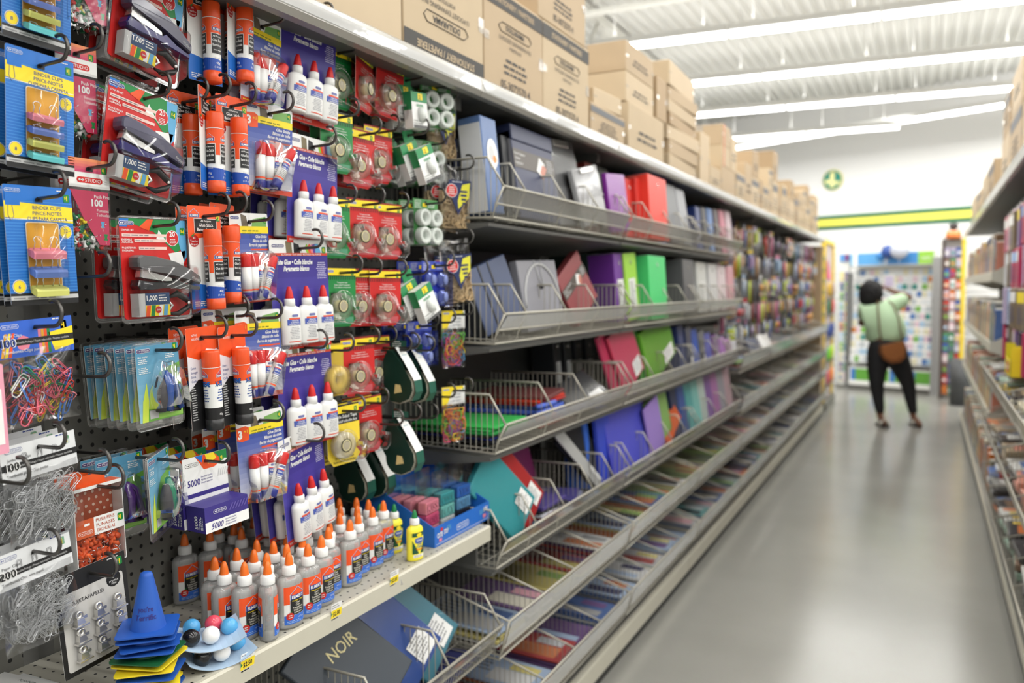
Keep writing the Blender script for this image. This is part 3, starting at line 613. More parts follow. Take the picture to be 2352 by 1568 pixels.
mini_stapler('mini_b', mat('blue_shell', sc(30, 74, 150), .15, coat=.7)); mini_stapler('mini_g', mat('green_shell', sc(20, 120, 90), .15, coat=.7)); mini_stapler('mini_p', mat('purple_shell', sc(80, 40, 120), .15, coat=.7))
# ---- big glue stick on card
def stick_print(b, kind):
    r = .0155; b.warp = cyl_warp(r); b.rect(-.047, -.015, .047, .034, .0003, C['orange'] if kind == 'std' else C['orange'])
    if kind == 'std':
        b.rect(-.047, -.062, .047, -.012, .0002, WHITE); b.flat([(-.047, -.062), (.047, -.062), (.047, -.034), (.01, -.042), (-.047, -.036)], .0004, M(30, 76, 170))
        for cx in (-.032, 0.0, .032):
            housemark(b, cx, .017, .02, .0006); b.rect(cx-.012, -.032, cx+.012, .006, .0006, WHITE); b.rect(cx-.011, -.031, cx+.011, .005, .0008, BLACK)
            for i, (t, hh) in enumerate((('All Purpose', .0028), ('Glue Stick', .0048), ('Baton de colle', .0044), ('tout usage', .0028))): b.text(t, cx, -.001-i*.0082, hh, WHITE, .001, w=.019, al='c', bold=.5)
            b.text('Washable', cx, -.04, .003, C['lgrey'], .0008, w=.014, al='c'); b.text('40g', cx, -.05, .0042, WHITE, .0008, al='c', bold=.5); b.text('(1.41 oz)', cx, -.057, .0036, WHITE, .0008, w=.014, al='c')
    else:
        b.rect(-.047, -.062, .047, .004, .0004, WHITE)
        for cx in (-.03, .005): housemark(b, cx, .022, .019, .0006); b.text('X-TREME', cx, .0, .009, BLACK, .0008, w=.027, al='c', bold=2.2); b.text('X-TREME', cx, .0005, .0085, M(30, 100, 190), .001, w=.026, al='c', bold=1.0); b.lines(cx-.012, cx+.012, -.008, 5, .005, M(60, 90, 160), .0008, al='c')
        b.rect(-.047, -.062, .047, -.04, .0006, BLACK); b.text('40g', .0, -.054, .004, WHITE, .0009, al='c')
    b.warp = None
def glue_card(key, kind):
    p = Proto('glue_stick_card', 'glue stick'); w, h, t = .076, .188, .02; x0, x1 = -w/2, w/2
    b = card(w, h, C['orange'], t, .004, back=WHITE)
    if kind == 'std':
        b.flat([(x0, t-.062), (x1, t-.052), (x1, t-h), (x0, t-h)], .0004, WHITE); b.flat([(x0, t-h), (x1, t-h), (x1, t-.12), (.0, t-.145), (x0, t-.14)], .0006, M(36, 110, 200)); b.lines(x0+.006, x1-.006, t-h+.012, 3, .0035, WHITE, .0009)
        housemark(b, x0+.015, t-.014, .022); ptag(b, x1-.007, t-.021, .012, '2'); b.rect(x0+.014, t-.05, x1-.01, t-.023, .0006, WHITE); b.rect(x0+.0148, t-.0492, x1-.0108, t-.0238, .0008, BLACK)
        for i, (s_, hh) in enumerate((('All Purpose', .0036), ('Glue Stick', .0058), ('Baton de colle', .0058))): b.text(s_, .003, t-.029-i*.0085, hh, WHITE, .001, w=.042, al='c', bold=.7)
        b.disc(x0+.012, t-.064, .011, .0008, M(176, 24, 26)); b.flat([(x0+.006, t-.055), (x0+.014, t-.05), (x0+.01, t-.057)], .001, C['green']); b.text('#1', x0+.012, t-.06, .004, WHITE, .001, al='c'); b.text('Teacher', x0+.012, t-.066, .004, WHITE, .001, w=.018, al='c'); b.text('Brand!', x0+.012, t-.072, .004, WHITE, .001, w=.015, al='c')
    else:
        b.flat([(x0, t-.05), (-.01, t-.06), (x1, t-.042), (x1, t-h), (x0, t-h)], .0004, M(228, 226, 232)); b.flat([(x0, t-.115), (-.015, t-.095), (x1, t-.1), (x1, t-h), (x0, t-h)], .0006, BLACK); b.text('NEW', x0+.012, t-.016, .005, WHITE, .0008, w=.014); b.text('NOUVEAU', x0+.012, t-.023, .005, WHITE, .0008, w=.02)
        b.flat([(x0+.034, t-.052), (x0+.044, t-.04), (x1+.004, t-.046), (x1+.006, t-.072), (x0+.04, t-.082)], .004, WHITE); housemark(b, x0+.05, t-.052, .02, .0044); b.text('X-TREME', x0+.036, t-.073, .0145, BLACK, .0044, w=.043, bold=2.5, rot=.09); b.text('X-TREME', x0+.0365, t-.0725, .0138, M(40, 120, 210), .0048, w=.042, bold=1.2, rot=.09)
        for i in range(4): b.text(('Extra', 'Strength', 'Stick', 'Colle')[i], x0+.006, t-.075-i*.008, .0045, M(70, 90, 150), .0008, w=.016)
        b.lines(x0+.004, x0+.018, t-.11, 14, .0045, C['lgrey'], .0008); b.flat([(.012, t-.155), (.034, t-.14), (.036, t-.17), (.016, t-.182)], .006, WHITE); b.lines(.016, .033, t-.155, 4, .006, M(60, 120, 190), .0064); b.flat([(.012, t-.155), (.034, t-.14), (.034, t-.144), (.012, t-.159)], .0064, C['red'])
    p.part('card', b)
    st = MB().lathe([(.0142, -.062), (.0142, .03), (.0135, .034)], WHITE, 24, T=T3(.003, t-.108, .016) @ AX)
    st.T = T3(.003, t-.108, .016); stick_print(st, kind); st.T = Matrix.Identity(4); q = p.part('glue_stick', st)
    oc = M(235, 84, 32, .35); bc = oc if kind == 'std' else M(40, 40, 42, .3)
    p.part('stick_cap', MB().lathe([(.0158, .034), (.0162, .036), (.0162, .062), (.015, .065), (0, .0655)], oc, 24, T=T3(.003, t-.108, .016) @ AX).lathe([(.0165, .0335), (.0165, .0345)], WHITE, 24, T=T3(.003, t-.108, .016) @ AX), parent=q)
    p.part('stick_base', MB().lathe([(0, -.0825), (.015, -.082), (.0168, -.08), (.0168, -.062), (.0145, -.061)], bc, 24, T=T3(.003, t-.108, .016) @ AX), parent=q)
    G[key] = p
glue_card('stick', 'std'); glue_card('xtreme', 'x')
# ---- three small glue sticks on card
def three_sticks():
    p = Proto('glue_stick_three_pack', 'glue sticks'); w, h, t = .118, .178, .018; x0, x1 = -w/2, w/2
    b = card(w, h, WHITE, t, .004); b.rect(x0+.0, t-.04, x1, t-.026, .0004, C['yel']); grad(b, x0, t-h+.01, x1, t-.04, .0004, (225, 225, 238), (52, 74, 160), 12); b.rect(x0, t-h, x1, t-h+.010, .0005, M(206, 66, 40)); b.lines(x0+.006, x0+.03, t-h+.004, 1, .003, C['yel'], .0007, .002)
    pill(b, x0+.016, t-.01, .026, C['dblue'], WHITE); b.flat([(x0+.034, t-.002), (x0+.05, t-.006), (x0+.056, t-.026), (x0+.036, t-.026)], .0006, M(110, 100, 84)); b.flat([(x0+.07, t-.012), (x1-.006, t-.006), (x1-.004, t-.026), (x0+.066, t-.026)], .0006, M(120, 170, 90)); ptag(b, x1-.009, t-.014, .012)
    b.flat([(x0, t-.024), (x0+.022, t-.022), (x0+.03, t-.026), (x0+.03, t-.05), (x0+.012, t-.052), (x0, t-.048)], .0008, C['orange']); b.text('3', x0+.003, t-.045, .016, WHITE, .001, bold=2); b.text('+1', x0+.018, t-.036, .007, C['yel'], .001)
    for i, s_ in enumerate(('Glue Sticks', 'Bâtons de colle', 'Barras de pegamento')): b.text(s_, x1-.006, t-.049-i*.0085, .0062, WHITE, .001, w=(.036, .046, .058)[i], al='r', bold=1, ital=1)
    b.rect(.0, t-.074, x1-.004, t-.071, .0008, C['orange']); b.lines(x0+.036, x1-.006, t-.036, 2, .005, M(120, 130, 30), .0008)
    p.part('card', b)
    for (cx, cy, an, z) in ((-.03, -.108, .0, .0105), (-.008, -.108, .0, .0105), (.012, -.106, -.05, .0105), (.014, -.11, -.48, .027)):
        Tm = T3(cx, cy, z) @ RZ(an); r = .0098
        s_ = MB().lathe([(r, -.03), (r, .02)], WHITE, 18, T=Tm @ AX); s_.T = Tm; s_.warp = cyl_warp(r)
        s_.rect(-.026, -.027, .026, -.024, .0003, C['orange'])
        if an: s_.rect(-.012, -.004, .014, .009, .0003, M(60, 84, 170)); s_.text('Glue Stick', .001, .003, .004, WHITE, .0005, w=.02, al='c', bold=.8); s_.text('Baton de colle', .001, -.003, .0035, WHITE, .0005, w=.022, al='c', bold=.8); s_.rect(-.012, .009, .014, .011, .0003, C['orange']); s_.lines(-.01, .012, -.008, 5, .0034, C['grey'], .0004); s_.flat(rpoly(-.008, .0135, .01, .018, .002), .0004, M(100, 110, 160))
        s_.warp = None; s_.T = Matrix.Identity(4); q = p.part('glue_stick', s_)
        p.part('stick_cap', MB().lathe([(r+.0004, .02), (r+.0008, .022), (r+.0008, .042), (r, .045), (0, .0455)], C['red'], 18, T=Tm @ AX), parent=q); p.part('stick_base', MB().lathe([(0, -.047), (r-.001, -.0465), (r+.0006, -.044), (r+.0006, -.032), (r, -.03)], M(44, 50, 130, .3), 18, T=Tm @ AX), parent=q)
    bl = MB(); blister(bl, [(-.044, -.158), (-.044, -.06), (-.02, -.055), (.024, -.055), (.05, -.068), (.042, -.1), (.03, -.158)], .034, .003); p.part('blister', bl); G['three'] = p
three_sticks()
# ---- three white glue bottles on card
def white_glue():
    p = Proto('white_glue_pack', 'white glue'); w, h, t = .158, .232, .02; x0, x1 = -w/2, w/2
    b = card(w, h, WHITE, t, .004); nv = M(58, 42, 140); grad(b, x0, t-h+.014, x1, t-.034, .0004, (96, 90, 190), (52, 38, 128), 8); b.rect(x0, t-.034, x1, t-.028, .0006, M(206, 66, 40)); b.text('ALL PURPOSE • TOUT USAGE • MULTIUSOS • ALL PURPOSE', x0+.03, t-.033, .0036, WHITE, .0008, w=.11, bold=.4)
    b.rect(x0, t-h, x1, t-h+.014, .0005, M(216, 50, 34)); b.text('NON TOXIC • NON TOXIQUE • NO TOXICO', x0+.006, t-h+.005, .0045, WHITE, .0008, w=.085, bold=.4); b.disc(x1-.01, t-h+.009, .006, .0008, WHITE)
    pill(b, x0+.022, t-.013, .034, M(120, 120, 150), WHITE); b.flat([(x0+.042, t-.003), (x0+.058, t-.005), (x0+.06, t-.028), (x0+.044, t-.028)], .0006, M(120, 108, 80)); b.flat([(x0+.064, t-.006), (x0+.078, t-.01), (x0+.082, t-.028), (x0+.064, t-.028)], .0006, BLACK)
    for i, c in enumerate((C['lime'], C['orange'], C['pink'], C['purple'], C['sky'])): b.flat([(x0+.1+i*.006, t-.028), (x0+.094+i*.007, t-.017+i*.002), (x0+.1+i*.008, t-.008), (x0+.112+i*.007, t-.028)], .0007+i*.0001, c)
    ptag(b, x1-.01, t-.022, .014); b.text('White Glue • Colle blanche', x0+.01, t-.052, .0105, WHITE, .0008, w=.104, bold=1.4, ital=1); b.text('Pegamento blanco', x0+.034, t-.066, .0105, WHITE, .0008, w=.07, bold=1.4, ital=1); b.lines(x1-.034, x1-.004, t-.05, 9, .0042, M(200, 196, 226), .0008, al='c')
    p.part('card', b)
    for i, cx in enumerate((-.046, .001, .048)):
        a, bb = .0242, .015; yb = -.2
        bo = MB().lathe([(0, 0), (.94, .0), (1, .003), (1, .066), (.985, .072), (.9, .0765), (.62, .0805), (.46, .082)], WHITE, 24, T=T3(cx, yb, .0155) @ AX @ SC(a, bb, 1))
        bo.T = T3(cx, yb, .0155); bo.warp = ell_warp(a, bb)
        bo.flat(rpoly(-.008, .0585, .009, .0635, .0024), .0002, M(110, 116, 170)); bo.rect(-.014, .053, .0165, .0565, .0002, M(226, 90, 50)); bo.rect(-.0175, .041, .0165, .053, .0003, M(72, 92, 176))
        for k_, s_ in enumerate(('White Glue', 'Colle blanche', 'Pegamento blanco')): bo.text(s_, .0, .0492-k_*.0037, .003, WHITE, .0005, w=(.018, .022, .028)[k_], al='c', bold=.7)
        bo.lines(-.014, .014, .036, 8, .0033, M(170, 170, 176), .0003, al='c'); bo.rect(-.016, .0055, .016, .0075, .0003, M(216, 80, 50)); bo.warp = None; bo.T = Matrix.Identity(4); q = p.part('glue_bottle', bo)
        p.part('bottle_cap', MB().lathe([(.0112, .08), (.0112, .095), (.0095, .0965), (.006, .0965)], WHITE, 18, T=T3(cx, yb, .0155) @ AX), parent=q); p.part('nozzle_tip', MB().lathe([(.0088, .0965), (.0086, .099), (.0062, .113), (.0035, .121), (0, .122)], C['red'], 16, T=T3(cx, yb, .0155) @ AX), parent=q)
    G['white'] = p
white_glue()
# ---- adhesive tape dispensers on card
def tape_card(key, col, stripe, dbl=False):
    p = Proto('tape_dispenser_card', 'adhesive tape'); w, h, t = .102, .138, .016; x0, x1 = -w/2, w/2
    b = MB(); poly = [(x0, t), (x1, t), (x1, t-.088), (x1-.018, t-.1), (x1, t-h+.018), (x1-.02, t-h), (x0+.016, t-h), (x0, t-h+.02)]
    b.prism(poly, -.0007, 0, C['cream']); b.flat(poly, .0002, col); b.rect(x0, t-.02, x1, t-.004, .0004, C['yel']); b.rect(x0, t-.004, x1, t, .0004, stripe)
    pill(b, x0+.018, t-.011, .026, M(110, 110, 170) if not dbl else C['red'], WHITE); ptag(b, x1-.011, t-.014, .011)
    if dbl: b.rect(x0, t-.044, x1, t-.02, .0005, BLACK); b.text('Double Sided Tape', x1-.008, t-.031, .0075, WHITE, .0008, w=.078, al='r', bold=.4); b.text('Ruban adhésif à double face', x1-.008, t-.041, .0065, WHITE, .0008, w=.088, al='r', bold=.4); b.text('Double Sided Tape', 0, t-h+.014, .0055, BLACK, .0008, w=.06, al='c', bold=.4); b.text('Ruban adhésif à double face', 0, t-h+.006, .005, BLACK, .0008, w=.07, al='c', bold=.4)
    else:
        for i in range(17): b.rect(x0+.001+i*.006, t-.03, x0+.0035+i*.006, t-.02, .0005, BLACK)
        b.rect(x0, t-.0215, x1, t-.02, .0006, BLACK)
        for i, s_ in enumerate(('Transparent tape', 'Ruban adhésif transparent', 'Cinta adhesiva transparente')): b.text(s_, .006, t-.038-i*.0055, .0036, WHITE, .0008, w=(.034, .05, .054)[i], al='c')
        lt = {0: 1}; b.rect(x0, t-h+.006, x1-.01, t-h+.022, .0005, M(222, 96, 104) if col == C['red'] else M(90, 170, 130)); b.lines(x0+.02, x1-.03, t-h+.016, 2, .005, C['cream'], .0008, al='c')
        b.rect(-.03, t-.085, .004, t-.06, .0005, BLACK); b.text('3/4 x 600', -.014, t-.066, .004, WHITE, .0009, w=.026, al='c')
        for i in range(6): b.rect(-.028+i*.006, t-.085, -.0255+i*.006, t-.069, .0007, col)
    p.part('card', b); cx, cy, R = -.014, t-.09, .036
    d = MB(); out = [(cx+R*math.cos(a), cy+R*math.sin(a)) for a in [math.radians(q_) for q_ in range(20, 271, 12)]]+[(x1-.012, t-h+.004), (x1+.002, t-h+.016), (x1+.004, t-h+.04), (x1-.002, t-h+.045), (x1-.01, t-h+.032), (cx+R+.004, cy-.008)]
    blister(d, out, .026, .002); d.tube([(x, y, .024) for x, y in out], .0012, BLIST, 5, closed=True); p.part('dispenser', d)
    tp_ = MB(); ro, ri = .0305, .0125; tp_.lathe([(ri, .003), (ro, .003), (ro, .022), (ri, .022), (ri, .003)], clear('tape_roll' if not dbl else 'tape_roll_d', tint=(.93, .92, .86), body=.1 if not dbl else .3, rough=.3, refl=.3), 28, T=T3(cx, cy, 0)); q = p.part('tape_roll', tp_)
    p.part('tape_core', MB().lathe([(.0105, .002), (.0135, .002), (.0135, .0235), (.0105, .0235), (.0105, .002)], M(236, 224, 170), 24, T=T3(cx, cy, 0)).lathe([(.0135, .0225), (.0155, .0225), (.0155, .0236), (.0135, .0236)], BLACK, 24, T=T3(cx, cy, 0)).disc(cx, cy, .0106, .0225, M(196, 186, 160)), parent=q)
    p.part('cutter', MB().box((x1-.01, t-h+.038, .004), (x1-.006, t-h+.046, .02), CHROME)); G[key] = p
tape_card('tape_r', C['red'], M(150, 20, 20)); tape_card('tape_g', C['green'], BLACK); tape_card('tape_y', M(244, 214, 60), BLACK, True)
def tape_ycard():
    p = Proto('tape_roll_card', 'adhesive tape'); b = card(.085, .12, M(200, 170, 60), .016); b.rect(-.0425, -.004, .0425, .012, .0005, C['yel']); p.part('card', b)
    bl = MB(); blister(bl, rpoly(-.036, -.1, .036, -.03, .033, 8), .03, .003, clear('amber_blister', tint=(.95, .85, .5), body=.15)); p.part('blister', bl)
    p.part('tape_roll', MB().lathe([(.014, .003), (.03, .003), (.03, .022), (.014, .022), (.014, .003)], M(232, 214, 130, .3), 28, T=T3(0, -.065, 0))); G['tape_a'] = p
tape_ycard()
# ---- bag of four tape rolls, blue hook pack, tape cartons
def four_bag(key, hdr, rollm, tint):
    p = Proto('tape_roll_bag', 'adhesive tape rolls' if key == 'four_g' else 'adhesive hooks'); w = .1; hm = M(*hdr)
    b = MB().prism([(-w/2, -.012), (w/2, -.012), (w/2, .014), (-w/2, .014)], -.001, .0005, hm); b.rect(-.012, -.006, .004, .004, .0009, C['yel']); b.lines(-w/2+.006, -.016, .006, 4, .005, WHITE, .0009); b.lines(.01, w/2-.006, .004, 3, .005, WHITE, .0009); pill(b, -.03, .008, .024, hm, WHITE, .0009); b.flat([(-.005, .004), (.005, .004), (.003, .009), (-.003, .009)], .0012, BLACK); p.part('header_card', b)
    bb = MB().box((-w/2, -.108, -.002), (w/2, -.012, .024), clear('bag_'+key, tint=tint, refl=.35)); bb.rect(-w/2+.004, -.106, w/2-.004, -.014, -.0012, hm); p.part('bag', bb)
    for ix in (-.0235, .0235):
        for iy in (-.036, -.083):
            if key == 'four_g': m_ = MB().lathe([(.0125, 0), (.022, 0), (.0225, .001), (.0225, .02), (.022, .021), (.0125, .021), (.0125, 0)], rollm, 26, T=T3(ix, iy, .001))
            else: m_ = MB().lathe([(0, .012), (.012, .011), (.02, .006), (.022, 0)], clear('hook_dome', tint=(.7, .74, .95), body=.3), 20, T=T3(ix, iy, .004)).lathe([(0, .012), (.009, .012), (.009, .0125)], WHITE, 16, T=T3(ix+.004, iy, .006), sy=1.6)
            p.part('tape_roll' if key == 'four_g' else 'adhesive_hook', m_)
    G[key] = p
four_bag('four_g', (80, 150, 84), M(246, 248, 246), (.96, .98, .96)); four_bag('hook_b', (64, 84, 190), WHITE, (.6, .66, .95))
def carton_pack():
    p = Proto('tape_carton_pack', 'adhesive tape cartons'); b = MB().prism([(-.016, -.03), (.016, -.03), (.016, .014), (-.016, .014)], -.0005, .0005, M(46, 150, 90)); b.disc(0, 0, .004, .001, BLACK); p.part('hanger', b)
    for i, (x, y, z) in enumerate(((-.012, -.062, .0), (.012, -.078, .028))):
        T = T3(x, y, z) @ RZ(.16) @ RY(.2)
        c = MB().box((-.033, -.045, -.012), (.033, .045, .014), WHITE, T=T); c.add([(-.033, .02, .0145), (.033, .02, .0145), (.033, .045, .0145), (-.033, .045, .0145)], [(0, 1, 2, 3)], M(40, 140, 84), T=T); c.add([(-.0335, .0, -.012), (-.0335, .045, -.012), (-.0335, .045, .014), (-.0335, .0, .014)], [(0, 1, 2, 3)], M(40, 140, 84), T=T); c.rect(-.006, .026, .014, .042, .0148, C['yel'], T=T); c.text('2', -.002, .028, .01, BLACK, .0152, T=T, bold=.6); pill(c, 0, .012, .03, M(40, 140, 84), WHITE, .0148, T=T); c.text('Invisible Tape', -.03, -.028, .0045, C['dgreen'], .015, w=.036, T=T); c.text('Ruban invisible', -.03, -.035, .0045, C['dgreen'], .015, w=.036, T=T); c.rect(-.031, -.045, .033, -.037, .0148, M(90, 90, 90), T=T)
        q = p.part('carton', c); p.part('tape_roll', MB().lathe([(.008, 0), (.019, 0), (.019, .018), (.008, .018), (.008, 0)], M(226, 230, 226), 20, T=T @ T3(.0, -.01, .006) @ RY(.9)), parent=q)
    G['carton'] = p
carton_pack()
def big_tape():
    p = Proto('packing_tape_dispenser', 'packing tape'); dg = M(14, 46, 36, .35)
    b = MB().prism([(-.022, .0), (.022, -.006), (.024, .018), (-.02, .024)], -.0008, .0005, M(30, 84, 70)); b.lines(-.016, .016, .016, 3, .005, WHITE, .0009); p.part('hanger', b)
    z0, z1 = -.024, .024
    body = [(-.018, -.002), (-.006, -.004), (.022, -.04), (.045, -.082), (.047, -.105), (.036, -.126), (.01, -.136), (-.016, -.13), (-.03, -.112), (-.032, -.09), (-.046, -.066), (-.044, -.05)]
    p.part('dispenser', MB().prism(body, -.025, -.0235, dg).prism(body, .0235, .025, dg).prism([(-.018, -.002), (-.006, -.004), (.022, -.04), (.006, -.05), (-.03, -.05), (-.044, -.05)], -.0235, .0235, dg))
    q = p.part('tape_roll', MB().lathe([(.014, z0+.002), (.04, z0+.002), (.04, z1-.002), (.014, z1-.002), (.014, z0+.002)], clear('pack_tape', tint=(.9, .86, .7), body=.45), 30, T=T3(.006, -.098, 0))); p.part('tape_core', MB().lathe([(.011, z0), (.0155, z0), (.0155, z1), (.011, z1), (.011, z0)], C['kraft'], 20, T=T3(.006, -.098, 0)).prism([(-.004, -.112), (.018, -.108), (.014, -.09), (.0, -.088)], .0, .0255, M(214, 190, 130)), parent=q)
    lb = MB(); pts = [(.0, .004), (.024, -.034), (.049, -.08), (.052, -.11), (.04, -.132)]
    for (a, c), mm in zip(zip(pts, pts[1:]), (WHITE, WHITE, M(30, 90, 74), M(30, 90, 74))): lb.add([(a[0]+.002, a[1], -.02), (c[0]+.002, c[1], -.02), (c[0]+.002, c[1], .02), (a[0]+.002, a[1], .02)], [(0, 1, 2, 3)], mm)
    for i in range(6): lb.add([(.012+i*.006+.0028, -.016-i*.011, -.014), (.0135+i*.006+.0028, -.019-i*.011, -.014), (.0135+i*.006+.0028, -.019-i*.011, .012), (.012+i*.006+.0028, -.016-i*.011, .012)], [(0, 1, 2, 3)], C['teal'])
    p.part('label_strip', lb); G['bigtape'] = p
big_tape()
# ---- bags of elastic bands
def loops(b, n, x0, x1, y0, y1, z0, z1, cols, r, seed, size=(.012, .03), k=12):
    rd = random.Random(seed)
    for i in range(n):
        cx, cy, cz = rd.uniform(x0, x1), rd.uniform(y0, y1), rd.uniform(z0, z1); a = rd.uniform(*size); e = a*rd.uniform(.25, .9); an = rd.uniform(0, 3.2); tl = rd.uniform(-.3, .3); ph = rd.random()*6
        pts = []
        for j in range(k):
            q = 2*math.pi*j/k; x = a*math.cos(q); y = e*math.sin(q)*(1+.25*math.cos(2*q+ph)); x, y = x*math.cos(an)-y*math.sin(an), x*math.sin(an)+y*math.cos(an)
            pts.append((min(max(cx+x, x0-.004), x1+.004), min(max(cy+y, y0-.004), y1+.004), min(max(cz+tl*x, z0-.002), z1+.002)))
        b.tube(pts, r, rd.choice(cols), 4, closed=True)
    return b
def puffy(w, h, d, y1, m, wav=.08, seed=1):
    """a puffed film bag: two curved sheets meeting at flat seams"""
    rd = random.Random(seed); b = MB(); nx, ny = 9, 11; ph = [rd.random()*6 for _ in range(4)]
    for s_ in (1, -1):
        vs = []
        for j in range(ny+1):
            for i in range(nx+1):
                u, v = i/nx, j/ny; bu = (math.sin(math.pi*u)**.6)*(math.sin(math.pi*v)**.5) if 0 < u < 1 and 0 < v < 1 else 0
                z = s_*d*bu*(1+wav*(math.sin(7*u+ph[0]+5*v)+math.sin(11*v+ph[1]-4*u)))
                vs.append((-w/2+w*u+.002*math.sin(9*v+ph[2]), y1-h+h*v+.002*math.sin(8*u+ph[3]), z))
        f = [(j*(nx+1)+i, j*(nx+1)+i+1, (j+1)*(nx+1)+i+1, (j+1)*(nx+1)+i) for j in range(ny) for i in range(nx)]
        if s_ < 0: f = [tuple(reversed(q)) for q in f]
        b.add(vs, f, m, True)
    return b
def elastic_bag():
    p = Proto('elastic_band_bag', 'elastic bands'); w, h = .1, .185
    p.part('film_bag', puffy(w, h, .018, .014, BAG, .1, 2)); col = [M(226, 198, 154), M(212, 182, 138), M(238, 214, 172)]
    p.part('elastic_bands', loops(MB(), 130, -w/2+.01, w/2-.01, -.155, -.06, -.011, .011, col, .0013, 5, (.01, .034)), kind='stuff')
    l = MB(); l.prism([(-.03, -.028), (.044, -.028), (.044, -.05), (.0, -.125), (-.012, -.1), (-.03, -.06)], .0185, .0189, M(24, 40, 90)); l.flat([(.014, -.04), (.04, -.034), (.036, -.075), (.0, -.108), (-.002, -.085)], .0195, M(226, 220, 60))
    for i in range(4): l.rect(.004+i*.003, -.062-i*.011, .03-i*.002, -.056-i*.011, .0199, M(40, 50, 90))
    l.disc(-.022, -.058, .019, .0197, WHITE); l.disc(-.022, -.058, .0175, .0199, C['red']); l.lines(-.034, -.01, -.05, 4, .006, WHITE, .0203, al='c'); l.lines(-.02, .03, -.034, 1, .004, WHITE, .02); p.part('label', l); G['elastic'] = p
elastic_bag()
def colour_bands(key, seed):
    p = Proto('coloured_band_bag', 'elastic bands'); w = .088; b = MB().prism([(-w/2, -.04), (w/2, -.04), (w/2, .014), (-w/2, .014)], -.0008, .0008, WHITE); b.flat([(-w/2, -.04), (-w/2+.02, -.04), (-.004, .0), (.01, .014), (-w/2, .014)], .0012, C['yel']); b.rect(-w/2, .004, w/2-.006, .014, .0011, C['yel'])
    pill(b, -w/2+.016, .006, .024, M(110, 120, 170), WHITE, .0016)
    for i, s_ in enumerate(('Rubber bands', 'Élastiques', 'Ligas de goma')): b.text(s_, .012, -.012-i*.0095, .0055, M(90, 110, 130), .0016, w=.034, al='c')
    b.rect(w/2-.008, -.004, w/2-.004, .008, .0014, C['green']); b.flat([(-.006, -.003), (.006, -.003), (.004, .003), (-.004, .003)], .0016, BLACK); p.part('header_card', b); bg = puffy(w, .13, .014, -.03, BAG, .1, seed); p.part('film_bag', bg)
    cols = [M(250, 220, 40), M(246, 130, 50), M(236, 80, 140), M(120, 200, 80), M(90, 170, 220), M(250, 160, 60), M(180, 90, 190), M(240, 90, 90)]
    p.part('elastic_bands', loops(MB(), 60, -w/2+.009, w/2-.009, -.15, -.058, -.009, .009, cols, .0014, seed, (.012, .026)), kind='stuff'); G[key] = p
colour_bands('cband', 3); colour_bands('cband2', 8)
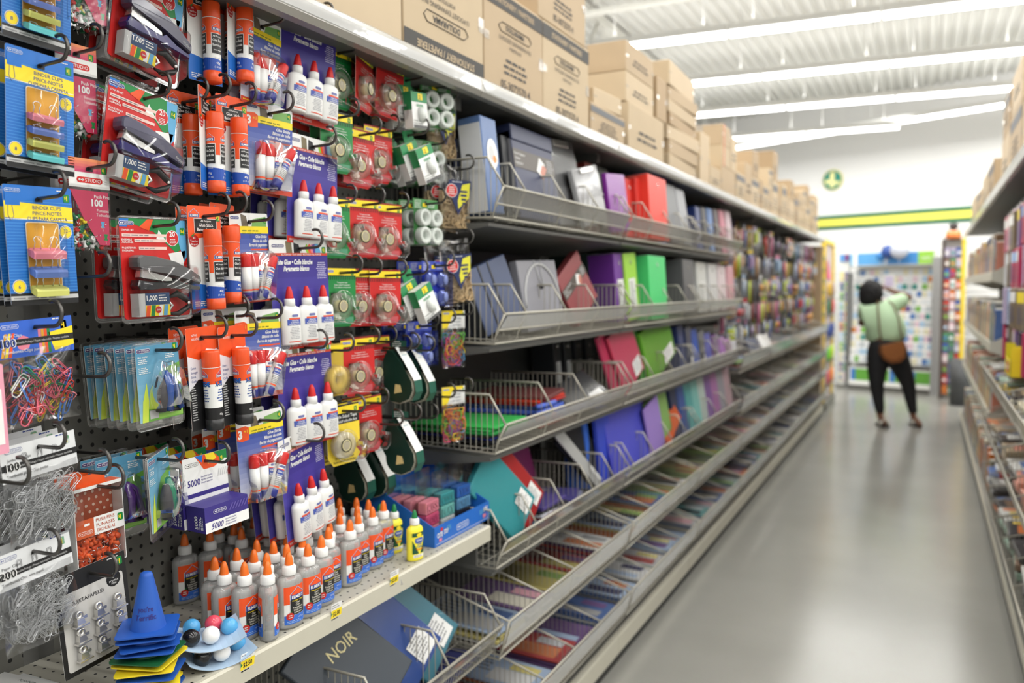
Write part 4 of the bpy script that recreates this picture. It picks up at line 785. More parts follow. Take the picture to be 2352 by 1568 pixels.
# ---- paper clips in bags
def clip_pts(s):
    w = .25; return [(-.5*s, w*s*.9, 0), (.35*s, w*s*.9, 0), (.5*s, w*s*.6, 0), (.5*s, -w*s*.6, 0), (.38*s, -w*s*.9, 0), (-.55*s, -w*s*.9, 0), (-.7*s, -w*s*.6, 0), (-.7*s, w*s*.2, 0), (-.58*s, w*s*.55, 0), (.2*s, w*s*.55, 0), (.32*s, w*s*.3, 0), (.32*s, -w*s*.3, 0), (.22*s, -w*s*.5, 0), (-.35*s, -w*s*.5, 0)]
def clip_bag(key, cols, n, s, r, hdr, texts, seed):
    p = Proto('paper_clip_bag', 'paper clips'); w = .15; b = MB(); b.T = SC(.8, .8, 1)
    b.prism([(-w/2, -.052), (w/2, -.052), (w/2, .016), (-w/2, .016)], -.0008, .0008, M(*hdr)); b.rect(-w/2, -.03, w/2, -.018, .0012, BLACK)
    b.text('Reclosable Package / Paquet refermable / Paquete resellable', -w/2+.032, -.0262, .0042, C['lgrey'], .0016, w=.108)
    ptag(b, w/2-.018, .0, .016); b.lines(w/2-.04, w/2-.006, .0118, 1, .003, C['dblue'] if key != 'clip_c' else WHITE, .0012, .0024)
    if key == 'clip_c':
        b.flat([(w/2-.05, -.012), (w/2-.0, -.004), (w/2, -.04), (w/2-.04, -.048), (w/2-.046, -.03)], .001, C['yel']); b.disc(-.026, -.026, .014, .001, C['pink'], 8)
        for i, c in enumerate((C['pink'], C['ochre'], C['orange'], C['green'])): b.rect(.004+i*.006, -.05, .0095+i*.006, -.004, .001, c)
        for i, c in enumerate((C['ochre'], C['yel'], C['orange'])): b.flat([(-w/2+.004+i*.007, -.05), (-w/2+.01+i*.007, -.05), (-w/2+.02+i*.007, -.006), (-w/2+.015+i*.007, -.006)], .001, c)
    else:
        for cx in (.0, .03, -.03): b.tube([(cx+y_*.9, -.009+x_*.55, .0015) for x_, y_, _ in clip_pts(.024)], .0004, C['grey'], 4)
    fg = BLACK if key != 'clip_c' else WHITE
    pill(b, -w/2+.026, .006, .034, M(*hdr), C['dblue'] if key != 'clip_c' else WHITE, .0012)
    b.text(texts[0], -w/2+.006, -.031, .015, WHITE if True else fg, .0018, w=.036, bold=3); b.text(texts[0], -w/2+.006, -.031, .015, fg if key == 'clip_s' else (BLACK if key != 'clip_c' else C['dblue']), .002, w=.036, bold=1)
    b.text(texts[1], -w/2+.012, -.013, .0055, fg, .0016, w=.045); b.text(texts[2], -w/2+.008, -.043, .0062, fg, .0016, w=.08); b.flat([(-.006, -.003), (.006, -.003), (.004, .003), (-.004, .003)], .0018, BLACK)
    p.part('header_card', b); p.part('film_bag', puffy(.12, .115, .015, -.03, BAG, .08, seed)); rd = random.Random(seed); cb_ = MB()
    for i in range(n):
        an = rd.gauss(.9, .9); x, y, z = rd.uniform(-.042, .042), -.128+.072*rd.random(), rd.uniform(-.008, .010)
        T = T3(x, y, z) @ RZ(an) @ RX(rd.uniform(-.6, .6)) @ RY(rd.uniform(-.12, .12)); cb_.tube([(a*1, c_*1, 0) for a, c_, _ in clip_pts(s)], r, rd.choice(cols), 4, T=T, cap=False)
    p.part('paper_clips', cb_, kind='stuff'); G[key] = p
SIL = mat('clip_steel', sc(215, 217, 220), .3, .6)
clip_bag('clip_c', [M(230, 110, 130), M(236, 140, 150), M(240, 214, 70), M(30, 140, 90), M(90, 140, 220), WHITE, M(230, 110, 130), M(200, 60, 50)], 60, .03, .001, (50, 100, 205), ('100', 'Paper Clips', 'Trombones/Clips jumbo'), 3)
clip_bag('clip_j', [SIL], 75, .032, .0006, (226, 228, 230), ('100', 'Jumbo Paper Clips', 'Trombones géants/Clips jumbo'), 5)
clip_bag('clip_s', [SIL], 130, .02, .0005, (226, 228, 230), ('200', 'Paper Clips', 'Trombones/Clips para papel'), 7)
# ---- bulldog clips card
def bulldog():
    p = Proto('bulldog_clip_card', 'bulldog clips'); w, h, t = .13, .17, .016; x0, x1 = -w/2, w/2; b = card(w, h, BLACK, t, .002); b.flat(rpoly(x0+.008, t-h+.008, x1-.008, t-.032, .005), .0005, M(206, 204, 200))
    b.disc(x1-.026, t-.04, .0135, .0008, BLACK); b.text('9', x1-.026, t-.039, .008, WHITE, .001, al='c', bold=1); b.text('PCS/MCX', x1-.026, t-.045, .003, WHITE, .001, w=.018, al='c', bold=.6); b.text('PZAS', x1-.026, t-.0495, .003, WHITE, .001, al='c', bold=.6); b.text('SUJETAPAPELES', x1-.045, t-.054, .0062, BLACK, .0008, al='r', bold=.5, w=.06); ptag(b, x1-.012, t-.014, .014); b.lines(x1-.034, x1-.003, t-.0055, 1, .002, WHITE, .0008, .002)
    p.part('card', b)
    for j in range(3):
        for i in range(3):
            x, y = x0+.03+i*.036, t-.078-j*.029
            p.part('bulldog_clip', MB().lathe([(.0028, 0), (.0068, 0), (.0068, .005), (.0028, .005), (.0028, 0)], CHROME, 12, T=T3(x, y+.008, .006)).box((x-.003, y-.002, .004), (x+.015, y+.003, .008), CHROME).prism([(x-.005, y+.003), (x+.006, y+.002), (x+.009, y-.008), (x-.006, y-.009)], .002, .012, CHROME).box((x-.01, y-.0115, .002), (x+.014, y-.009, .014), CHROME))
    G['bulldog'] = p
bulldog()
# ---- staples in a box under a header
def staples():
    p = Proto('staple_pack', 'staples'); w = .1; nv = M(56, 44, 128)
    b = MB().prism([(-w/2, -.07), (w/2, -.07), (w/2, .014), (-w/2, .014)], -.0008, .0005, WHITE)
    b.flat([(-.022, .014), (w/2, .014), (w/2, .0), (.02, -.014), (-.004, -.014)], .0007, C['orange']); b.flat([(0, .014), (.02, .014), (.026, .002), (.006, -.006)], .0009, C['yel']); b.flat([(.02, .014), (w/2, .014), (w/2, -.004), (.034, .0)], .0009, C['green']); b.flat([(-.022, .014), (-.004, .014), (-.008, .0)], .0009, C['blue']); ptag(b, w/2-.012, -.0, .012, z=.0012)
    pill(b, -.03, .0, .03, WHITE, BLACK, .001); b.text('5000', -w/2+.008, -.04, .0125, nv, .001, w=.028, bold=.7); [b.text(s_, -.012, -.028-i*.0056, .0036, nv, .001, w=.026) for i, s_ in enumerate(('Standard Staples', 'Agrafes standard', 'Grapas estandar'))]; b.rect(-w/2, -.062, w/2, -.054, .0008, nv)
    for i in range(5): b.flat([(.026+i*.005, -.034), (.03+i*.005, -.02), (.032+i*.005, -.02), (.028+i*.005, -.034)], .001, C['lgrey'])
    p.part('header_card', b)
    y0, y1, z1 = -.118, -.07, .052
    c = MB().box((-w/2, y0, .001), (w/2, y1, z1), nv); c.rect(-w/2, y0, w/2, y0+.02, z1+.0004, WHITE); pill(c, -.016, y1-.012, .03, nv, WHITE, z1+.0004); c.text('5000', -w/2+.012, y0+.005, .011, nv, z1+.0008, w=.028, bold=.7, ital=1); [c.text(s_, -.006, y0+.0145-i*.005, .0034, nv, z1+.0008, w=.026, ital=1) for i, s_ in enumerate(('Standard Staples', 'Agrafes standard', 'Grapas estandar'))]
    for i in range(6): c.flat([(.004+i*.007, y1-.018), (.012+i*.007, y1-.006), (.015+i*.007, y1-.006), (.007+i*.007, y1-.018)], z1+.0006, M(96, 84, 160))
    TL = T3(-w/2-.0004, (y0+y1)/2, z1/2) @ RY(-math.pi/2) @ RZ(math.pi/2)
    c.text('5000', -.018, -.006, .009, WHITE, .0004, T=TL @ T3(0, 0, 0), w=.026, bold=.7); c.lines(-.018, .014, -.012, 3, .004, WHITE, .0004, T=TL)
    p.part('staple_box', c); G['staples'] = p
staples()
# ================================================================ goods on their peg hooks
def hook(X, y, z, label, up=True):
    r = .0030; L = X-XB+.05; pts = [(0, 0, 0), (L-.03, 0, .006), (L-.012, 0, .0065)]
    cx, cz, R = L-.012, .0065+.019, .019
    for a in range(-70, 116, 20): pts.append((cx+R*math.cos(math.radians(a)), 0, cz+R*math.sin(math.radians(a))))
    p = Proto('peg_hook', 'peg hook'); p.part('rod', MB().tube(pts, r, DARKROD, 8)); p.part('backplate', MB().box((-.0015, -.012, -.022), (.003, .012, .008), DARKROD))
    p.put(T3(XB+.003, y, z-.004), label, 'metal peg hooks')
ROWW = ['top', 'second', 'third', 'fourth', 'fifth', 'sixth', 'seventh', 'lowest']
PEGS = []
def peg(key, px, py, desc, row, n=1, X=-1.2, yaw=0, roll=0, step=.03, empty=False, jit=3, sc_=1.0, pitch=0):
    """hang n packs on one hook; (px, py) is where the front pack's hole is seen"""
    P = PX(px, py, X); rd = random.Random(int(px*7+py))
    hook(X, P.y, P.z, 'metal hook holding the %s in the %s row' % (desc, row), True)
    for k in range(n):
        x = X-.004-k*step
        if x < XB+.03: break
        lab = '%s in the %s row, %s on its hook' % (desc, row, 'frontmost' if k == 0 else ORD[k]+' back')
        if n == 1: lab = '%s in the %s row, alone on its hook' % (desc, row)
        G[key].put(at((x, P.y, P.z), yaw+rd.uniform(-jit, jit)*(k > 0), roll+rd.uniform(-1.5, 1.5)*(k > 0), pitch, scale=sc_), lab)
def bare(px, py, X, label):
    P = PX(px, py, X); hook(X, P.y, P.z, label)
# column of binder clips and paper clips
peg('binder_s', 88, -142, 'blue card of pastel binder clips', 'top', 2, roll=-2)
peg('binder_s', 97, 152, 'blue card of pastel binder clips', 'second', 2, roll=-2, step=.035)
peg('binder_l', 92, 458, 'blue card of pastel binder clips', 'third', 4, roll=2, step=.02)
peg('clip_c', 84, 752, 'bag of coloured paper clips', 'fourth', 1, roll=4)
peg('clip_j', 92, 1027, 'bag of jumbo silver paper clips', 'fifth', 3, roll=5, step=.04)
peg('clip_s', 80, 1268, 'bag of small silver paper clips', 'sixth', 3, roll=6, step=.04)
# push pins
peg('pushpin', 200, -132, 'clear box of 100 push pins', 'top', 2)
peg('pushpin', 178, 124, 'clear box of 100 push pins', 'second', 1, X=-1.215)
peg('pushpin', 208, 388, 'clear box of 100 push pins', 'third', 2, step=.045)
bare(196, 638, -1.2, 'bent metal peg hook left bare below the push pins'); bare(196, 866, -1.2, 'bent metal peg hook left bare beside the mini staplers'); bare(196, 1084, -1.2, 'bent metal peg hook left bare above the orange push pin box')
peg('pushpin_o', 228, 1118, 'box of orange push pins', 'fifth', 2, X=-1.212, roll=2, step=.04)
peg('bulldog', 212, 1318, 'black card of nine bulldog clips', 'sixth', 1, X=-1.21, roll=5)
# stapler sets
peg('stapler_n', 352, -42, 'red stapler set with navy stapler', 'top', 2, roll=-9, step=.05)
peg('stapler_n', 335, 228, 'red stapler set with navy stapler', 'second', 2, roll=-9, step=.05)
peg('stapler_g', 356, 522, 'red stapler set with charcoal stapler', 'third', 2, roll=2, step=.062)
peg('mini_b', 362, 806, 'carded blue mini stapler', 'fourth', 6, X=-1.19, roll=3, step=.026, jit=2)
peg('mini_g', 366, 1056, 'carded green mini stapler', 'fifth', 1, X=-1.19, yaw=-28, roll=5)
G['mini_p'].put(at(PX(272, 1062, -1.25), 3, 2), 'carded purple mini stapler in the fifth row, behind the green one'); G['mini_b'].put(at(PX(238, 1062, -1.29), 3, 2), 'carded blue mini stapler in the fifth row, deep behind the green one')
# glue sticks on cards
peg('stick', 470, -22, 'card with one orange glue stick', 'top', 1, X=-1.21, yaw=4); peg('stick', 545, -16, 'slim card with one orange glue stick', 'top', 2, X=-1.2, yaw=-20, roll=-2)
peg('stick', 424, 236, 'half-hidden card with one orange glue stick', 'second', 1, X=-1.24); peg('stick', 474, 228, 'slanted card with one orange glue stick', 'second', 1, X=-1.2, yaw=-30); peg('stick', 535, 245, 'straight card with one orange glue stick', 'second', 2, X=-1.2, yaw=3)
peg('stick', 472, 498, 'broad card with one orange glue stick', 'third', 2, X=-1.19, yaw=2, roll=2); peg('stick', 514, 492, 'slim card with one orange glue stick', 'third', 2, X=-1.215, yaw=-10)
peg('xtreme', 466, 776, 'black and orange strong glue stick card', 'fourth', 2, X=-1.185, yaw=-4, roll=3, step=.045); peg('xtreme', 536, 772, 'other black and orange glue stick card', 'fourth', 2, X=-1.185, yaw=-6, roll=3, step=.045)
peg('staples', 474, 1060, 'white and purple box of staples', 'fifth', 4, X=-1.205, step=.054, roll=3, yaw=4)
# glue sticks in threes
peg('three', 605, 62, 'blue card of three glue sticks', 'top', 2, yaw=-3, roll=-3); peg('three', 622, 262, 'blue card of three glue sticks', 'second', 2, yaw=8, roll=-2)
peg('three', 575, 510, 'blue card of three glue sticks', 'third', 2, X=-1.21, yaw=-6, roll=3); peg('three', 596, 732, 'blue card of three glue sticks', 'fourth', 1, X=-1.2, yaw=4, roll=1); peg('three', 520, 728, 'half-hidden blue card of three glue sticks', 'fourth', 1, X=-1.235, roll=1)
peg('three', 600, 966, 'blue card of three glue sticks', 'fifth', 2, X=-1.19, yaw=6, roll=3, step=.05); peg('three', 520, 985, 'half-hidden blue card of three glue sticks', 'fifth', 2, X=-1.26, roll=2)
# white glue in threes
peg('white', 715, 58, 'purple card of three white glue bottles', 'top', 3, yaw=6, roll=-4, step=.05); peg('white', 722, 338, 'purple card of three white glue bottles', 'second', 3, yaw=2, roll=-2, step=.05)
peg('white', 690, 572, 'purple card of three white glue bottles', 'third', 2, X=-1.2, yaw=8, roll=2, step=.05); peg('white', 702, 800, 'purple card of three white glue bottles', 'fourth', 2, X=-1.2, yaw=6, roll=2, step=.05); peg('white', 694, 1012, 'purple card of three white glue bottles', 'fifth', 3, X=-1.19, yaw=-6, roll=7, step=.045)
# tape
peg('tape_g', 778, 125, 'green carded tape dispenser', 'top', 2, X=-1.215); peg('tape_g', 776, 272, 'green carded tape dispenser', 'second', 2, yaw=6); peg('tape_g', 770, 468, 'green carded tape dispenser', 'third', 2, X=-1.2, yaw=6); peg('tape_g', 784, 628, 'green carded tape dispenser', 'fourth', 1, X=-1.2, yaw=6); peg('tape_a', 764, 806, 'amber carded tape roll', 'fifth', 2, X=-1.2); peg('tape_y', 790, 945, 'yellow double sided tape card', 'sixth', 3, X=-1.19, yaw=8, roll=2)
peg('tape_r', 840, 138, 'red carded tape dispenser', 'top', 2, X=-1.2, yaw=-14, roll=-4); peg('tape_r', 900, 158, 'second red carded tape dispenser', 'top', 2, X=-1.2, yaw=6, roll=-5)
peg('tape_r', 828, 312, 'red carded tape dispenser', 'second', 2, X=-1.21, yaw=8, roll=-2); peg('tape_r', 872, 306, 'second red carded tape dispenser', 'second', 2, X=-1.22, yaw=6)
peg('tape_r', 836, 472, 'red carded tape dispenser', 'third', 2, X=-1.2, yaw=10); peg('tape_r', 892, 482, 'second red carded tape dispenser', 'third', 2, X=-1.2, yaw=10)
peg('tape_r', 830, 632, 'red carded tape dispenser', 'fourth', 2, X=-1.21, yaw=10); peg('tape_r', 888, 634, 'second red carded tape dispenser', 'fourth', 2, X=-1.19, yaw=12)
peg('tape_r', 824, 790, 'red carded tape dispenser', 'fifth', 1, X=-1.2, yaw=12, roll=2); peg('tape_r', 866, 786, 'second red carded tape dispenser', 'fifth', 2, X=-1.24, yaw=6); peg('tape_r', 846, 926, 'red carded tape dispenser', 'sixth', 2, X=-1.21, yaw=6, roll=2)
peg('carton', 935, 186, 'pair of invisible tape cartons', 'top', 2, yaw=15, roll=-4, step=.06); peg('carton', 940, 312, 'pair of invisible tape cartons', 'second', 2, yaw=20, roll=14, step=.06); peg('carton', 938, 632, 'pair of invisible tape cartons', 'fourth', 2, yaw=20, roll=16, step=.06)
peg('four_g', 1003, 202, 'clear bag of four white tape rolls', 'top', 4, X=-1.19, yaw=22, step=.045, jit=1); peg('four_g', 985, 335, 'clear bag of four white tape rolls', 'second', 4, X=-1.25, yaw=20, step=.045, jit=1); peg('four_g', 980, 470, 'clear bag of four white tape rolls', 'third', 4, X=-1.2, yaw=8, step=.045, jit=1)
peg('hook_b', 1000, 612, 'blue pack of four adhesive hooks', 'fourth', 3, X=-1.2, yaw=10, step=.04); peg('hook_b', 965, 750, 'blue pack of four adhesive hooks', 'fifth', 3, X=-1.23, yaw=10, step=.04)
peg('bigtape', 918, 800, 'dark green packing tape dispenser', 'fifth', 1, X=-1.19, yaw=84, roll=2); peg('bigtape', 955, 806, 'second dark green packing tape dispenser', 'fifth', 1, X=-1.22, yaw=84); peg('bigtape', 922, 962, 'dark green packing tape dispenser', 'sixth', 1, X=-1.18, yaw=84, roll=2); peg('bigtape', 862, 1020, 'shaded dark green packing tape dispenser', 'lowest', 1, X=-1.3, yaw=84); peg('bigtape', 815, 1030, 'dim dark green packing tape dispenser', 'lowest', 1, X=-1.32, yaw=84)
peg('elastic', 1012, 232, 'bag of natural elastic bands', 'top', 1, X=-1.24, yaw=20, roll=3); peg('elastic', 1046, 392, 'bag of natural elastic bands', 'second', 2, X=-1.19, yaw=26, roll=0, step=.05); peg('elastic', 1044, 562, 'bag of natural elastic bands', 'third', 2, X=-1.18, yaw=26, roll=6, step=.05)
peg('cband', 1044, 724, 'bag of bright coloured elastic bands', 'fourth', 1, X=-1.19, yaw=22, sc_=.92); peg('cband2', 1044, 898, 'bag of bright coloured elastic bands', 'fifth', 1, X=-1.19, yaw=22, sc_=.92)
bare(1003, 742, -1.2, 'bent metal peg hook left bare beside the coloured elastic bands'); bare(1003, 912, -1.2, 'bent metal peg hook left bare beside the lower coloured elastic bands'); bare(900, 806, -1.21, 'bent metal peg hook left bare beside the red tape'); bare(962, 960, -1.21, 'bent metal peg hook left bare behind the lower packing tape'); bare(880, 975, -1.2, 'bent metal peg hook left bare beside the lowest red tape')
bare(8, 1108, -1.18, 'bent metal peg hook at the near end of the paper clips')
# ================================================================ goods standing on the painted shelf
GLUE = clear('clear_bottle', tint=(.97, .97, .96), body=.2, rough=.1)
def clear_bottle():
    p = Proto('glue_bottle', 'clear glue'); a, bb = .029, .018
    prof = [(0, 0), (.9, 0), (.99, .002), (1, .005), (1, .088), (.98, .094), (.85, .1), (.5, .104), (.4, .106)]
    p.part('bottle', MB().lathe(prof, GLUE, 28, T=SC(a, bb, 1)).lathe([(r*.93, z*.97+.002) for r, z in prof[:-2]], clear('glue_gel', tint=(.98, .98, .97), body=.18, rough=.3), 20, T=SC(a, bb, 1)))
    for s_ in (0, 1):
        l = MB(); l.T = RZ(math.pi*s_) @ T3(0, 0, 0) @ RX(math.pi/2); l.warp = ell_warp(a, bb, off=.0005)
        l.rect(-.024, .01, .024, .085, 0, WHITE); l.flat([(-.024+.048*i/8, .085) for i in range(9)]+[(.024-.048*i/8, .05) for i in range(9)], .0002, C['orange'])
        l.flat([(-.024+.048*i/8, .01) for i in range(9)]+[(.024-.048*i/8, .024+.008*((8-i)/8)**2+.004) for i in range(9)], .0003, M(54, 110, 205))
        housemark(l, .004, .069, .034, .0005); l.rect(-.014, .027, .022, .059, .0006, WHITE); l.rect(-.0135, .0275, .0215, .0585, .0008, BLACK); l.text('Washable • Lavable', .004, .0545, .0026, C['yel'], .001, w=.028, al='c', bold=.6)
        for i, t in enumerate(('Clear', 'Claire', 'Transparente', 'School Glue', 'Colle clear')): l.text(t, .004, .0495-i*.0048, .0036, C['cream'], .001, w=(.013, .013, .026, .022, .02)[i], al='c', bold=.4)
        l.disc(-.014, .026, .0075, .0009, M(200, 40, 30)); l.flat([(-.015, .033), (-.01, .037), (-.012, .033)], .001, C['green']); l.lines(-.0185, -.0095, .027, 2, .004, WHITE, .0012, al='c'); l.text('147 mL', .0185, .019, .0034, WHITE, .0008, al='r'); l.lines(-.02, .021, .0155, 2, .003, M(160, 190, 235), .0008)
        p.part('label', l)
    q = p.part('bottle_cap', MB().lathe([(.0135, .1045), (.0138, .106), (.0138, .1195), (.0115, .1225), (.007, .1235)], WHITE, 22)); p.part('nozzle_tip', MB().lathe([(.0085, .1225), (.0085, .125), (.0068, .138), (.004, .146), (.0015, .148), (0, .1482)], M(244, 116, 34, .35), 18), parent=q); return p
BOT = clear_bottle()
tips = [(325,695),(395,715),(475,635),(500,720),(575,645),(587,580),(632,730),(658,660),(700,585),(757,665),(785,600),(803,530),(885,600),(893,540),(888,480),(925,410),(985,430),(995,548),(1032,380),(1070,440),(1072,485),(1080,325),(1155,390),(1160,335),(1172,285),(1195,430),(1262,285),(1270,390),(1340,295),(1367,340),(1425,305),(675,470),(640,410),(595,455),(500,470),(415,440),(340,430),(215,485),(100,480),(550,420),(785,480),(1262,335),(720,400),(460,385),(250,400),(870,350)]
pts = []
for cx, cy in tips:
    P = PZ(400+cx/3.028, 1050+cy/3.028, SZ+.148)
    if P.x > -1.118: P.x = -1.118
    if P.x < XB+.03: P.x = XB+.03
    pts.append([P.x, P.y])
for it in range(60):      # nudge neighbours apart so no two bottles share space
    for i in range(len(pts)):
        for j in range(i):
            dx, dy = pts[i][0]-pts[j][0], (pts[i][1]-pts[j][1])*.66; d = math.hypot(dx, dy)
            if d < .0395 and d > 1e-6:
                k = (.0395-d)/d/2; pts[i][0] += dx*k; pts[j][0] -= dx*k; pts[i][1] += dy*k/.66; pts[j][1] -= dy*k/.66
    for q in pts: q[0] = min(max(q[0], XB+.032), -1.118)
order = sorted(range(len(pts)), key=lambda i: (round((-1.118-pts[i][0])/.045), pts[i][1])); cnt = {}
for i in order:
    x, y = pts[i]; r_ = min(int(round((-1.118-x)/.045)), 7); cnt[r_] = cnt.get(r_, 0)+1; rd = random.Random(i)
    yaw = 90-rd.uniform(2, 14)
    if i == 6: yaw = 132
    lab = 'clear glue bottle, %s from the near end in the %s' % (ORD[cnt[r_]-1], 'front line' if r_ == 0 else '%s line back' % ORD[r_])
    if i == 6: lab = 'clear glue bottle turned edge-on at the near end of the shelf edge'
    BOT.put(T3(x, y, SZ+.0005) @ RZ(yaw*D2R), lab, None)
# yellow school glue with green tip
def yellow_bottle(name_tip):
    p = Proto('glue_bottle', 'school glue'); a, bb = .0245, .0155; yl = M(246, 232, 60, .35)
    p.part('bottle', MB().lathe([(0, 0), (.9, 0), (.99, .002), (1, .006), (1, .07), (.96, .077), (.8, .082), (.5, .086), (.44, .088)], yl, 26, T=SC(a, bb, 1)))
    l = MB(); l.T = RX(math.pi/2); l.warp = ell_warp(a, bb, off=.0005); l.rect(-.019, .008, .019, .07, 0, yl); l.rect(-.019, .06, .019, .07, .0002, M(20, 80, 50)); l.disc(.0, .064, .008, .0004, C['yel'], ry=.005); l.flat([(-.019, .052), (-.002, .018), (-.019, .018)], .0002, M(20, 80, 50)); l.flat([(.019, .052), (.002, .018), (.019, .018)], .0002, M(20, 80, 50))
    l.flat(rpoly(-.013, .044, .013, .057, .005), .0005, M(60, 90, 170)); l.text('School', 0, .049, .005, WHITE, .0008, w=.02, al='c', bold=1); l.text('Glue', 0, .04, .0055, M(60, 90, 170), .0008, w=.018, al='c', bold=1); l.text('Colle', 0, .033, .0055, M(60, 90, 170), .0008, w=.018, al='c', bold=1); l.text('Washable', 0, .027, .004, C['orange'], .0008, w=.022, al='c', bold=1); l.rect(-.017, .009, .017, .016, .0004, WHITE); l.lines(-.015, .015, .0135, 2, .003, C['grey'], .0006); p.part('label', l)
    q = p.part('bottle_cap', MB().lathe([(.0118, .087), (.012, .089), (.012, .1), (.0095, .103), (.006, .1035)], WHITE, 20)); p.part('nozzle_tip', MB().lathe([(.0072, .1025), (.007, .106), (.005, .117), (.0025, .1225), (0, .123)], M(20, 130, 70, .35), 16), parent=q); return p
YB = yellow_bottle('green'); P = PZ(923, 1279, SZ); YB.put(T3(-1.118, P.y, SZ+.0005) @ RZ(78*D2R), 'yellow school glue bottle with a green tip beside the blue display box')
for k, (px, py) in enumerate(((872, 1160), (748, 1165), (905, 1160))):
    P = PZ(px, py, SZ+.12); YB.put(T3(max(P.x, XB+.04), P.y, SZ+.0005) @ RZ(80*D2R), 'green-tipped glue bottle behind the clear ones, %s from the near end' % ORD[[1, 0, 2][k]])
P = PZ(852, 1182, SZ); single('storage_tub', MB().lathe([(0, 0), (.05, 0), (.055, .004), (.058, .05), (.06, .052), (.06, .06), (0, .061)], mat('green_tub', sc(16, 96, 60), .35), 28), 'dim green round tub against the pegboard behind the glue bottles', 'tub', Mx=T3(XB+.08, P.y-.02, SZ+.0005))
# blue display box of erasers
A = PZ(992, 1258, SZ); B = PZ(1127, 1191, SZ); A.x = max(min(A.x, -1.094), -1.12); B.x = A.x-.004
u = (Vector((B.x, B.y, 0))-Vector((A.x, A.y, 0))); Lb = u.length; u.normalize(); n_ = Vector((-u.y, u.x, 0))
DB = Matrix(((u.x, n_.x, 0, A.x), (u.y, n_.y, 0, A.y), (0, 0, 1, SZ+.0006), (0, 0, 0, 1)))     # x along the front, y towards the back panel
bc = M(32, 104, 196, .4); dep = .25; fh = .052; bh = .165
p = Proto('display_box', 'display box'); b = MB(); t = .003
b.box((0, 0, 0), (Lb, dep, t), bc); p.part('bottom', b)
F = T3(0, 0, 0) @ RX(math.pi/2)
b = MB().box((0, 0, t), (Lb, t, fh), bc); b.T = F; lx = Lb/2
pill(b, lx-.005, fh/2-.003, .068, bc, WHITE, .0006); b.rect(.008, .0055, Lb-.008, .0065, .0006, WHITE); b.text('CUTE', .012, .022, .012, WHITE, .0008, w=.028, bold=1.5); b.text('STOP', .047, .024, .012, WHITE, .0008, w=.022, bold=1.5); b.rect(.03, .036, .042, .044, .0006, C['red']); b.rect(.022, .01, .036, .018, .0006, C['pink']); b.text('NON', .062, .03, .013, C['sky'], .0008, w=.02, bold=1); b.text('SLAY', Lb-.06, .026, .012, C['sky'], .0008, w=.028, bold=1.5); b.text('LOW', Lb-.036, .03, .012, WHITE, .0008, w=.024, bold=1.5); b.rect(Lb-.04, .012, Lb-.022, .022, .0006, C['pink']); p.part('front_panel', b)
SM = Matrix(((0, 0, 1, 0), (1, 0, 0, 0), (0, 1, 0, 0), (0, 0, 0, 1)))
side = [(t, t), (dep, t), (dep, bh), (dep-.02, bh), (t, fh)]
p.part('side_panel', MB().prism(side, 0, t, bc, T=SM)); p.part('side_panel', MB().prism(side, Lb-t, Lb, bc, T=SM)); p.part('back_panel', MB().box((0, dep-t, t), (Lb, dep, bh), bc)); p.put(DB, 'bright blue card display box filled with packs of word erasers')
def eraser_pack(words_, cols):
    p = Proto('eraser_pack', 'erasers'); w, d, h = .062, .03, .145; z = .002
    for wd_, c in zip(words_, cols):
        m_ = MB().box((-w/2+.003, -d/2+.004, z), (w/2-.003, d/2-.002, z+.029), c, b=.002); m_.T = T3(0, -d/2+.004, z+.004) @ RX(math.pi/2)
        m_.prism([(-w/2+.006, .0), (w/2-.006, .0), (w/2-.006, .001), (-w/2+.006, .001)], 0, .002, c); m_.text(wd_, 0, .001, .019, M(110, 30, 60), .0012, w=w-.012, al='c', bold=2.2); m_.text(wd_, -.0006, .0018, .019, c, .002, w=w-.012, al='c', bold=1.6); m_.T = Matrix.Identity(4)  # darker offset word copy: shade around the raised letters, put in as colour
        p.part('word_eraser', m_); z += .0305
    b = MB().box((-w/2, -d/2, 0), (w/2, d/2, h), BLIST); p.part('clear_box', b); return p
rose = [M(240, 150, 165), M(224, 90, 130), M(240, 140, 160)]; tq = [M(225, 232, 228), M(130, 210, 200), M(70, 170, 176)]; bl = [M(40, 44, 56), M(110, 170, 215), M(50, 110, 200)]
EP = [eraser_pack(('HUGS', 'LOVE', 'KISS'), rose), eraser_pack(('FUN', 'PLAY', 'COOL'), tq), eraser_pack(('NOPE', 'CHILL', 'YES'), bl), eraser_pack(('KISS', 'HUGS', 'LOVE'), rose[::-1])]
lay = [(0, .045, .05, 'pink word erasers in clear box, front corner of the blue display'), (3, .045, .095, 'pink word erasers in clear box, second row of the blue display'), (3, .045, .14, 'pink word erasers in clear box, rear of the blue display'), (1, .125, .06, 'turquoise word erasers in clear box, front of the blue display'), (1, .12, .11, 'turquoise word erasers in clear box, rear of the blue display'), (2, .2, .06, 'blue word erasers in clear box, front of the blue display'), (2, .205, .11, 'blue word erasers in clear box, rear of the blue display')]
for k, x, y, lb in lay: EP[k].put(DB @ T3(x*Lb/.25, y, t+.001) @ SC(1.2, 1.1, 1.12) @ RZ(random.Random(k+int(y*100)).uniform(-.12, .12)), lb)
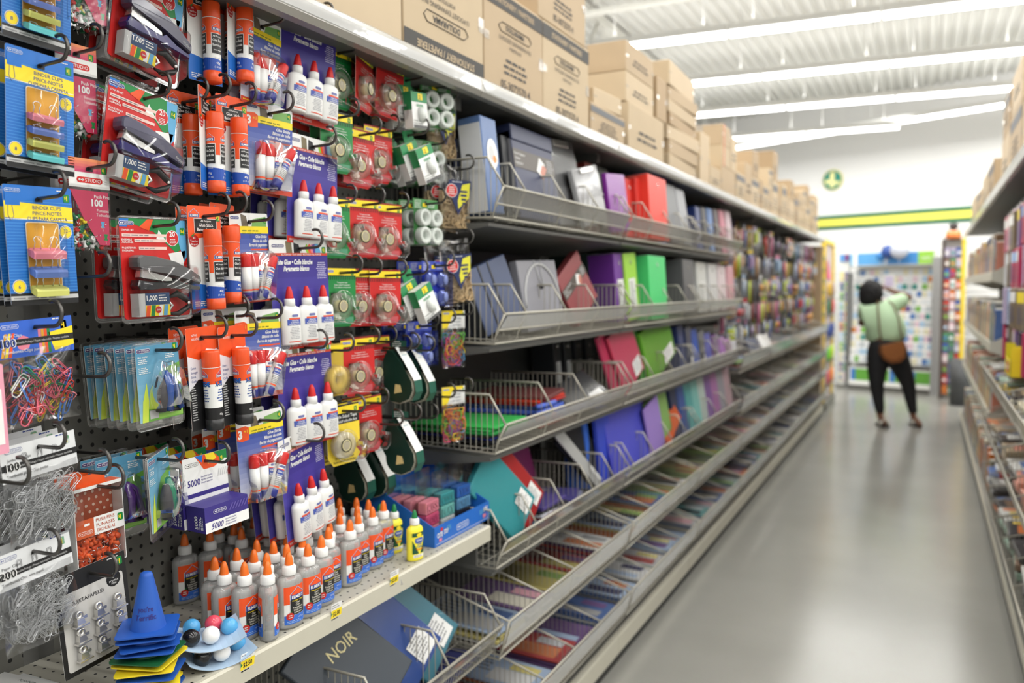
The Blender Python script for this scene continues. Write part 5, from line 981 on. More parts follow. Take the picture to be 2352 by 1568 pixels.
# stack of toy cones
def toy_cone(col, text=False):
    p = Proto('toy_cone', 'toy cone'); oq = rpoly(-.045, -.045, .045, .045, .008); K_ = len(oq); iq = [(.0272*math.cos(math.atan2(y, x)), .0272*math.sin(math.atan2(y, x))) for x, y in oq]; b = MB(); vs_ = [(x, y, .0022) for x, y in oq]+[(x, y, .0022) for x, y in iq]+[(x, y, 0) for x, y in oq]+[(x, y, 0) for x, y in iq]
    b.add(vs_, [q_ for i in range(K_) for j in ((i+1) % K_,) for q_ in ((i, j, K_+j, K_+i), (2*K_+j, 2*K_+i, 3*K_+i, 3*K_+j), (2*K_+i, 2*K_+j, j, i))], col)
    p.part('base', b); c = MB().lathe([(.028, .0022), (.0275, .004), (.0105, .088), (.009, .0925), (.005, .0945), (0, .095)], col, 32, cap=False)
    if text:
        c.T = T3(0, 0, 0) @ RX(math.pi/2) ; c.warp = lambda x, y, z: ((.0285-.204*y+.0005)*math.sin(x/.0225), y, (.0285-.204*y+.0005)*math.cos(x/.0225)); c.text("you're", 0, .034, .0085, C['navy'], 0, w=.026, al='c', bold=.8); c.text('Terrific', 0, .021, .0085, C['navy'], 0, w=.032, al='c', bold=.8)
        c.warp = None; c.T = Matrix.Identity(4)
    p.part('cone', c); return p
cols_ = {'blue': M(28, 84, 176, .5), 'green': M(20, 90, 50, .5), 'yellow': M(238, 214, 40, .5)}
CN = {k: toy_cone(v) for k, v in cols_.items()}; CT = toy_cone(cols_['blue'], True)
seq = ['blue', 'yellow', 'yellow', 'blue', 'yellow', 'yellow', 'green', 'blue', 'blue', 'blue', 'blue']; P = PX(345, 1572, -1.145); cy_ = P.y
for i, c in enumerate(seq):
    rd = random.Random(i+3); top = i == len(seq)-1; T = T3(-1.145+rd.uniform(-.004, .004), cy_+rd.uniform(-.004, .004), SZ+.001+i*.0107) @ RZ((35+rd.uniform(-22, 22)) * D2R) @ RX(rd.uniform(-.06, .06))
    if top: T = T3(-1.145, cy_, SZ+.001+i*.0107) @ RZ(42*D2R)
    (CT if top else CN[c]).put(T, '%s toy cone, %s' % (c, 'topmost of the stack, printed with words' if top else '%s from the bottom of the stack' % ORD[i]))
# ball erasers on cards
def ball_card():
    p = Proto('ball_pack', 'toy balls'); b = MB(); ply = rpoly(-.06, -.045, .06, .045, .008); n = 12
    for i in range(n):
        xa, xb = -.06+.12*i/n, -.06+.12*(i+1)/n; za, zb = .02*abs(xa/.06)**2.2, .02*abs(xb/.06)**2.2
        b.add([(xa, -.045, za), (xb, -.045, zb), (xb, .045, zb), (xa, .045, za)], [(0, 1, 2, 3)], M(176, 200, 224), True); b.add([(xa, -.045, za-.001), (xb, -.045, zb-.001), (xb, .045, zb-.001), (xa, .045, za-.001)], [(3, 2, 1, 0)], WHITE, True)
    p.part('card', b)
    for (x, y, c) in ((-.022, .02, M(80, 160, 214, .12)), (.016, .022, M(226, 80, 100, .12)), (-.03, -.018, M(24, 24, 28, .12)), (.004, -.018, M(240, 240, 240, .12)), (.04, .004, M(90, 170, 220, .12))):
        m_ = MB().lathe([(.0155*math.sin(math.pi*i/14), -.0155*math.cos(math.pi*i/14)) for i in range(15)], c, 24, T=T3(x, y, .017)); p.part('ball', m_)
    return p
BC = ball_card(); P = PX(505, 1500, -1.125); BC.put(T3(-1.135, P.y, SZ+.003) @ RZ(1.15) @ RX(.05), 'card of five toy balls lying on the shelf, lower one'); BC.put(T3(-1.145, P.y-.012, SZ+.04) @ RZ(1.0) @ RX(.12) @ RY(.06), 'card of five toy balls resting on the other one')
# planners in the near corner
for k, (dz, rz, c, px_) in enumerate(((.001, -.03, M(226, 226, 224), 60), (.013, .04, M(222, 224, 222), 70), (.025, .1, M(228, 228, 226), 40))):
    P = PX(px_, 1600, -1.22); pp = Proto('planner_pad', 'planner'); w_, l_ = .2, .27
    pp.part('pages', MB().box((-w_/2+.003, -l_/2, .001), (w_/2-.002, l_/2, .0095), WHITE)); b = MB().box((-w_/2, -l_/2-.001, .0095), (w_/2, l_/2+.001, .0108), c).box((-w_/2, -l_/2-.001, 0), (w_/2, l_/2+.001, .001), c)
    b.text('MONTHLY', .02, l_/2-.014, .006, C['dgreen'], .011, w=.05, rot=0); b.text('PLANNER', -.05, l_/2-.014, .006, C['dgreen'], .011, w=.05); b.box((w_/2-.004, -l_/2-.001, .0), (w_/2+.0006, l_/2+.001, .0108), M(150, 190, 170) if k else M(200, 160, 150)); pp.part('cover', b)
    pp.put(T3(-1.245, P.y-.06, SZ+dz) @ RZ(rz), 'pale monthly planner pad in the near corner of the shelf, %s in its pile' % ('bottom', 'middle', 'top')[k])
# price tickets on the shelf lip
for k, (px, py, t) in enumerate(((568, 1520, '$2.50'), (772, 1405, '$2.00'), (905, 1329, '$2.00'))):
    P = PX(px, py, -1.0875); b = MB().prism([(-.017, -.022), (.017, -.022), (.017, .02), (-.017, .02)], 0, .0006, WHITE); b.rect(-.017, -.01, .017, .007, .001, C['yel']); b.flat([(-.017, -.004), (-.012, -.0), (-.017, .004)], .0012, C['green']); b.text(t, 0, -.006, .009, BLACK, .0013, w=.022, al='c', bold=.8); b.lines(-.015, .015, .016, 2, .005, C['grey'], .001, h=.0016); b.lines(-.015, .015, -.014, 2, .004, BLACK, .001, h=.0025)
    single('price_ticket', b, 'yellow and white price ticket on the shelf lip reading %s, %s one' % (t, ('nearest', 'middle', 'farthest')[k]), 'price ticket', None, T3(-1.0875, P.y, P.z) @ CARD @ RX(.1))
# pink-edged pack just inside the frame
P = PX(-90, 870, -1.2); b = card(.1, .13, M(232, 160, 180), .016); b.rect(-.045, -.1, .045, -.02, .0006, WHITE); single('hanging_card', b, 'white and pink hanging card cut off beside the paper clips', 'card', None, at((-1.185, P.y, P.z), 0, 2))
hook(-1.18, P.y, P.z, 'bent metal peg hook holding the white and pink card')
# ================================================================ cartons on the top shelves
KR = [mat('carton_%d' % i, sc(*c), .7, noise=.05, nscale=8) for i, c in enumerate(((190, 170, 140), (182, 160, 130), (198, 178, 148), (172, 148, 116)))]
PTAPE = clear('parcel_tape', tint=(.95, .93, .88), body=.25, rough=.12); INK = M(70, 68, 66, .7)
def carton(w, h, d, kind, k, flip=False):
    """x along the aisle, y up, z out; front face at z = 0"""
    p = Proto('carton', 'cardboard box'); m_ = KR[k % 4]; b = MB().box((0, 0, -d), (w, h, 0), m_, b=.004)
    b.rect(.001, h*.5-.0006, .0, h*.5, .0002, m_); b.T = Matrix.Identity(4)
    if flip: b.T = T3(w, h, 0) @ RZ(math.pi)
    z = .0012
    if kind == 'stat':
        b.rect(0, h*.82, w, h*.97, z, INK); b.text('STATIONERY / PAPETERIE', w*.5, h*.865, h*.055, m_, z+.0006, w=w*.8, al='c', bold=1)
        b.tube([(w*.28+.0, h*.70, z), (w*.74, h*.70, z), (w*.78, h*.655, z), (w*.74, h*.61, z), (w*.26, h*.61, z), (w*.22, h*.655, z)], .0012, INK, 4, closed=True); b.text('DOLLARAMA', w*.5, h*.635, h*.05, INK, z, w=w*.42, al='c', bold=1)
        b.text('13-POCKET EXPANDING FILE', w*.5, h*.53, h*.04, INK, z, w=w*.72, al='c'); b.text('PORTFOLIO', w*.5, h*.465, h*.035, INK, z, w=w*.28, al='c'); b.lines(w*.25, w*.75, h*.34, 3, h*.06, INK, z, al='c'); b.text('05-3072570 4', w*.5, h*.07, h*.085, INK, z, w=w*.72, al='c', bold=.5)
    elif kind == 'band': b.rect(0, h*.72, w, h*.9, z, M(110, 112, 116, .7)); b.lines(w*.2, w*.8, h*.5, 4, h*.09, INK, z, al='c')
    elif kind == 'plain': b.lines(w*.15, w*.85, h*.45, 2, h*.14, INK, z, al='c')
    b.T = Matrix.Identity(4)
    if kind in ('plain', 'band'): b.T = RY(-math.pi/2) @ T3(0, 0, z); b.T = Matrix(((0, 0, -1, -.001), (0, 1, 0, 0), (1, 0, 0, -d), (0, 0, 0, 1))); b.text('C-20', d*.3, h*.6, h*.16, INK, 0, w=d*.3, bold=.6); b.T = Matrix.Identity(4)
    p.part('box', b); tp_ = MB().box((w*.0-.0006, h*.0, -d*.5-.025), (w+.0006, h+.0008, -d*.5+.025), PTAPE); tp_.rect(-.001, h*.46, .03, h*.54, .0012, PTAPE); tp_.rect(w-.03, h*.44, w+.001, h*.56, .0012, PTAPE); p.part('packing_tape', tp_); return p
def put_carton(y0, y1, z0, h, d, kind, k, lab, X=-1.165, yaw=0, flip=False, grp=None):
    return carton(y1-y0, h, d, kind, k, flip).put(Matrix.Translation((X, y0, z0)) @ CARD @ RY(-yaw*D2R), lab, grp)
Yx = lambda px, X=-1.165: PX(px, 300, X).y
TZ = 2.1402
put_carton(Yx(560), Yx(927), TZ, .34, .45, 'plain', 2, 'long kraft carton at the near end above the glue sticks')
put_carton(Yx(931), Yx(1112), TZ, .34, .45, 'stat', 0, 'upside-down kraft carton printed with a dark stationery band', flip=True)
put_carton(Yx(1114), Yx(1247), TZ, .312, .45, 'stat', 1, 'kraft carton with upright printed number, beside the upside-down one'); put_carton(Yx(1248), Yx(1352), TZ, .312, .45, 'stat', 0, 'kraft carton with printed number, last before the low wrapped pack')
put_carton(Yx(1238), Yx(1345), TZ+.3132, .27, .42, 'stat', 1, 'kraft carton stacked on the two numbered cartons')
put_carton(Yx(932), Yx(1100), TZ+.3412, .2, .42, 'plain', 2, 'kraft carton stacked over the upside-down one')
put_carton(Yx(1357), Yx(1434), TZ, .13, .3, 'band', 1, 'low kraft carton with a grey band, third stack along')
put_carton(Yx(1372), Yx(1425), TZ+.131, .07, .2, 'none', 2, 'small tape-wrapped pack lying on the low banded carton', yaw=4, X=-1.18)
put_carton(Yx(1441), Yx(1522), TZ, .215, .42, 'plain', 0, 'kraft carton at the bottom of the tall middle stack', X=-1.16)
put_carton(Yx(1440), Yx(1503), TZ+.216, .128, .4, 'plain', 2, 'kraft carton in the middle of the tall middle stack', X=-1.17); put_carton(Yx(1440), Yx(1503), TZ+.345, .128, .4, 'plain', 1, 'kraft carton on top of the tall middle stack', X=-1.17)
put_carton(Yx(1506), Yx(1529), TZ+.216, .2, .3, 'none', 3, 'narrow brown carton behind the tall middle stack', X=-1.16)
hs = [.085, .07, .07, .06, .065, .065, .12]; z = TZ
for i, h in enumerate(hs): put_carton(Yx(1535+i % 2*2), Yx(1603-i), z, h, .26, 'none', i, 'flat kraft carton, %s from the bottom of the seven-high stack' % ORD[i], X=-1.16-.004*(i % 3), yaw=(i % 3-1)*1.5); z += h+.001
put_carton(Yx(1609), Yx(1630), TZ, .3, .3, 'none', 2, 'narrow kraft carton stood behind the seven-high stack'); put_carton(Yx(1632), Yx(1656), TZ, .14, .3, 'plain', 0, 'small kraft carton before the orange-strapped ones')
put_carton(Yx(1658), Yx(1690), TZ, .18, .35, 'none', 1, 'kraft carton under the orange-strapped ones')
for i in range(2):
    o = put_carton(Yx(1660), Yx(1678), TZ+.181+i*.13, .129, .3, 'none', i, 'kraft carton with an orange strap, %s of the pair' % ('lower', 'upper')[i])
    s_ = _link('strap', MB().box((.0, .0, -.3), (.006, .129, .002), C['orange']).mesh('strap'), o, T3(.04, 0, 0))
put_carton(Yx(1680), Yx(1692), TZ+.181, .22, .3, 'plain', 2, 'slim kraft carton beside the orange-strapped pair')
far = [(1693, 1712, .2, 'band'), (1713, 1728, .3, 'plain'), (1729, 1744, .42, 'band'), (1745, 1754, .24, 'plain'), (1755, 1766, .22, 'band'), (1767, 1776, .38, 'plain'), (1777, 1788, .55, 'band'), (1789, 1798, .22, 'plain'), (1799, 1808, .33, 'band'), (1809, 1816, .25, 'plain'), (1817, 1826, .42, 'plain'), (1827, 1836, .3, 'band'), (1837, 1846, .36, 'plain'), (1847, 1854, .42, 'plain'), (1855, 1862, .5, 'band'), (1863, 1872, .38, 'plain'), (1873, 1882, .46, 'band')]
for i, (a, b_, h, kd) in enumerate(far):
    y0, y1 = Yx(a), Yx(b_)
    if y1 > 10.58: y1 = 10.58
    if h > .34:
        h2 = h*.55; put_carton(y0, y1, TZ, h2, .35, kd, i, 'kraft carton in the far row, %s along, under another' % ORD[i]); put_carton(y0+.005, y1-.01, TZ+h2+.001, h-h2, .33, 'band' if i % 2 else 'plain', i+1, 'kraft carton in the far row, %s along, stacked on another' % ORD[i])
    else: put_carton(y0, y1, TZ, h, .35, kd, i, 'kraft carton in the far row, %s along, standing alone' % ORD[i])
# ================================================================ folders, binders and pads in the baskets
FL = {1: 1.768, 2: 1.412, 3: 1.101, 4: .768, 5: .506, 6: .232}
def pol(r, g, b, body=.5): return clear('poly_%d_%d_%d' % (r, g, b), tint=sc(r, g, b), body=body, rough=.25)
def binder(th, h, d, col, lab=None, hole=True):
    p = Proto('ring_binder', 'binder'); c = MB().box((0, 0, -d), (th, h, 0), col, b=min(.003, th*.2)); p.part('cover', c)
    p.part('pages', MB().box((.003, .004, -d-.0008), (th-.003, h+.0006, -.006), WHITE))
    if lab: l = MB().rect(th*.22, h*.12, th*.78, h*.62, .0008, lab); l.lines(th*.3, th*.7, h*.55, 9, h*.045, M(90, 110, 90), .0012); p.part('spine_label', l)
    if hole: p.part('finger_ring', MB().lathe([(.005, 0), (.009, 0), (.009, .0015), (.005, .0015)], CHROME, 12, T=T3(th/2, h*.86, .0004)))
    return p
def folder(w, h, t, col, style=None, side=None):
    p = Proto('file_folder', 'folder'); b = MB().box((0, 0, -t), (w, h, 0), col, b=min(.004, t*.3)); p.part('cover', b)
    if side: p.part('gusset', MB().box((-.001, .004, -t+.003), (w*.5, h-.02, -.003), side))
    if style == 'label':
        p.part('wrap_label', MB().rect(.0, h*.55, w, h*.75, .0012, M(74, 66, 60)).text('Poster Organiser', .008, h*.69, .008, WHITE, .0018, w=w*.42).text('Classeur', .008, h*.64, .008, WHITE, .0018, w=w*.4).text('Organizador', .008, h*.59, .008, WHITE, .0018, w=w*.4).flat([(w*.52, h*.57), (w*.62, h*.73), (w*.74, h*.66), (w*.66, h*.5)], .002, WHITE).flat([(w*.6, h*.56), (w*.68, h*.66), (w*.78, h*.62), (w*.66, h*.48)], .0022, M(190, 120, 100)).lines(w*.8, w*.98, h*.71, 6, h*.025, C['lgrey'], .002))
        p.part('flap', MB().box((-.001, h*.84, -t), (w+.001, h+.003, .004), col, b=.003))
    if style == 'circle':
        m_ = MB(); m_.tube([(w*.5+w*.46*math.cos(a*math.pi/16), h*.34+w*.46*math.sin(a*math.pi/16), .002) for a in range(0, 17)], .004, C['lgrey'], 6); p.part('welt', m_); p.part('button', MB().lathe([(0, .008), (.009, .007), (.01, 0)], M(60, 60, 64), 14, T=T3(w*.5, h*.62, 0))); p.part('elastic_cord', MB().tube([(w*.42, h, .001), (w*.47, h*.66, .004)], .0015, C['lgrey'], 5).tube([(w*.58, h, .001), (w*.53, h*.66, .004)], .0015, C['lgrey'], 5))
    if style == 'round': p.part('picture', MB().disc(w*.55, h*.62, w*.33, .0012, WHITE, 24, ry=h*.16).disc(w*.5, h*.63, w*.18, .0016, C['lgrey'], 16, ry=h*.08).disc(w*.66, h*.57, w*.12, .0018, M(230, 140, 60), 12, ry=h*.04))
    if style == 'board': p.part('clip', MB().box((w*.25, h*.9, 0), (w*.75, h*.98, .01), CHROME, b=.002)); p.part('film_sleeve', MB().rect(.0, h*.45, w, h*.99, .003, BAG))
    if style == 'film': p.part('film_sleeve', MB().rect(.0, 0, w, h, .002, BAG)); p.part('label', MB().rect(w*.55, h*.05, w*.9, h*.3, .0026, WHITE).lines(w*.58, w*.88, h*.27, 6, h*.035, C['grey'], .003))
    if style == 'straps': p.part('strap', MB().box((w*.28, 0, 0), (w*.31, h, .0015), BLACK).box((w*.52, 0, 0), (w*.55, h, .0015), BLACK))
    return p
def fit(r, px0, px1, yt, X, dx=0): 
    y0, y1 = PX(px0, yt, X).y, PX(px1, yt, X).y; return y0, y1, PX((px0+px1)/2, yt, X).z-(FL[r]+dx)
def B(r, px0, px1, yt, X, col, lab, d=.22, slab=None, roll=0, pitch=-4):
    y0, y1, h = fit(r, px0, px1, yt, X); h = min(h, .285); binder(y1-y0, h, min(d, X-XB-.02), col, slab).put(at((X, y0, FL[r]+.003), 0, roll, pitch), lab)
def F_(r, px0, px1, yt, X, t, col, lab, style=None, side=None, roll=0, pitch=-6, yaw=0, w=None, h=None, dz=.003):
    y0, y1, hh = fit(r, px0, px1, yt, X); folder(w or (y1-y0), h or min(hh, .33), t, col, style, side).put(at((X, y0, FL[r]+dz), yaw, roll, pitch), lab)
NV = M(40, 48, 82, .45); DK = M(38, 40, 44, .45); GR = M(128, 128, 132, .45); MR = M(140, 62, 66, .45)
# top row
for i in range(4): B(1, 1050+i*13, 1061+i*13, 318, -1.28, (NV, DK, DK, NV)[i], 'dark binder deep in the top basket behind the white folder, %s of four' % ORD[i], d=.12)
F_(1, 1122, 1158, 268, -1.11, .075, M(84, 112, 160, .4), 'blue and white folder with a round picture, near end of the top basket', 'round', side=M(206, 208, 212))
F_(1, 1168, 1192, 312, -1.14, .06, DK, 'dark folder wedged before the labelled navy one in the top basket')
F_(1, 1196, 1288, 300, -1.12, .05, NV, 'navy expanding folder with a brown paper label, top basket', 'label', side=GR, pitch=-8)
F_(1, 1284, 1350, 322, -1.14, .03, M(110, 110, 112), 'grey clipboard in clear film beside the navy folder, top basket', 'board', roll=4, pitch=-10)
F_(1, 1345, 1398, 398, -1.1, .02, M(170, 170, 172), 'low silver clipboard leaning in the top basket', 'board', roll=12, pitch=-10)
B(1, 1354, 1379, 372, -1.2, M(120, 40, 36), 'dark red binder spine with a white label, top basket', slab=WHITE); B(1, 1384, 1405, 368, -1.2, M(40, 52, 50), 'black-green binder spine with a white label, top basket', slab=WHITE)
F_(1, 1408, 1450, 405, -1.1, .02, pol(150, 60, 170, .7), 'translucent purple folder in the top basket', roll=5)
B(1, 1440, 1466, 412, -1.14, M(206, 44, 34), 'red binder, nearest of three in the top basket'); B(1, 1468, 1494, 412, -1.12, M(206, 44, 34), 'red binder, middle of three in the top basket'); B(1, 1497, 1538, 400, -1.085, M(226, 60, 44), 'red binder, farthest and widest of three in the top basket')
F_(1, 1462, 1540, 388, -1.3, .03, M(36, 90, 190), 'blue folder lying behind the red binders')
F_(1, 1545, 1572, 420, -1.1, .03, M(96, 98, 102), 'grey folder past the red binders, top basket', pitch=-10); F_(1, 1573, 1592, 432, -1.1, .03, M(140, 142, 146), 'paler grey folder past the red binders, top basket', pitch=-10)
for i in range(6):
    c = (M(40, 60, 120), M(50, 50, 60), M(90, 130, 190), M(60, 40, 50), M(200, 120, 140), M(214, 190, 200))[i]
    B(1, 1606+i*14, 1617+i*14, 474+i*2, -1.16, c, 'small upright case in the far top basket, %s along' % ORD[i], hole=False) if False else F_(1, 1606+i*14, 1617+i*14, 474+i*2, -1.16, .1, c, 'small upright case in the far top basket, %s along' % ORD[i])
# second row
F_(2, 1078, 1090, 604, -1.2, .06, M(150, 30, 40), 'narrow red folder at the near end of the second basket'); F_(2, 1090, 1100, 604, -1.18, .06, M(80, 84, 96), 'narrow slate folder at the near end of the second basket', roll=6)
F_(2, 1120, 1206, 602, -1.13, .05, M(62, 76, 110), 'slate blue expanding case leaning in the second basket', 'straps', side=DK, roll=14, pitch=-14, w=.25, h=.2)
F_(2, 1214, 1300, 600, -1.13, .03, M(140, 140, 148), 'grey folder with a round welt and button, second basket', 'circle', pitch=-10, roll=2)
F_(2, 1330, 1390, 612, -1.12, .03, MR, 'maroon folder with a paper label sliding down the second basket', 'label', roll=30, pitch=-14, w=.22, h=.2); F_(2, 1318, 1380, 622, -1.16, .02, M(160, 40, 44), 'red folder behind the maroon one in the second basket', roll=32, pitch=-14, w=.22, h=.19)
B(2, 1360, 1382, 578, -1.24, M(30, 48, 44), 'very dark green binder deep in the second basket'); B(2, 1385, 1412, 574, -1.2, M(44, 70, 62), 'dark green binder with a small label, second basket', slab=C['lgrey'])
B(2, 1420, 1444, 584, -1.13, M(110, 50, 150), 'purple binder with a white spine label, second basket', slab=WHITE, roll=2); B(2, 1446, 1472, 580, -1.12, M(160, 214, 70), 'lime binder with a white spine label, second basket', slab=WHITE, roll=4)
B(2, 1470, 1494, 586, -1.14, M(30, 150, 90), 'deep green binder, nearer of two in the second basket'); B(2, 1498, 1536, 585, -1.085, M(74, 206, 120), 'bright green wide binder in the second basket')
B(2, 1542, 1570, 594, -1.2, M(54, 44, 90), 'dark purple binder in the second basket'); B(2, 1576, 1600, 587, -1.1, M(96, 96, 100), 'charcoal wide binder in the second basket'); B(2, 1607, 1628, 600, -1.13, M(214, 216, 212), 'white binder, nearest of the second basket', slab=WHITE); B(2, 1634, 1652, 606, -1.13, M(220, 220, 220), 'white binder, middle one of the second basket'); B(2, 1655, 1672, 612, -1.13, M(226, 210, 214), 'pinkish white binder, second basket'); B(2, 1675, 1690, 612, -1.13, M(206, 150, 160), 'rose binder at the far end of the second basket')
# third row
def flatpile(r, y0, x0, w, l, items, dz=0, rz=0, fam='folder', place='', t=.006, name='file_folder'):
    z = FL[r]+dz
    for i, c in enumerate(items):
        rd = random.Random(int(y0*1000)+i*7+r); tt = t*rd.uniform(.7, 1.3)
        p = Proto(name, fam); b = MB().box((-w/2, -l/2, 0), (w/2, l/2, tt), c[1] if not isinstance(c[1], tuple) else M(*c[1]), b=min(.002, tt*.3)); p.part('cover', b)
        if rd.random() < .6: p.part('label', MB().rect(-w*.3, -l*.35, w*rd.uniform(.0, .3), -l*rd.uniform(.0, .2), tt+.0006, M(rd.randint(170, 245), rd.randint(170, 240), rd.randint(170, 245))).lines(-w*.25, w*.1, l*.3, 3, l*.06, WHITE, tt+.0008))
        p.put(T3(x0+rd.uniform(-.008, .008), y0+rd.uniform(-.008, .008), z+.001) @ RZ((rz+rd.uniform(-6, 6))*D2R), '%s %s, %s in its pile, %s' % (c[0], fam, ORD[i]+' up', place)); z += tt+.0015
flatpile(3, 2.22, -1.26, .28, .24, [('black', (30, 32, 40)), ('navy', (40, 60, 150)), ('black', (34, 34, 38)), ('green', (40, 150, 70)), ('green', (50, 170, 80)), ('bright green', (60, 190, 90))], place='near end of the third basket', t=.008)
flatpile(3, 2.52, -1.25, .27, .24, [('red', (200, 44, 36)), ('red', (210, 50, 40)), ('navy', (34, 60, 130)), ('blue', (70, 100, 200)), ('blue', (76, 108, 210)), ('dark blue', (40, 60, 120)), ('red', (190, 44, 36)), ('red', (214, 60, 40)), ('maroon', (110, 56, 56))], place='middle of the third basket', t=.011, rz=5)
for i in range(3): P = PX(1245, 902+i*18, -1.12); single('rolled_folder', MB().tube([(0, -.07, 0), (0, .07, 0)], .0085, (M(80, 110, 214), M(70, 100, 200), M(226, 60, 44))[i], 10), '%s rolled folder edge, %s, lying on the third basket' % (('blue', 'blue', 'red')[i], ('topmost', 'middle', 'lowest')[i]), 'folder', None, T3(-1.105, P.y, FL[3]+.075-i*.02))
F_(3, 1330, 1400, 880, -1.1, .02, DK, 'black portfolio lying low in the third basket', 'film', roll=8, pitch=-50, h=.14)
for i in range(4): B(3, 1280+i*24, 1296+i*24, 776, -1.3, DK, 'black binder with a green-white label behind the third basket, %s of four' % ORD[i], slab=C['lgrey'], d=.1)
F_(3, 1412, 1450, 764, -1.14, .015, M(222, 70, 110), 'pink glossy folder, rear of two leaning in the third basket', 'film', roll=18, pitch=-10); F_(3, 1440, 1484, 760, -1.115, .015, M(230, 90, 120), 'pink glossy folder, front of two leaning in the third basket', 'film', roll=22, pitch=-10)
F_(3, 1500, 1556, 754, -1.12, .02, M(130, 200, 70), 'lime glossy folder leaning in the third basket', 'film', roll=18, pitch=-8); F_(3, 1476, 1530, 752, -1.15, .02, M(60, 130, 50), 'darker green folder behind the lime one', roll=16)
for i, (a, c) in enumerate(((1568, (50, 66, 120)), (1584, (40, 60, 110)), (1598, (50, 90, 190)), (1612, (120, 122, 130)), (1626, (96, 100, 190)), (1642, (150, 90, 180)), (1656, (170, 110, 190)), (1670, (200, 150, 200)), (1682, (206, 206, 214)))): F_(3, a, a+12, 748+i*5, -1.14, .06, M(*c), 'slim upright case in the far third basket, %s along' % ORD[i], 'film' if i % 2 else None, roll=4)
# fourth row
F_(4, 1216, 1290, 1110, -1.115, .02, M(196, 40, 44), 'red glossy folder sliding down the fourth basket', 'film', roll=40, pitch=-16, w=.15, h=.27, dz=.02); F_(4, 1190, 1265, 1130, -1.1, .025, M(64, 172, 180), 'large turquoise folder sliding down the near fourth basket', 'film', roll=42, pitch=-16, w=.17, h=.27, dz=.01); F_(4, 1182, 1240, 1140, -1.14, .02, M(40, 140, 150), 'turquoise folder behind the large one in the fourth basket', roll=42, pitch=-16, w=.15, h=.25)
F_(4, 1190, 1240, 1040, -1.28, .03, M(120, 40, 90), 'magenta folder deep at the near end of the fourth basket', roll=20)
flatpile(4, 2.56, -1.24, .24, .2, [('blue', (90, 160, 200)), ('red', (170, 50, 50)), ('white', (206, 210, 220)), ('black', (40, 40, 46)), ('purple', (84, 72, 140))], place='fourth basket, second cell', t=.01)
flatpile(4, 2.74, -1.24, .24, .18, [('sky blue', (100, 180, 214)), ('white', (214, 214, 220)), ('striped', (120, 124, 150)), ('purple', (70, 64, 130))], place='fourth basket, third cell', t=.008, rz=12)
F_(4, 1376, 1420, 1010, -1.13, .01, M(222, 222, 220), 'white ruled board sliding across the fourth basket', 'film', roll=44, pitch=-14, w=.05, h=.34); F_(4, 1366, 1412, 1016, -1.15, .02, DK, 'black board behind the white ruled one', roll=44, pitch=-14, w=.16, h=.3)
F_(4, 1356, 1364, 925, -1.16, .1, M(60, 110, 210), 'bright blue folder edge in the fourth basket'); F_(4, 1384, 1412, 922, -1.13, .02, M(52, 72, 190), 'royal blue folder in the fourth basket'); F_(4, 1415, 1500, 916, -1.105, .012, M(74, 78, 190), 'broad indigo folder standing in the fourth basket', pitch=-12); F_(4, 1428, 1490, 908, -1.14, .012, M(96, 60, 170), 'purple folder behind the indigo one')
F_(4, 1500, 1530, 930, -1.1, .01, pol(180, 150, 230, .7), 'lilac translucent folder in the fourth basket', roll=14); F_(4, 1500, 1545, 915, -1.13, .01, pol(160, 205, 120, .7), 'pale lime translucent folder in the fourth basket', roll=14); F_(4, 1540, 1596, 928, -1.12, .04, M(206, 92, 44), 'orange case sliding in the fourth basket', roll=30, pitch=-20, w=.24, h=.09)
for i, (a, c) in enumerate(((1556, (44, 56, 90)), (1572, (60, 90, 160)), (1588, (90, 170, 170)), (1602, (130, 196, 190)), (1616, (190, 206, 200)), (1630, (130, 90, 160)), (1644, (170, 110, 170)), (1658, (150, 150, 160)), (1672, (190, 160, 170)))): F_(4, a, a+13, 872-i*4, -1.13, .05, M(*c), 'slim notebook leaning in the far fourth basket, %s along' % ORD[i], roll=12)
# dark display folders in the fifth basket, below the painted shelf
F_(5, 845, 1000, 1230, -1.11, .02, M(54, 62, 72, .4), 'large dark folder printed with gold capitals below the glue shelf', roll=34, pitch=-34, w=.21, h=.27, dz=.02)
P = PX(872, 1500, -1.1)
b = MB().text('NOIR', 0, 0, .03, M(226, 214, 160), 0, w=.085, al='c', bold=.4)
nf = [o for o in bpy.data.objects if o.get('label', '').startswith('large dark folder printed')][0]
_t = _link('lettering', b.mesh('lettering'), nf, T3(.125, .165, .0012) @ RZ(-.25)); _t['label'] = 'gold capitals'
F_(5, 930, 1040, 1200, -1.13, .02, pol(70, 110, 200, .6), 'clear blue document sleeve beside the dark lettered folder', 'film', roll=34, pitch=-32, w=.2, h=.26, dz=.015)
F_(5, 985, 1080, 1180, -1.14, .02, M(60, 130, 150, .4), 'teal display book leaning below the glue shelf', 'film', roll=36, pitch=-32, w=.18, h=.28, dz=.015)
single('bulldog_clip', MB().prism([(-.02, 0), (.02, 0), (.014, .014), (-.014, .014)], -.01, .01, CHROME).tube([(-.01, .014, 0), (-.006, .03, 0), (.006, .03, 0), (.01, .014, 0)], .0016, CHROME, 6), 'brassy metal clip hanging under the glue shelf edge', 'bulldog clip', None, at(PX(905, 1345, -1.1), 10))
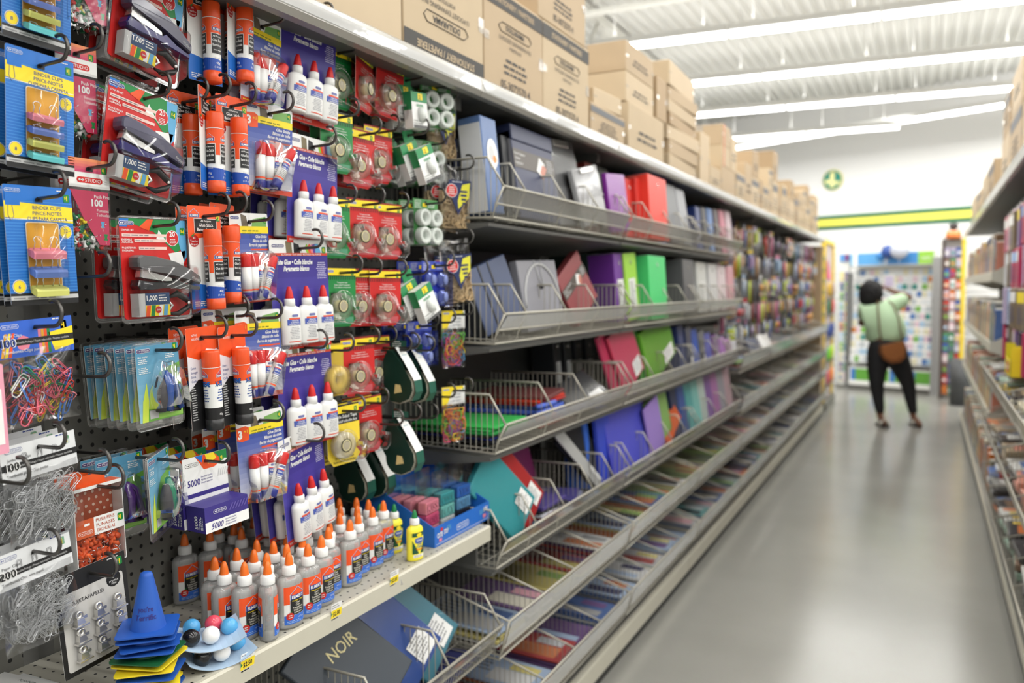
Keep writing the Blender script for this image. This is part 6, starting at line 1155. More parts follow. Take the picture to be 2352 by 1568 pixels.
# generic piles of pads, books and packs along the lower rows
MUTE = lambda c: tuple(int(v*.62+.38*min(sum(c)/3+10, 190)) for v in c)
PAL = [(n_, MUTE(c_)) for n_, c_ in [('white', (222, 222, 220)), ('pale blue', (150, 180, 220)), ('blue', (60, 100, 180)), ('grey', (150, 150, 152)), ('dark', (50, 50, 60)), ('orange', (226, 110, 50)), ('yellow', (226, 206, 90)), ('purple', (110, 70, 140)), ('pink', (226, 140, 160)), ('red', (200, 50, 50)), ('lime', (140, 190, 70)), ('teal', (80, 160, 160)), ('cream', (230, 220, 196)), ('navy', (54, 56, 110)), ('silver', (190, 192, 198))]]
def pads(row, zfl, y0, y1, n, seed, prefer, rowname, X=-1.245, w=.29, t=.006, cnt=(3, 5), wx=None):
    rd = random.Random(seed); L = (y1-y0)/n
    for c in range(n):
        z = zfl+.008; k = rd.randint(*cnt)
        for i in range(k):
            nm, col = PAL[rd.choice(prefer)] if rd.random() < .75 else rd.choice(PAL); tt = t*rd.uniform(.6, 1.6); ll = L*rd.uniform(.78, .9)
            p = Proto('paper_pad', 'pad'); m_ = M(*col, .3); p.part('cover', MB().box((-w/2, -ll/2, 0), (w/2, ll/2, tt), m_, b=min(.0015, tt*.3)))
            if i >= k-2:
                cc = rd.choice(PAL)[1]; b = MB().rect(-w*.1, -ll*.4, w*.42, -ll*rd.uniform(-.1, .2), tt+.0008, M(*cc)); b.rect(w*.05, ll*.1, w*.4, ll*.38, tt+.0008, M(*rd.choice(PAL)[1])); b.lines(-w*.4, -w*.1, ll*.25, 4, ll*.13, M(90, 90, 100), tt+.0008)
                p.part('cover_print', b)
                if rd.random() < .35: p.part('film', MB().rect(-w*.46, -ll*.47, w*.46, ll*.47, tt+.002, BAG))
            yy = y0+L*(c+.5); lean = 0
            p.put(T3(X+rd.uniform(-.004, .008), yy+rd.uniform(-.1, .1)*(L-ll), z) @ RZ(rd.uniform(-.03, .03)) @ RY(.05), '%s pad, %s, %s pile, %s in the pile' % (nm, rowname, ordn(c), 'top' if i == k-1 else ORD[i]+' up')); z += tt+.0045
flatpile(5, 1.88, -1.24, .26, .22, [('purple', (80, 60, 120)), ('navy', (40, 44, 90))], place='fifth basket far end below the glue shelf')
bn = lambda i: '%s bay' % names[i]
for i in range(2, 10):
    y0, y1 = BAYS[i]; n = 5 if i < 6 else 4
    if i == 9: n = 3
    pads(5, FL[5], y0+.03, y1-.03, n, 50+i, {2: [7, 6, 9, 13, 0], 3: [5, 1, 6, 0], 4: [10, 3, 2, 9]}.get(i, [0, 1, 3, 8, 14]), 'fifth basket row, '+bn(i), cnt=(3, 5) if i < 6 else (2, 3))
for i in range(1, 10):
    y0, y1 = BAYS[i]; n = 5 if i < 6 else 4
    if i == 9: n = 3
    pads(6, FL[6], y0+.03, y1-.03, n, 80+i, {2: [2, 0, 9, 7, 1], 3: [14, 2, 1, 0], 4: [2, 11, 14]}.get(i, [0, 2, 14, 4, 11]), 'lowest basket row, '+bn(i), cnt=(3, 5) if i < 6 else (2, 3))
for r, zf in ((3, 1.12-.096), (4, .838-.096)):
    for i in range(5, 10):
        y0, y1 = BAYS[i]; pads(r, zf, y0+.03, y1-.03, 4 if i < 9 else 3, 100+i+r*10, [8, 0, 3, 14, 1] if r == 3 else [0, 3, 12, 4], '%s basket row, %s' % (rown[r], bn(i)), cnt=(2, 4))
for i, (a, c) in enumerate(((1700, (66, 72, 96)), (1748, (226, 226, 224)))): 
    P = PX(a, 790, -1.14); single('paper_pad', MB().box((0, 0, -.02), (.16, .13, 0), M(*c), b=.003), '%s stood against the far hanging goods' % ('slate blue display box', 'white board with coloured dots')[i], 'display box', None, at((-1.16, 6.3+i*.5, 1.06), 20, 0, -30))
# ================================================================ hanging goods at the far end of the long run
def small_pack(kind, c1, c2, c3):
    b = MB(); w = (.055, .08, .045, .07)[kind]; h = (.16, .13, .2, .15)[kind]
    b.prism([(-w/2, .012-h), (w/2, .012-h), (w/2, .012), (-w/2, .012)], -.0008, 0, M(*c1, .35)); b.rect(-w/2, -.014, w/2, .012, .0005, M(*c2, .35)); b.rect(-w*.4, .014-h+.004, w*.4, .014-h+.022, .0006, M(*c3, .35))
    if kind == 0: [b.tube([(x, -.03, .007), (x, -h+.025, .007)], .0048, M(*(c2, c3, c1)[i % 3], .3), 6) for i, x in enumerate((-.018, -.006, .006, .018))]
    elif kind == 1: b.box((-.028, -h+.03, 0), (.028, -.03, .018), M(*c3, .3), b=.005)
    elif kind == 2: b.tube([(0, -.03, .01), (0, -h+.03, .01)], .011, M(*c3, .3), 8)
    else: b.lathe([(0, 0), (.026, 0), (.026, .014), (0, .016)], M(*c3, .3), 12, T=T3(0, -h*.5, 0))
    return b.mesh('hanging_pack')
FC = [('white', (222, 222, 222)), ('grey', (130, 130, 136)), ('dark', (40, 40, 50)), ('blue', (60, 90, 170)), ('pale blue', (150, 180, 214)), ('lime', (200, 220, 50)), ('pink', (220, 110, 150)), ('orange', (236, 150, 40)), ('lilac', (170, 140, 190)), ('yellow', (240, 206, 50)), ('red', (196, 40, 50)), ('tan', (190, 150, 110)), ('silver', (180, 184, 190))]
KN = ['pen pack', 'boxed card', 'slim pack', 'round pack']
FC = [(n_, tuple(int(v*.7+.3*120) for v in c_)) for n_, c_ in FC]
rd = random.Random(12); ME = {}
zs = [2.02, 1.83, 1.64, 1.46, 1.30]
for r, z in enumerate(zs):
    for i in range(5, 10):
        y0, y1 = BAYS[i]
        b = MB().box((.001, y0+.04, -.006), (.012, y1-.03, .006), DARKROD)
        yy = y0+.09
        while yy < y1-.05: b.tube([(0, yy, 0), (.2, yy, .004), (.215, yy, .018)], .0025, DARKROD, 5); yy += .115
        single('hook_bar', b, 'steel bar of prongs on the far pegboard, %s row down, %s' % (ORD[r], bn(i)), 'hook bar', 'steel hook bars', T3(XB, 0, z+.002))
        yy = y0+.09; c = 0
        while yy < y1-.05:
            k = rd.randrange(4); a, b_, c_ = rd.choice(FC[:9]), rd.choice(FC), rd.choice(FC)
            if rd.random() < .3: a = FC[0]
            key = (k, a[0], b_[0], c_[0])
            if key not in ME: ME[key] = small_pack(k, a[1], b_[1], c_[1])
            x = -1.235+rd.uniform(-.02, .02)
            if rd.random() < .93:
                o = _link('hanging_pack', ME[key], None, at((x, yy, z), rd.uniform(-30, 30), rd.uniform(-4, 4), scale=1.16)); tag(o, '%s and %s %s, far pegboard, %s row down, %s, %s along' % (a[0], b_[0], KN[k], ORD[r], bn(i), ORD[c]), 'hanging pack', None)
            yy += .115; c += 1
# end display: cardboard tower with yellow packs and a yellow frame stand
tw = Proto('cardboard_tower', 'display stand'); tw.part('body', MB().box((-1.5, 10.62, .1), (-1.14, 10.86, 2.05), KR[3], b=.004)); tw.part('base', MB().box((-1.5, 10.62, 0), (-1.12, 10.86, .1), KICK)); tw.put(Matrix.Identity(4), 'plain cardboard tower closing the end of the long shelving run')
for k in range(7):
    b = MB().prism([(-.06, -.14), (.06, -.14), (.06, .02), (-.06, .02)], -.004, 0, M(236, 206, 40)).rect(-.045, -.11, .045, -.05, .0008, M(60, 90, 60)).rect(-.05, -.03, .05, .0, .0008, M(190, 150, 30)); single('hanging_pack', b, 'yellow hanging pack on the strip at the end of the run, %s down' % ORD[k], 'hanging pack', None, at((-1.128, 10.74, 1.98-k*.135), 6))
single('clip_strip', MB().box((-1.139, 10.72, 1.0), (-1.1345, 10.75, 2.04), METAL), 'thin metal clip strip holding the yellow packs', 'clip strip')
YF = M(236, 206, 50, .45); fs = Proto('frame_stand', 'display stand'); X0 = -1.16
fs.part('base', MB().box((-1.55, 10.9, 0), (-1.1, 12.05, .11), KICK, b=.005)); fs.part('post', MB().box((X0-.03, 12.0, .11), (X0+.03, 12.05, 2.1), YF)); fs.part('post', MB().box((X0-.03, 10.95, .11), (X0+.03, 10.99, 2.1), YF)); fs.part('top_rail', MB().box((X0-.03, 10.95, 2.1), (X0+.03, 12.05, 2.15), YF)); fs.part('panel', MB().box((X0-.02, 10.99, .11), (X0, 12.0, 2.1), M(206, 190, 190)))
for z in (.3, .6, .9, 1.2, 1.42): fs.part('tray', MB().box((X0, 10.99, z-.012), (X0+.05, 12.0, z), METAL))
fs.put(Matrix.Identity(4), 'yellow-framed stand past the end of the long shelving run')
for k, (z, nm, c) in enumerate(((.3, 'pink', (220, 110, 120)), (.3, 'orange', (250, 150, 40)), (.6, 'green', (120, 220, 60)), (.6, 'lime', (200, 230, 60)), (.9, 'blue', (60, 90, 170)), (.9, 'navy', (50, 70, 140)), (1.2, 'dark green', (40, 120, 80)), (1.2, 'red', (200, 60, 50)), (1.42, 'yellow', (220, 180, 50)), (1.42, 'tan', (170, 140, 110)))):
    single('soft_ball_pack', MB().lathe([(0, 0), (.05, .01), (.08, .06), (.08, .13), (.05, .19), (0, .2)], M(*c, .5), 16, sx=.3), '%s bundle on the yellow-framed stand, %s' % (nm, 'nearer side' if k % 2 == 0 else 'farther side'), 'toy bundle', None, T3(X0+.045, 11.25+.45*(k % 2), z+.0005))
single('pennant', MB().prism([(0, 0), (.5, 0), (.0, .25)], -.002, .002, M(244, 110, 150)), 'pink triangular sheet on the yellow-framed stand', 'pennant', None, T3(X0+.012, 11.3, 1.66) @ CARD)

# ================================================================ greeting card rack along the far wall
def onplane(px, py, z):
    d = WB.inverted().to_3x3() @ ray(px, py); o = WB.inverted() @ CAM; return o+d*((z-o.z)/d.z)
RZp = .62
xl, xr = onplane(1950, 800, RZp).x, onplane(2140, 800, RZp).x; xl0 = onplane(1919, 800, RZp).x; top = onplane(2040, 578, RZp).y
W_ = xr-xl; rk = Proto('card_rack', 'greeting card rack'); CR = M(232, 232, 228, .5)
rk.part('back_panel', MB().box((xl, .1, .3), (xr, top-.2, .34), CR)); rk.part('base', MB().box((xl, .0, .3), (xr, .07, RZp+.02), M(90, 88, 84)).box((xl, .07, .3), (xr, .12, RZp), CR).box((xl, .12, .3), (xr, .34, RZp-.02), CR))
for i in range(4):
    a, b_ = xl+W_*(.02+.245*i), xl+W_*(.02+.245*i+.235); bb = MB().rect(a, .14, a+(b_-a)*.25, .32, RZp-.018, M(60, 120, 190)).rect(a+(b_-a)*.25, .14, b_, .32, RZp-.018, M(96, 160, 60)); rk.part('base_panel', bb)
hd = MB().box((xl, top-.2, .4), (xr, top, RZp), CR)
for a, b_, c in ((0, .03, (110, 180, 220)), (.03, .09, (236, 236, 236)), (.09, .42, (90, 160, 215)), (.42, .45, (230, 236, 240)), (.45, .82, (70, 140, 205)), (.82, 1, (140, 196, 50))): hd.rect(xl+W_*a, top-.19, xl+W_*b_, top-.01, RZp+.001, M(*c))
hd.text('CARDS', xl+W_*.91, top-.13, .05, WHITE, RZp+.003, al='c', w=W_*.12); rk.part('header', hd)
NR = 13; zt0 = .40; dz_ = (top-.26-zt0)/NR
tl = MB()
for r in range(NR):
    y = zt0+r*dz_; zz = RZp-.04-.2*r/NR; tl.box((xl, y, .34), (xr, y+.006, zz+.022), CR); tl.box((xl, y, zz+.022), (xr, y+.028, zz+.025), clear('card_lip', tint=(.95, .96, .96), body=.3))
rk.part('tiers', tl); rk.part('end_panel', MB().box((xr, 0, .3), (xr+.1, top-.1, RZp+.05), M(150, 150, 150)))
rk.put(WB, 'wide tiered greeting card rack along the far wall behind the shopper')
rd = random.Random(5); NCc = 17; GM = {}
PC = [('white', (238, 238, 238)), ('cream', (236, 228, 196)), ('pale blue', (180, 208, 232)), ('pale pink', (236, 206, 216)), ('grey', (200, 204, 206)), ('white', (240, 240, 240)), ('yellow', (232, 216, 120)), ('orange', (220, 140, 70)), ('teal', (70, 150, 140)), ('blue', (90, 130, 190)), ('violet', (110, 90, 150)), ('green', (130, 190, 80)), ('white', (232, 234, 240)), ('white', (244, 242, 236))]
for r in range(NR):
    for c in range(NCc):
        nm, col = rd.choice(PC if rd.random() < .45 else PC[:6]); cw = W_/NCc*.88; ch = dz_*1.12
        if col not in GM:
            b = MB().box((-cw/2, 0, -.004), (cw/2, ch, 0), M(*col, .5)); b.rect(-cw*.3, ch*.3, cw*.3, ch*.6, .0008, M(max(col[0]-26, 0), max(col[1]-18, 0), max(col[2]-12, 0))); b.rect(-cw*.5, ch*.86, cw*.5, ch, .0008, M(240, 240, 238)); GM[col] = b.mesh('greeting_card')
        zz = RZp-.04-.2*r/NR; o = _link('greeting_card', GM[col], None, WB @ T3(xl+W_*(c+.5)/NCc, zt0+r*dz_+.007, zz+.0125)); tag(o, '%s greeting card, %s tier up of the far rack, %s card along' % (nm, ORD[r], ORD[c]), 'greeting card', 'greeting cards on the far rack')
# narrow side rack, balloons, signs
sr = Proto('side_rack', 'greeting card rack'); sr.part('panel', MB().box((xl0, .05, .45), (xl-.07, top-.12, .5), CR)); sr.part('header', MB().box((xl0, top-.12, .45), (xl-.07, top-.01, .52), M(90, 150, 210)).rect(xl0+(xl-xl0)*.4, top-.11, xl-.07, top-.01, .522, M(130, 50, 110))); sr.part('edge_post', MB().box((xl-.066, .0, .5), (xl-.01, top-.3, .6), M(110, 110, 108))); sr.part('base', MB().box((xl0, 0, .4), (xl-.07, .05, .6), KICK)); sr.put(WB, 'narrow card rack between the yellow stand and the wide rack')
for r in range(11):
    for c in range(2):
        nm, col = rd.choice(PC[:4]+PC[6:12]); w_ = (xl-xl0-.07)/2*.8; b = MB().box((-w_/2, 0, 0), (w_/2, .13, .004), M(*col, .5)).rect(-w_*.3, .03, w_*.3, .08, .005, M(*rd.choice(PC)[1]))
        single('greeting_card', b, '%s card on the narrow rack, %s tier up, %s side' % (nm, ORD[r], ('outer', 'inner')[c]), 'greeting card', None, WB @ T3(xl0+(xl-xl0-.07)*(c+.5)/2, .1+r*.155, .502))
for k, (px, py, r_, c, nm) in enumerate(((2040, 578, .10, (50, 80, 150), 'dark blue'), (2068, 574, .13, (200, 205, 220), 'silvery'), (2022, 588, .07, (60, 130, 200), 'light blue'))):
    q = onplane(px, py, RZp+.12); single('foil_balloon', MB().lathe([(r_*math.sin(math.pi*i/10), -r_*math.cos(math.pi*i/10)) for i in range(11)], M(*c, .2), 20, sy=.8).tube([(0, 0, -r_), (0, -.02, -r_-.06)], .004, WHITE, 4), '%s foil balloon in front of the card rack header' % nm, 'balloon', None, WB @ T3(q.x, q.y, RZp+r_+.02) @ RX(-math.pi/2))
# tall tower of mixed packs to the side of the card rack
xa, xb = onplane(2162, 800, 1.0).x, onplane(2203, 800, 1.0).x; tp2 = onplane(2180, 548, 1.0).y
st = Proto('wire_tower', 'display stand'); st.part('back_panel', MB().box((xa, .0, .9), (xb, tp2, .94), M(150, 148, 144))); st.part('side_post', MB().box((xa-.03, 0, .9), (xa, tp2, .99), M(96, 84, 80))); st.part('side_post', MB().box((xb, 0, .9), (xb+.03, tp2, .99), YF)); st.put(WB, 'tall display tower of mixed packs between card rack and side shelving')
for r in range(14):
    for c in range(3):
        nm, col = rd.choice([('red', (200, 60, 50)), ('white', (230, 230, 230)), ('blue', (70, 100, 180)), ('brown', (130, 100, 90)), ('lilac', (180, 170, 200)), ('green', (90, 150, 110)), ('pink', (220, 190, 200)), ('orange', (220, 120, 60))]); w_ = (xb-xa)/3*.85
        b = MB().box((-w_/2, -.12, 0), (w_/2, 0, .03), M(*col, .4), b=.004).rect(-w_*.35, -.09, w_*.35, -.05, .031, M(*rd.choice(PC)[1])); single('hanging_pack', b, '%s pack on the tall tower, %s row down, %s across' % (nm, ORD[r], ORD[c]), 'hanging pack', None, WB @ T3(xa+(xb-xa)*(c+.5)/3, tp2-.12-r*.145, .9415))
single('display_topper', MB().lathe([(0, 0), (.09, 0), (.1, .03), (.09, .1), (0, .11)], M(226, 130, 70), 20, T=RX(-math.pi/2)).lathe([(0, .11), (.05, .13), (.06, .17), (.04, .21), (0, .22)], M(50, 46, 46), 16, T=RX(-math.pi/2)), 'orange tub with a dark ball on top of the tall tower', 'tub', None, WB @ T3((xa+xb)/2, tp2, .98))
single('grey_bin', MB().lathe([(0, 0), (.12, 0), (.14, .6), (.13, .6), (0, .58)], M(70, 72, 74), 20), 'dark bin on the floor beside the tall tower', 'bin', None, Matrix.Translation(PZ(2204, 930, 0.0)))

# ================================================================ shelving on the opposite side of the aisle
XR = .36; XRB = .72; RB = [(3.4, 4.85), (4.85, 6.32), (6.32, 7.8), (7.8, 9.3), (9.3, 10.8)]
MIR = Matrix(((-1, 0, 0, 0), (0, 1, 0, 0), (0, 0, 1, 0), (0, 0, 0, 1)))
RCARD = Matrix(((0, 0, -1, 0), (-1, 0, 0, 0), (0, 1, 0, 0), (0, 0, 0, 1)))    # x towards the camera, y up, z out into the aisle
XYZ = Matrix(((1, 0, 0, 0), (0, 0, 1, 0), (0, 1, 0, 0), (0, 0, 0, 1)))
for i, (y0, y1) in enumerate(RB):
    p = Proto('gondola_bay', 'shelving'); e = .001
    p.part('back_panel', MB().box((XRB, y0+e, .1), (XRB+.02, y1-e, 2.1), PEG if i < 2 else BACKP)); p.part('base_deck', MB().box((XR+.01, y0+e, .09), (XRB, y1-e, .12), KICK).box((XR, y0+e, .08), (XR+.012, y1-e, .125), SHELFM)); p.part('kick_plate', MB().box((XR+.015, y0+e, 0), (XR+.03, y1-e, .09), GRIT)); p.part('top_shelf', MB().box((XR+.02, y0+e, 2.12), (1.1, y1-e, 2.15), DARKSHELF).box((XR, y0+e, 2.105), (XR+.02, y1-e, 2.162), LIP)); p.part('upright', MB().box((XRB-.012, y0+.001, .1), (XRB+.03, y0+.03, 2.12), DARKSHELF))
    p.put(Matrix.Identity(4), 'shelving bay across the aisle, %s bay counted from the camera' % ORD[i], 'shelving bays across the aisle')
rd = random.Random(77); BKC = [('grey', (150, 150, 146)), ('cream', (214, 206, 180)), ('white', (220, 220, 216)), ('brown', (130, 100, 76)), ('salmon', (214, 140, 120)), ('pale green', (160, 190, 170)), ('yellow', (226, 196, 80)), ('blue', (90, 120, 180)), ('dark', (60, 56, 60)), ('orange', (220, 120, 50)), ('tan', (180, 160, 130))]
RS = [(1.62, 'top'), (1.15, 'second'), (.68, 'third')]
for k, (z, rn) in enumerate(RS):
    for i in (2, 3, 4):
        y0, y1 = RB[i]; p = Proto('metal_shelf', 'shelf'); p.part('deck', MB().box((XR+.03, y0+.01, z-.02), (XRB-.002, y1-.01, z), SHELFM)); p.part('front_lip', MB().box((XR+.018, y0+.01, z-.04), (XR+.03, y1-.01, z+.028), SHELFM, b=.003))
        p.part('bracket', MB().prism([(XR+.02, z-.035), (XR+.02, z+.02), (XRB-.1, z+.16), (XRB-.005, z+.16), (XRB-.005, z-.11), (XR+.2, z-.1)], y0+.006, y0+.0095, M(190, 188, 176), T=XYZ)); p.put(Matrix.Identity(4), 'beige steel shelf of books across the aisle, %s shelf, %s bay' % (rn, ORD[i]), 'book shelves across the aisle')
def bookrow(z, y0, y1, nm, X=XR+.045, d=.2):
    yy = y0; n = 0
    while yy < y1-.03:
        cn, c = rd.choice(BKC); th = rd.uniform(.016, .05); h = rd.uniform(.2, .3); p = Proto('book', 'book')
        p.part('cover', MB().box((-th, 0, -d), (0, h, 0), M(*c, .5), b=.0015)); p.part('pages', MB().box((-th+.003, .003, -d-.0006), (-.003, h+.0006, -.004), C['cream'])); p.part('spine_label', MB().rect(-th*.8, h*.5, -th*.2, h*.85, .0008, M(*rd.choice(BKC)[1])))
        p.put(at((X, yy, z+.001), 0, -13, 0, basis=RCARD), '%s book across the aisle, %s, %s from the near end' % (cn, nm, ordn(n))); yy += th+rd.uniform(.012, .03); n += 1
for z, rn in RS: bookrow(z, RB[2][0]+.05, RB[4][1]-.08, '%s shelf' % rn)
bookrow(.125, RB[2][0]+.05, RB[4][1]-.08, 'base shelf')
# nearer bays across the aisle: hanging packs above, wire bins below
def rpack(px, py, X, w, h, t, c, lab, top_c=None, yaw=0, roll=0):
    P = PX(px, py, X); b = MB().box((-w/2, -h, 0), (w/2, 0, t), M(*c, .35), b=min(.01, t*.3)); b.rect(-w*.4, -h*.35, w*.4, -h*.1, t+.001, M(*(top_c or (230, 230, 230)), .35)); b.lines(-w*.35, w*.35, -h*.5, 5, h*.08, M(70, 80, 120), t+.001); b.prism([(-w*.3, 0), (w*.3, 0), (w*.3, .03), (-w*.3, .03)], 0, .001, WHITE)
    b.tube([(0, .015, .03), (0, .015, -(XRB-X)+.004)], .003, METAL, 5)
    single('hanging_pack', b, lab, 'hanging pack', None, at((X, P.y, P.z), yaw, roll, basis=RCARD))
for r, z in enumerate((1.98, 1.76, 1.54, 1.32)):
    for c in range(11):
        y = 4.0+c*.2; px, py = proj((XR+.1, y, z)); col = rd.choice([('lilac', (190, 176, 204)), ('purple', (110, 70, 130)), ('magenta', (180, 50, 90)), ('white', (214, 214, 216)), ('pale blue', (170, 186, 214)), ('pink', (206, 160, 174)), ('brown', (120, 104, 84)), ('dark', (60, 56, 66))])
        rpack(px, py, XR+.08+rd.uniform(0, .03), .13, .22, .03, col[1], '%s hanging pack across the aisle, %s row down, %s along' % (col[0], ORD[r], ORD[c]), rd.choice([(250, 226, 60), (240, 240, 240), (160, 190, 230)]), rd.uniform(-10, 10))
yb_ = PX(2318, 940, XR+.02); p = Proto('display_box', 'display box'); yc = M(246, 222, 40, .4)
p.part('tray', MB().box((0, 0, -.2), (.3, .004, 0), yc).box((0, 0, -.003), (.3, .09, 0), yc).box((0, 0, -.2), (.003, .16, 0), yc).box((.297, 0, -.2), (.3, .16, 0), yc).box((0, 0, -.2), (.3, .2, -.197), yc)); p.part('front_badge', MB().disc(.15, .045, .07, .001, M(200, 40, 36), 20, ry=.035).text('KRAFTY', .15, .034, .024, WHITE, .002, w=.11, al='c', bold=1) if False else MB().disc(.15, .045, .07, .001, M(200, 40, 36), 20, ry=.032).disc(.15, .045, .055, .0016, M(230, 200, 196), 16, ry=.014))
p.put(at((XR+.02, 5.1, 1.09), 0, 0, basis=RCARD), 'yellow card tray with a red oval badge across the aisle')
for i, (nm, c) in enumerate((('teal', (100, 190, 180)), ('coral', (240, 130, 110)), ('mint', (130, 210, 190)), ('turquoise', (60, 160, 170)))): single('paper_pad', MB().box((0, 0, 0), (.27, .012, .17), M(*c), b=.002), '%s pad in the yellow card tray, %s up' % (nm, ORD[i]), 'pad', None, at((XR+.205, 5.115, 1.0965+.014*i), 0, 0, basis=RCARD))
for r, z in ((0, 1.05), (1, .72), (2, .36)):
    for i in (0, 1):
        y0, y1 = RB[i]; q = basket(y1-y0-.03, [.0, .35, .7, 1.05, y1-y0-.03], 'slope', fine=.045, strip=False); q.name = 'wire_basket'
        q.put(Matrix(((-1, 0, 0, XRB-.0), (0, 1, 0, y0+.015), (0, 0, 1, z), (0, 0, 0, 1))), 'wire bin across the aisle, %s row, %s bay' % (ORD[r], ORD[i]), 'wire bins across the aisle')
        L = y1-y0-.03
        for c in range(4):
            zz = z-.09
            for s_ in range(rd.randint(2, 3)):
                nm, col = rd.choice(BKC); tt = rd.uniform(.02, .04); b = MB().box((-.14, -.14, 0), (.14, .14, tt), M(*col, .3), b=.004).rect(-.1, -.1, .04, .05, tt+.0008, M(*rd.choice(BKC)[1])).rect(-.12, .07, .12, .12, tt+.0008, M(*rd.choice(BKC)[1]))
                single('craft_pack', b, '%s craft pack across the aisle, %s bin row, %s bay, %s pile, %s up' % (nm, ORD[r], ORD[i], ORD[c], ORD[s_]), 'craft pack', None, T3(XRB-.2, y0+.015+.175+c*.35, zz) @ RZ(rd.uniform(-.1, .1)) @ RY(-.05)); zz += tt+.008
q = Proto('juice_box', 'carton')
P = PX(2238, 1085, XR+.06); single('upright_box', MB().box((-.05, 0, -.05), (.05, .26, 0), WHITE, b=.004).rect(-.05, .17, .05, .26, .001, M(80, 150, 220)).disc(0, .1, .03, .0012, M(220, 190, 140)), 'white box with a blue top standing on the base across the aisle', 'box', None, at((XR+.06, 6.2, .135), 0, -14, basis=RCARD))
single('red_folder', MB().box((-.02, 0, -.22), (0, .3, 0), M(190, 30, 26), b=.003), 'bright red folder leaning on the base across the aisle', 'folder', None, at((XR+.06, 5.9, .135), 0, -22, basis=RCARD))
# cartons on the opposite top shelf
def rcarton(y0, y1, z0, h, kd, k, lab): carton(y1-y0, h, .36, kd, k).put(Matrix.Translation((XR+.05, y1, z0)) @ RCARD, lab)
Yr = lambda px: PX(px, 500, XR).y
for i, (ya, yb2, h1, h2) in enumerate(((4.2, 4.9, .3, .2), (4.95, 5.6, .34, .22), (5.65, 6.2, .3, .24), (6.9, 7.5, .3, 0), (7.6, 8.3, .3, 0), (8.6, 9.3, .26, 0), (9.5, 10.2, .3, 0))):
    rcarton(ya, yb2, 2.163, h1, ('plain', 'band')[i % 2], i, 'kraft carton on the shelving across the aisle, %s from the camera, bottom one' % ORD[i])
    if h2: rcarton(ya+.03, yb2-.04, 2.164+h1, h2, ('band', 'plain')[i % 2], i+1, 'kraft carton on the shelving across the aisle, %s from the camera, upper one' % ORD[i])
# ================================================================ the shopper
DP = PZ(2060, 972, 0.02); dpt = (DP-CAM).dot(_f)
def pp(px, py, dd=0.0): return PD(px, py, dpt+dd)
def skin(name, verts, edges, mtl, sub=2):
    """grow one continuous surface round a skeleton: verts = [(point, rx, ry)]"""
    me = bpy.data.meshes.new(name); me.from_pydata([tuple(v[0]) for v in verts], edges, []); o = bpy.data.objects.new(name, me); S.collection.objects.link(o)
    o.modifiers.new('s', 'SKIN'); o.modifiers['s'].use_smooth_shade = True
    for i, v in enumerate(verts): me.skin_vertices[0].data[i].radius = (v[1], v[2])
    me.skin_vertices[0].data[0].use_root = True
    m_ = o.modifiers.new('u', 'SUBSURF'); m_.levels = sub; m_.render_levels = sub
    dg = bpy.context.evaluated_depsgraph_get(); me2 = bpy.data.meshes.new_from_object(o.evaluated_get(dg)); bpy.data.objects.remove(o); me2.name = name
    me2.materials.clear(); me2.materials.append(mtl); return me2
SKIN = M(112, 74, 52, .5); SHIRT = mat('shirt_cotton', sc(190, 220, 182), .8, noise=.06, nscale=20); LEG = mat('legging_cloth', sc(20, 20, 24), .75); HAIR = mat('hair', sc(16, 15, 18), .7, noise=.3, nscale=80, bump=.8)
pelvis, waist, chest, neck = pp(2036, 802), pp(2034, 770), pp(2022, 715), pp(2012, 694)
head0, head1 = pp(2004, 680), pp(2003, 662); lsh, rsh = pp(1990, 708, -.02), pp(2046, 698, .02); relb, rwr = pp(2093, 682, .03), pp(2048, 668, .16)
lelb, lwr = pp(1978, 745, .12), pp(2010, 735, .3); lhip, rhip = pp(2016, 808), pp(2060, 808); lk, rk_ = pp(2013, 880, .0), pp(2086, 880, .0); la, ra = pp(2022, 958), pp(2098, 960)
la.z = max(la.z, .08); ra.z = .085
lt_, rt_ = PZ(2034, 975, .03), PZ(2116, 978, .03); dirf = Vector((0, 0, 0))
V = [(pelvis, .17, .13), (waist, .16, .12), (chest, .16, .12), (neck, .062, .062), (head0, .065, .078), (head1, .075, .09), (lsh, .06, .06), (lelb, .042, .042), (lwr, .026, .026), (rsh, .06, .06), (relb, .042, .042), (rwr, .026, .026), (lhip, .1, .1), (lk, .058, .06), (la, .036, .038), (lt_, .035, .022), (rhip, .1, .1), (rk_, .058, .06), (ra, .036, .038), (rt_, .035, .022)]
E = [(0, 1), (1, 2), (2, 3), (3, 4), (4, 5), (2, 6), (6, 7), (7, 8), (2, 9), (9, 10), (10, 11), (0, 12), (12, 13), (13, 14), (14, 15), (0, 16), (16, 17), (17, 18), (18, 19)]
def hand(V, E, wi, d, up):
    """palm and five bent fingers grown on from a wrist vertex"""
    w_ = Vector(V[wi][0]); d = d.normalized(); s_ = d.cross(up).normalized(); n = len(V); V.append((w_+d*.05, .03, .014)); E.append((wi, n))
    for i, (o_, L) in enumerate(((-.03, .065), (-.01, .075), (.01, .07), (.028, .055))):
        a = len(V); V.append((w_+d*.085+s_*o_, .009, .009)); V.append((w_+d*(.085+L*.5)+s_*o_*1.1+up*.008, .008, .008)); V.append((w_+d*(.085+L*.85)+s_*o_*1.1-up*.012, .007, .007)); E += [(n, a), (a, a+1), (a+1, a+2)]
    a = len(V); V.append((w_+d*.05-s_*.04, .010, .010)); V.append((w_+d*.085-s_*.05-up*.01, .008, .008)); E += [(n, a), (a, a+1)]
hand(V, E, 11, (rwr-relb)+Vector((0, 0, .05)), Vector((0, 0, 1))); hand(V, E, 8, (lwr-lelb), Vector((0, 0, 1)))
per = Proto('person', 'person'); body = skin('person', V, E, SKIN); root = _link('person', body); tag(root, 'person in pale green top and black leggings facing the card rack', 'person')
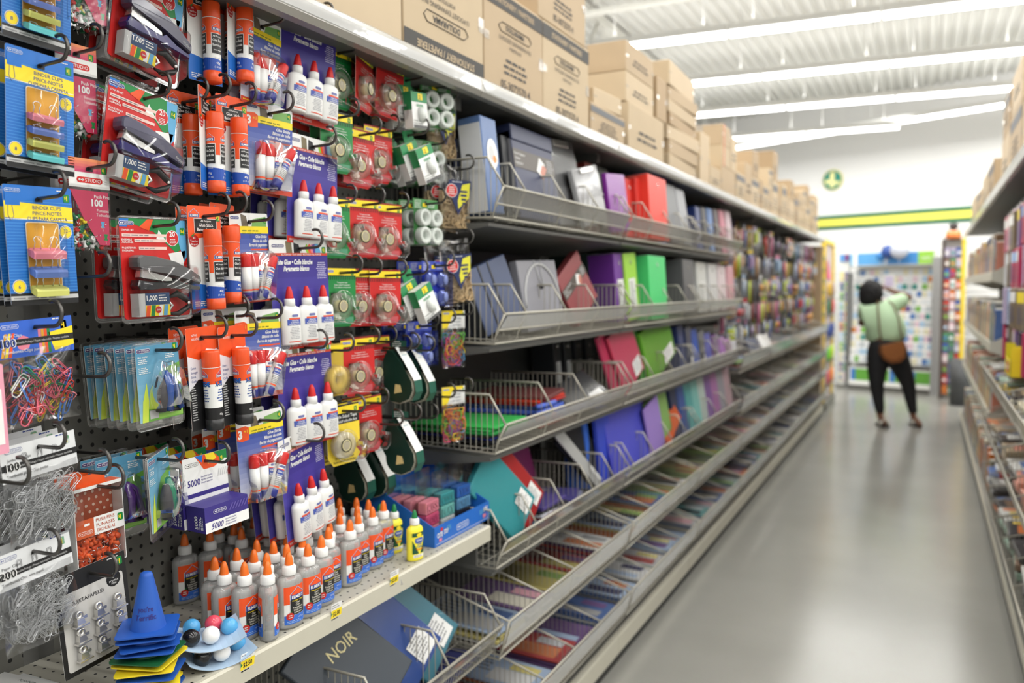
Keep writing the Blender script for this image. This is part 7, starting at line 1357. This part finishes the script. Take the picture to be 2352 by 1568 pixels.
face = head1+Vector((.02, .09, -.01))
def child(name, me): return _link(name, me.mesh(name) if isinstance(me, MB) else me, root)
child('face_features', MB().lathe([(0, .012), (.010, .0), (.012, -.02), (0, -.022)], SKIN, 10, T=Matrix.Translation(face+Vector((.015, .0, -.02)))).lathe([(0, .006), (.009, 0), (0, -.006)], WHITE, 10, T=Matrix.Translation(face+Vector((.035, -.005, .005)))).lathe([(0, .006), (.009, 0), (0, -.006)], WHITE, 10, T=Matrix.Translation(face+Vector((-.02, .0, .005)))).tube([tuple(face+Vector((-.015, 0, -.05))), tuple(face+Vector((.03, -.004, -.05)))], .005, M(120, 60, 56), 6))
up_ = Vector((0, 0, 1))
child('top', skin('top', [(waist-up_*.12, .235, .175), (waist+up_*.05, .235, .17), (chest, .225, .16), (neck-up_*.03, .1, .09), (lsh+Vector((-.02, 0, -.01)), .115, .10), (lsh.lerp(lelb, .75), .1, .09), (rsh+Vector((0, 0, -.02)), .11, .1), (rsh.lerp(relb, .45), .1, .09), (rsh.lerp(relb, .8), .085, .085)], [(0, 1), (1, 2), (2, 3), (2, 4), (4, 5), (2, 6), (6, 7), (7, 8)], SHIRT))
child('leggings', skin('leggings', [(pelvis+up_*.17, .2, .15), (pelvis, .24, .175), (lhip-up_*.06, .14, .145), (lk, .085, .085), (la.lerp(lk, .5), .064, .066), (la+up_*.03, .046, .046), (rhip-up_*.06, .14, .145), (rk_, .085, .085), (ra.lerp(rk_, .5), .064, .066), (ra+up_*.03, .046, .046)], [(0, 1), (1, 2), (2, 3), (3, 4), (4, 5), (1, 6), (6, 7), (7, 8), (8, 9)], LEG))
hb = bmesh.new(); bmesh.ops.create_icosphere(hb, subdivisions=4, radius=1); rd = random.Random(2)
from mathutils import noise
for v in hb.verts:
    n_ = v.co.normalized(); k = 1+.16*noise.noise(n_*6)+.08*noise.noise(n_*14); v.co = Vector((n_.x*(.125+.02*max(0, -n_.z))*k, n_.y*.12*k, n_.z*(.13 if n_.z > 0 else .175)*k))
for f in hb.faces: f.smooth = True
hm_ = bpy.data.meshes.new('hair'); hb.to_mesh(hm_); hb.free(); hm_.materials.append(HAIR); _link('hair', hm_, root, Matrix.Translation(pp(2000, 669, -.02)))
for nm, a, t_ in (('sandal', la, lt_), ('sandal', ra, rt_)):
    d = Vector((t_.x-a.x, t_.y-a.y, 0)).normalized(); c = Vector((a.x, a.y, 0))+d*.06; an = math.atan2(d.y, d.x)
    s_ = MB().prism([(-.12, -.035), (-.06, -.045), (.08, -.05), (.13, -.02), (.13, .02), (.08, .05), (-.06, .045), (-.12, .035)], .001, .02, M(60, 54, 52), T=Matrix.Translation(c) @ RZ(an)); s_.tube([(.05, -.05, .02), (.05, -.02, .065), (.05, .02, .065), (.05, .05, .02)], .014, M(214, 210, 200), 6, T=Matrix.Translation(c) @ RZ(an)).tube([(-.03, -.045, .02), (-.03, -.02, .075), (-.03, .02, .075), (-.03, .045, .02)], .01, M(214, 210, 200), 6, T=Matrix.Translation(c) @ RZ(an)); child(nm, s_)
# shoulder bag on its strap
bagc = pp(2050, 812, -.2); BR = M(130, 78, 40, .5); ang_ = math.atan2(_r0.y, _r0.x); bg = Proto('shoulder_bag', 'bag'); BT = Matrix.Translation(bagc) @ RZ(ang_) @ RX(math.pi/2) @ RZ(.12)
bg.part('body', MB().prism([(-.12, .1), (.12, .12), (.135, .02), (.12, -.06), (.06, -.1), (-.03, -.1), (-.1, -.05), (-.13, .02)], -.04, .03, BR)); bg.part('flap', MB().prism([(-.12, .1), (.12, .12), (.13, .04), (.09, -.04), (.0, -.07), (-.09, -.03), (-.125, .03)], .03, .037, M(146, 90, 48, .5)))
inv = BT.inverted(); loc = lambda px, py, dd: tuple(inv @ pp(px, py, dd))
bg.part('strap', MB().tube([loc(2026, 790, -.2), loc(2020, 760, -.22), loc(2017, 715, -.2), loc(2016, 690, -.1), loc(2026, 688, .0)], .009, M(110, 84, 56), 6).tube([loc(2074, 786, -.2), loc(2068, 760, -.21), loc(2064, 730, -.19), loc(2052, 700, -.13), loc(2040, 690, -.05)], .009, M(110, 84, 56), 6)); bg.put(BT, 'brown leather shoulder bag hanging at the shopper\'s hip')
single('greeting_card', MB().box((-.06, 0, -.002), (.06, .16, .002), WHITE).rect(-.05, .02, .05, .14, .0026, M(210, 200, 230)), 'white card held up in the shopper\'s hand', 'greeting card', None, Matrix.Translation(rwr+Vector((-.03, .05, .03))) @ RZ(ang_) @ RX(math.pi/2))
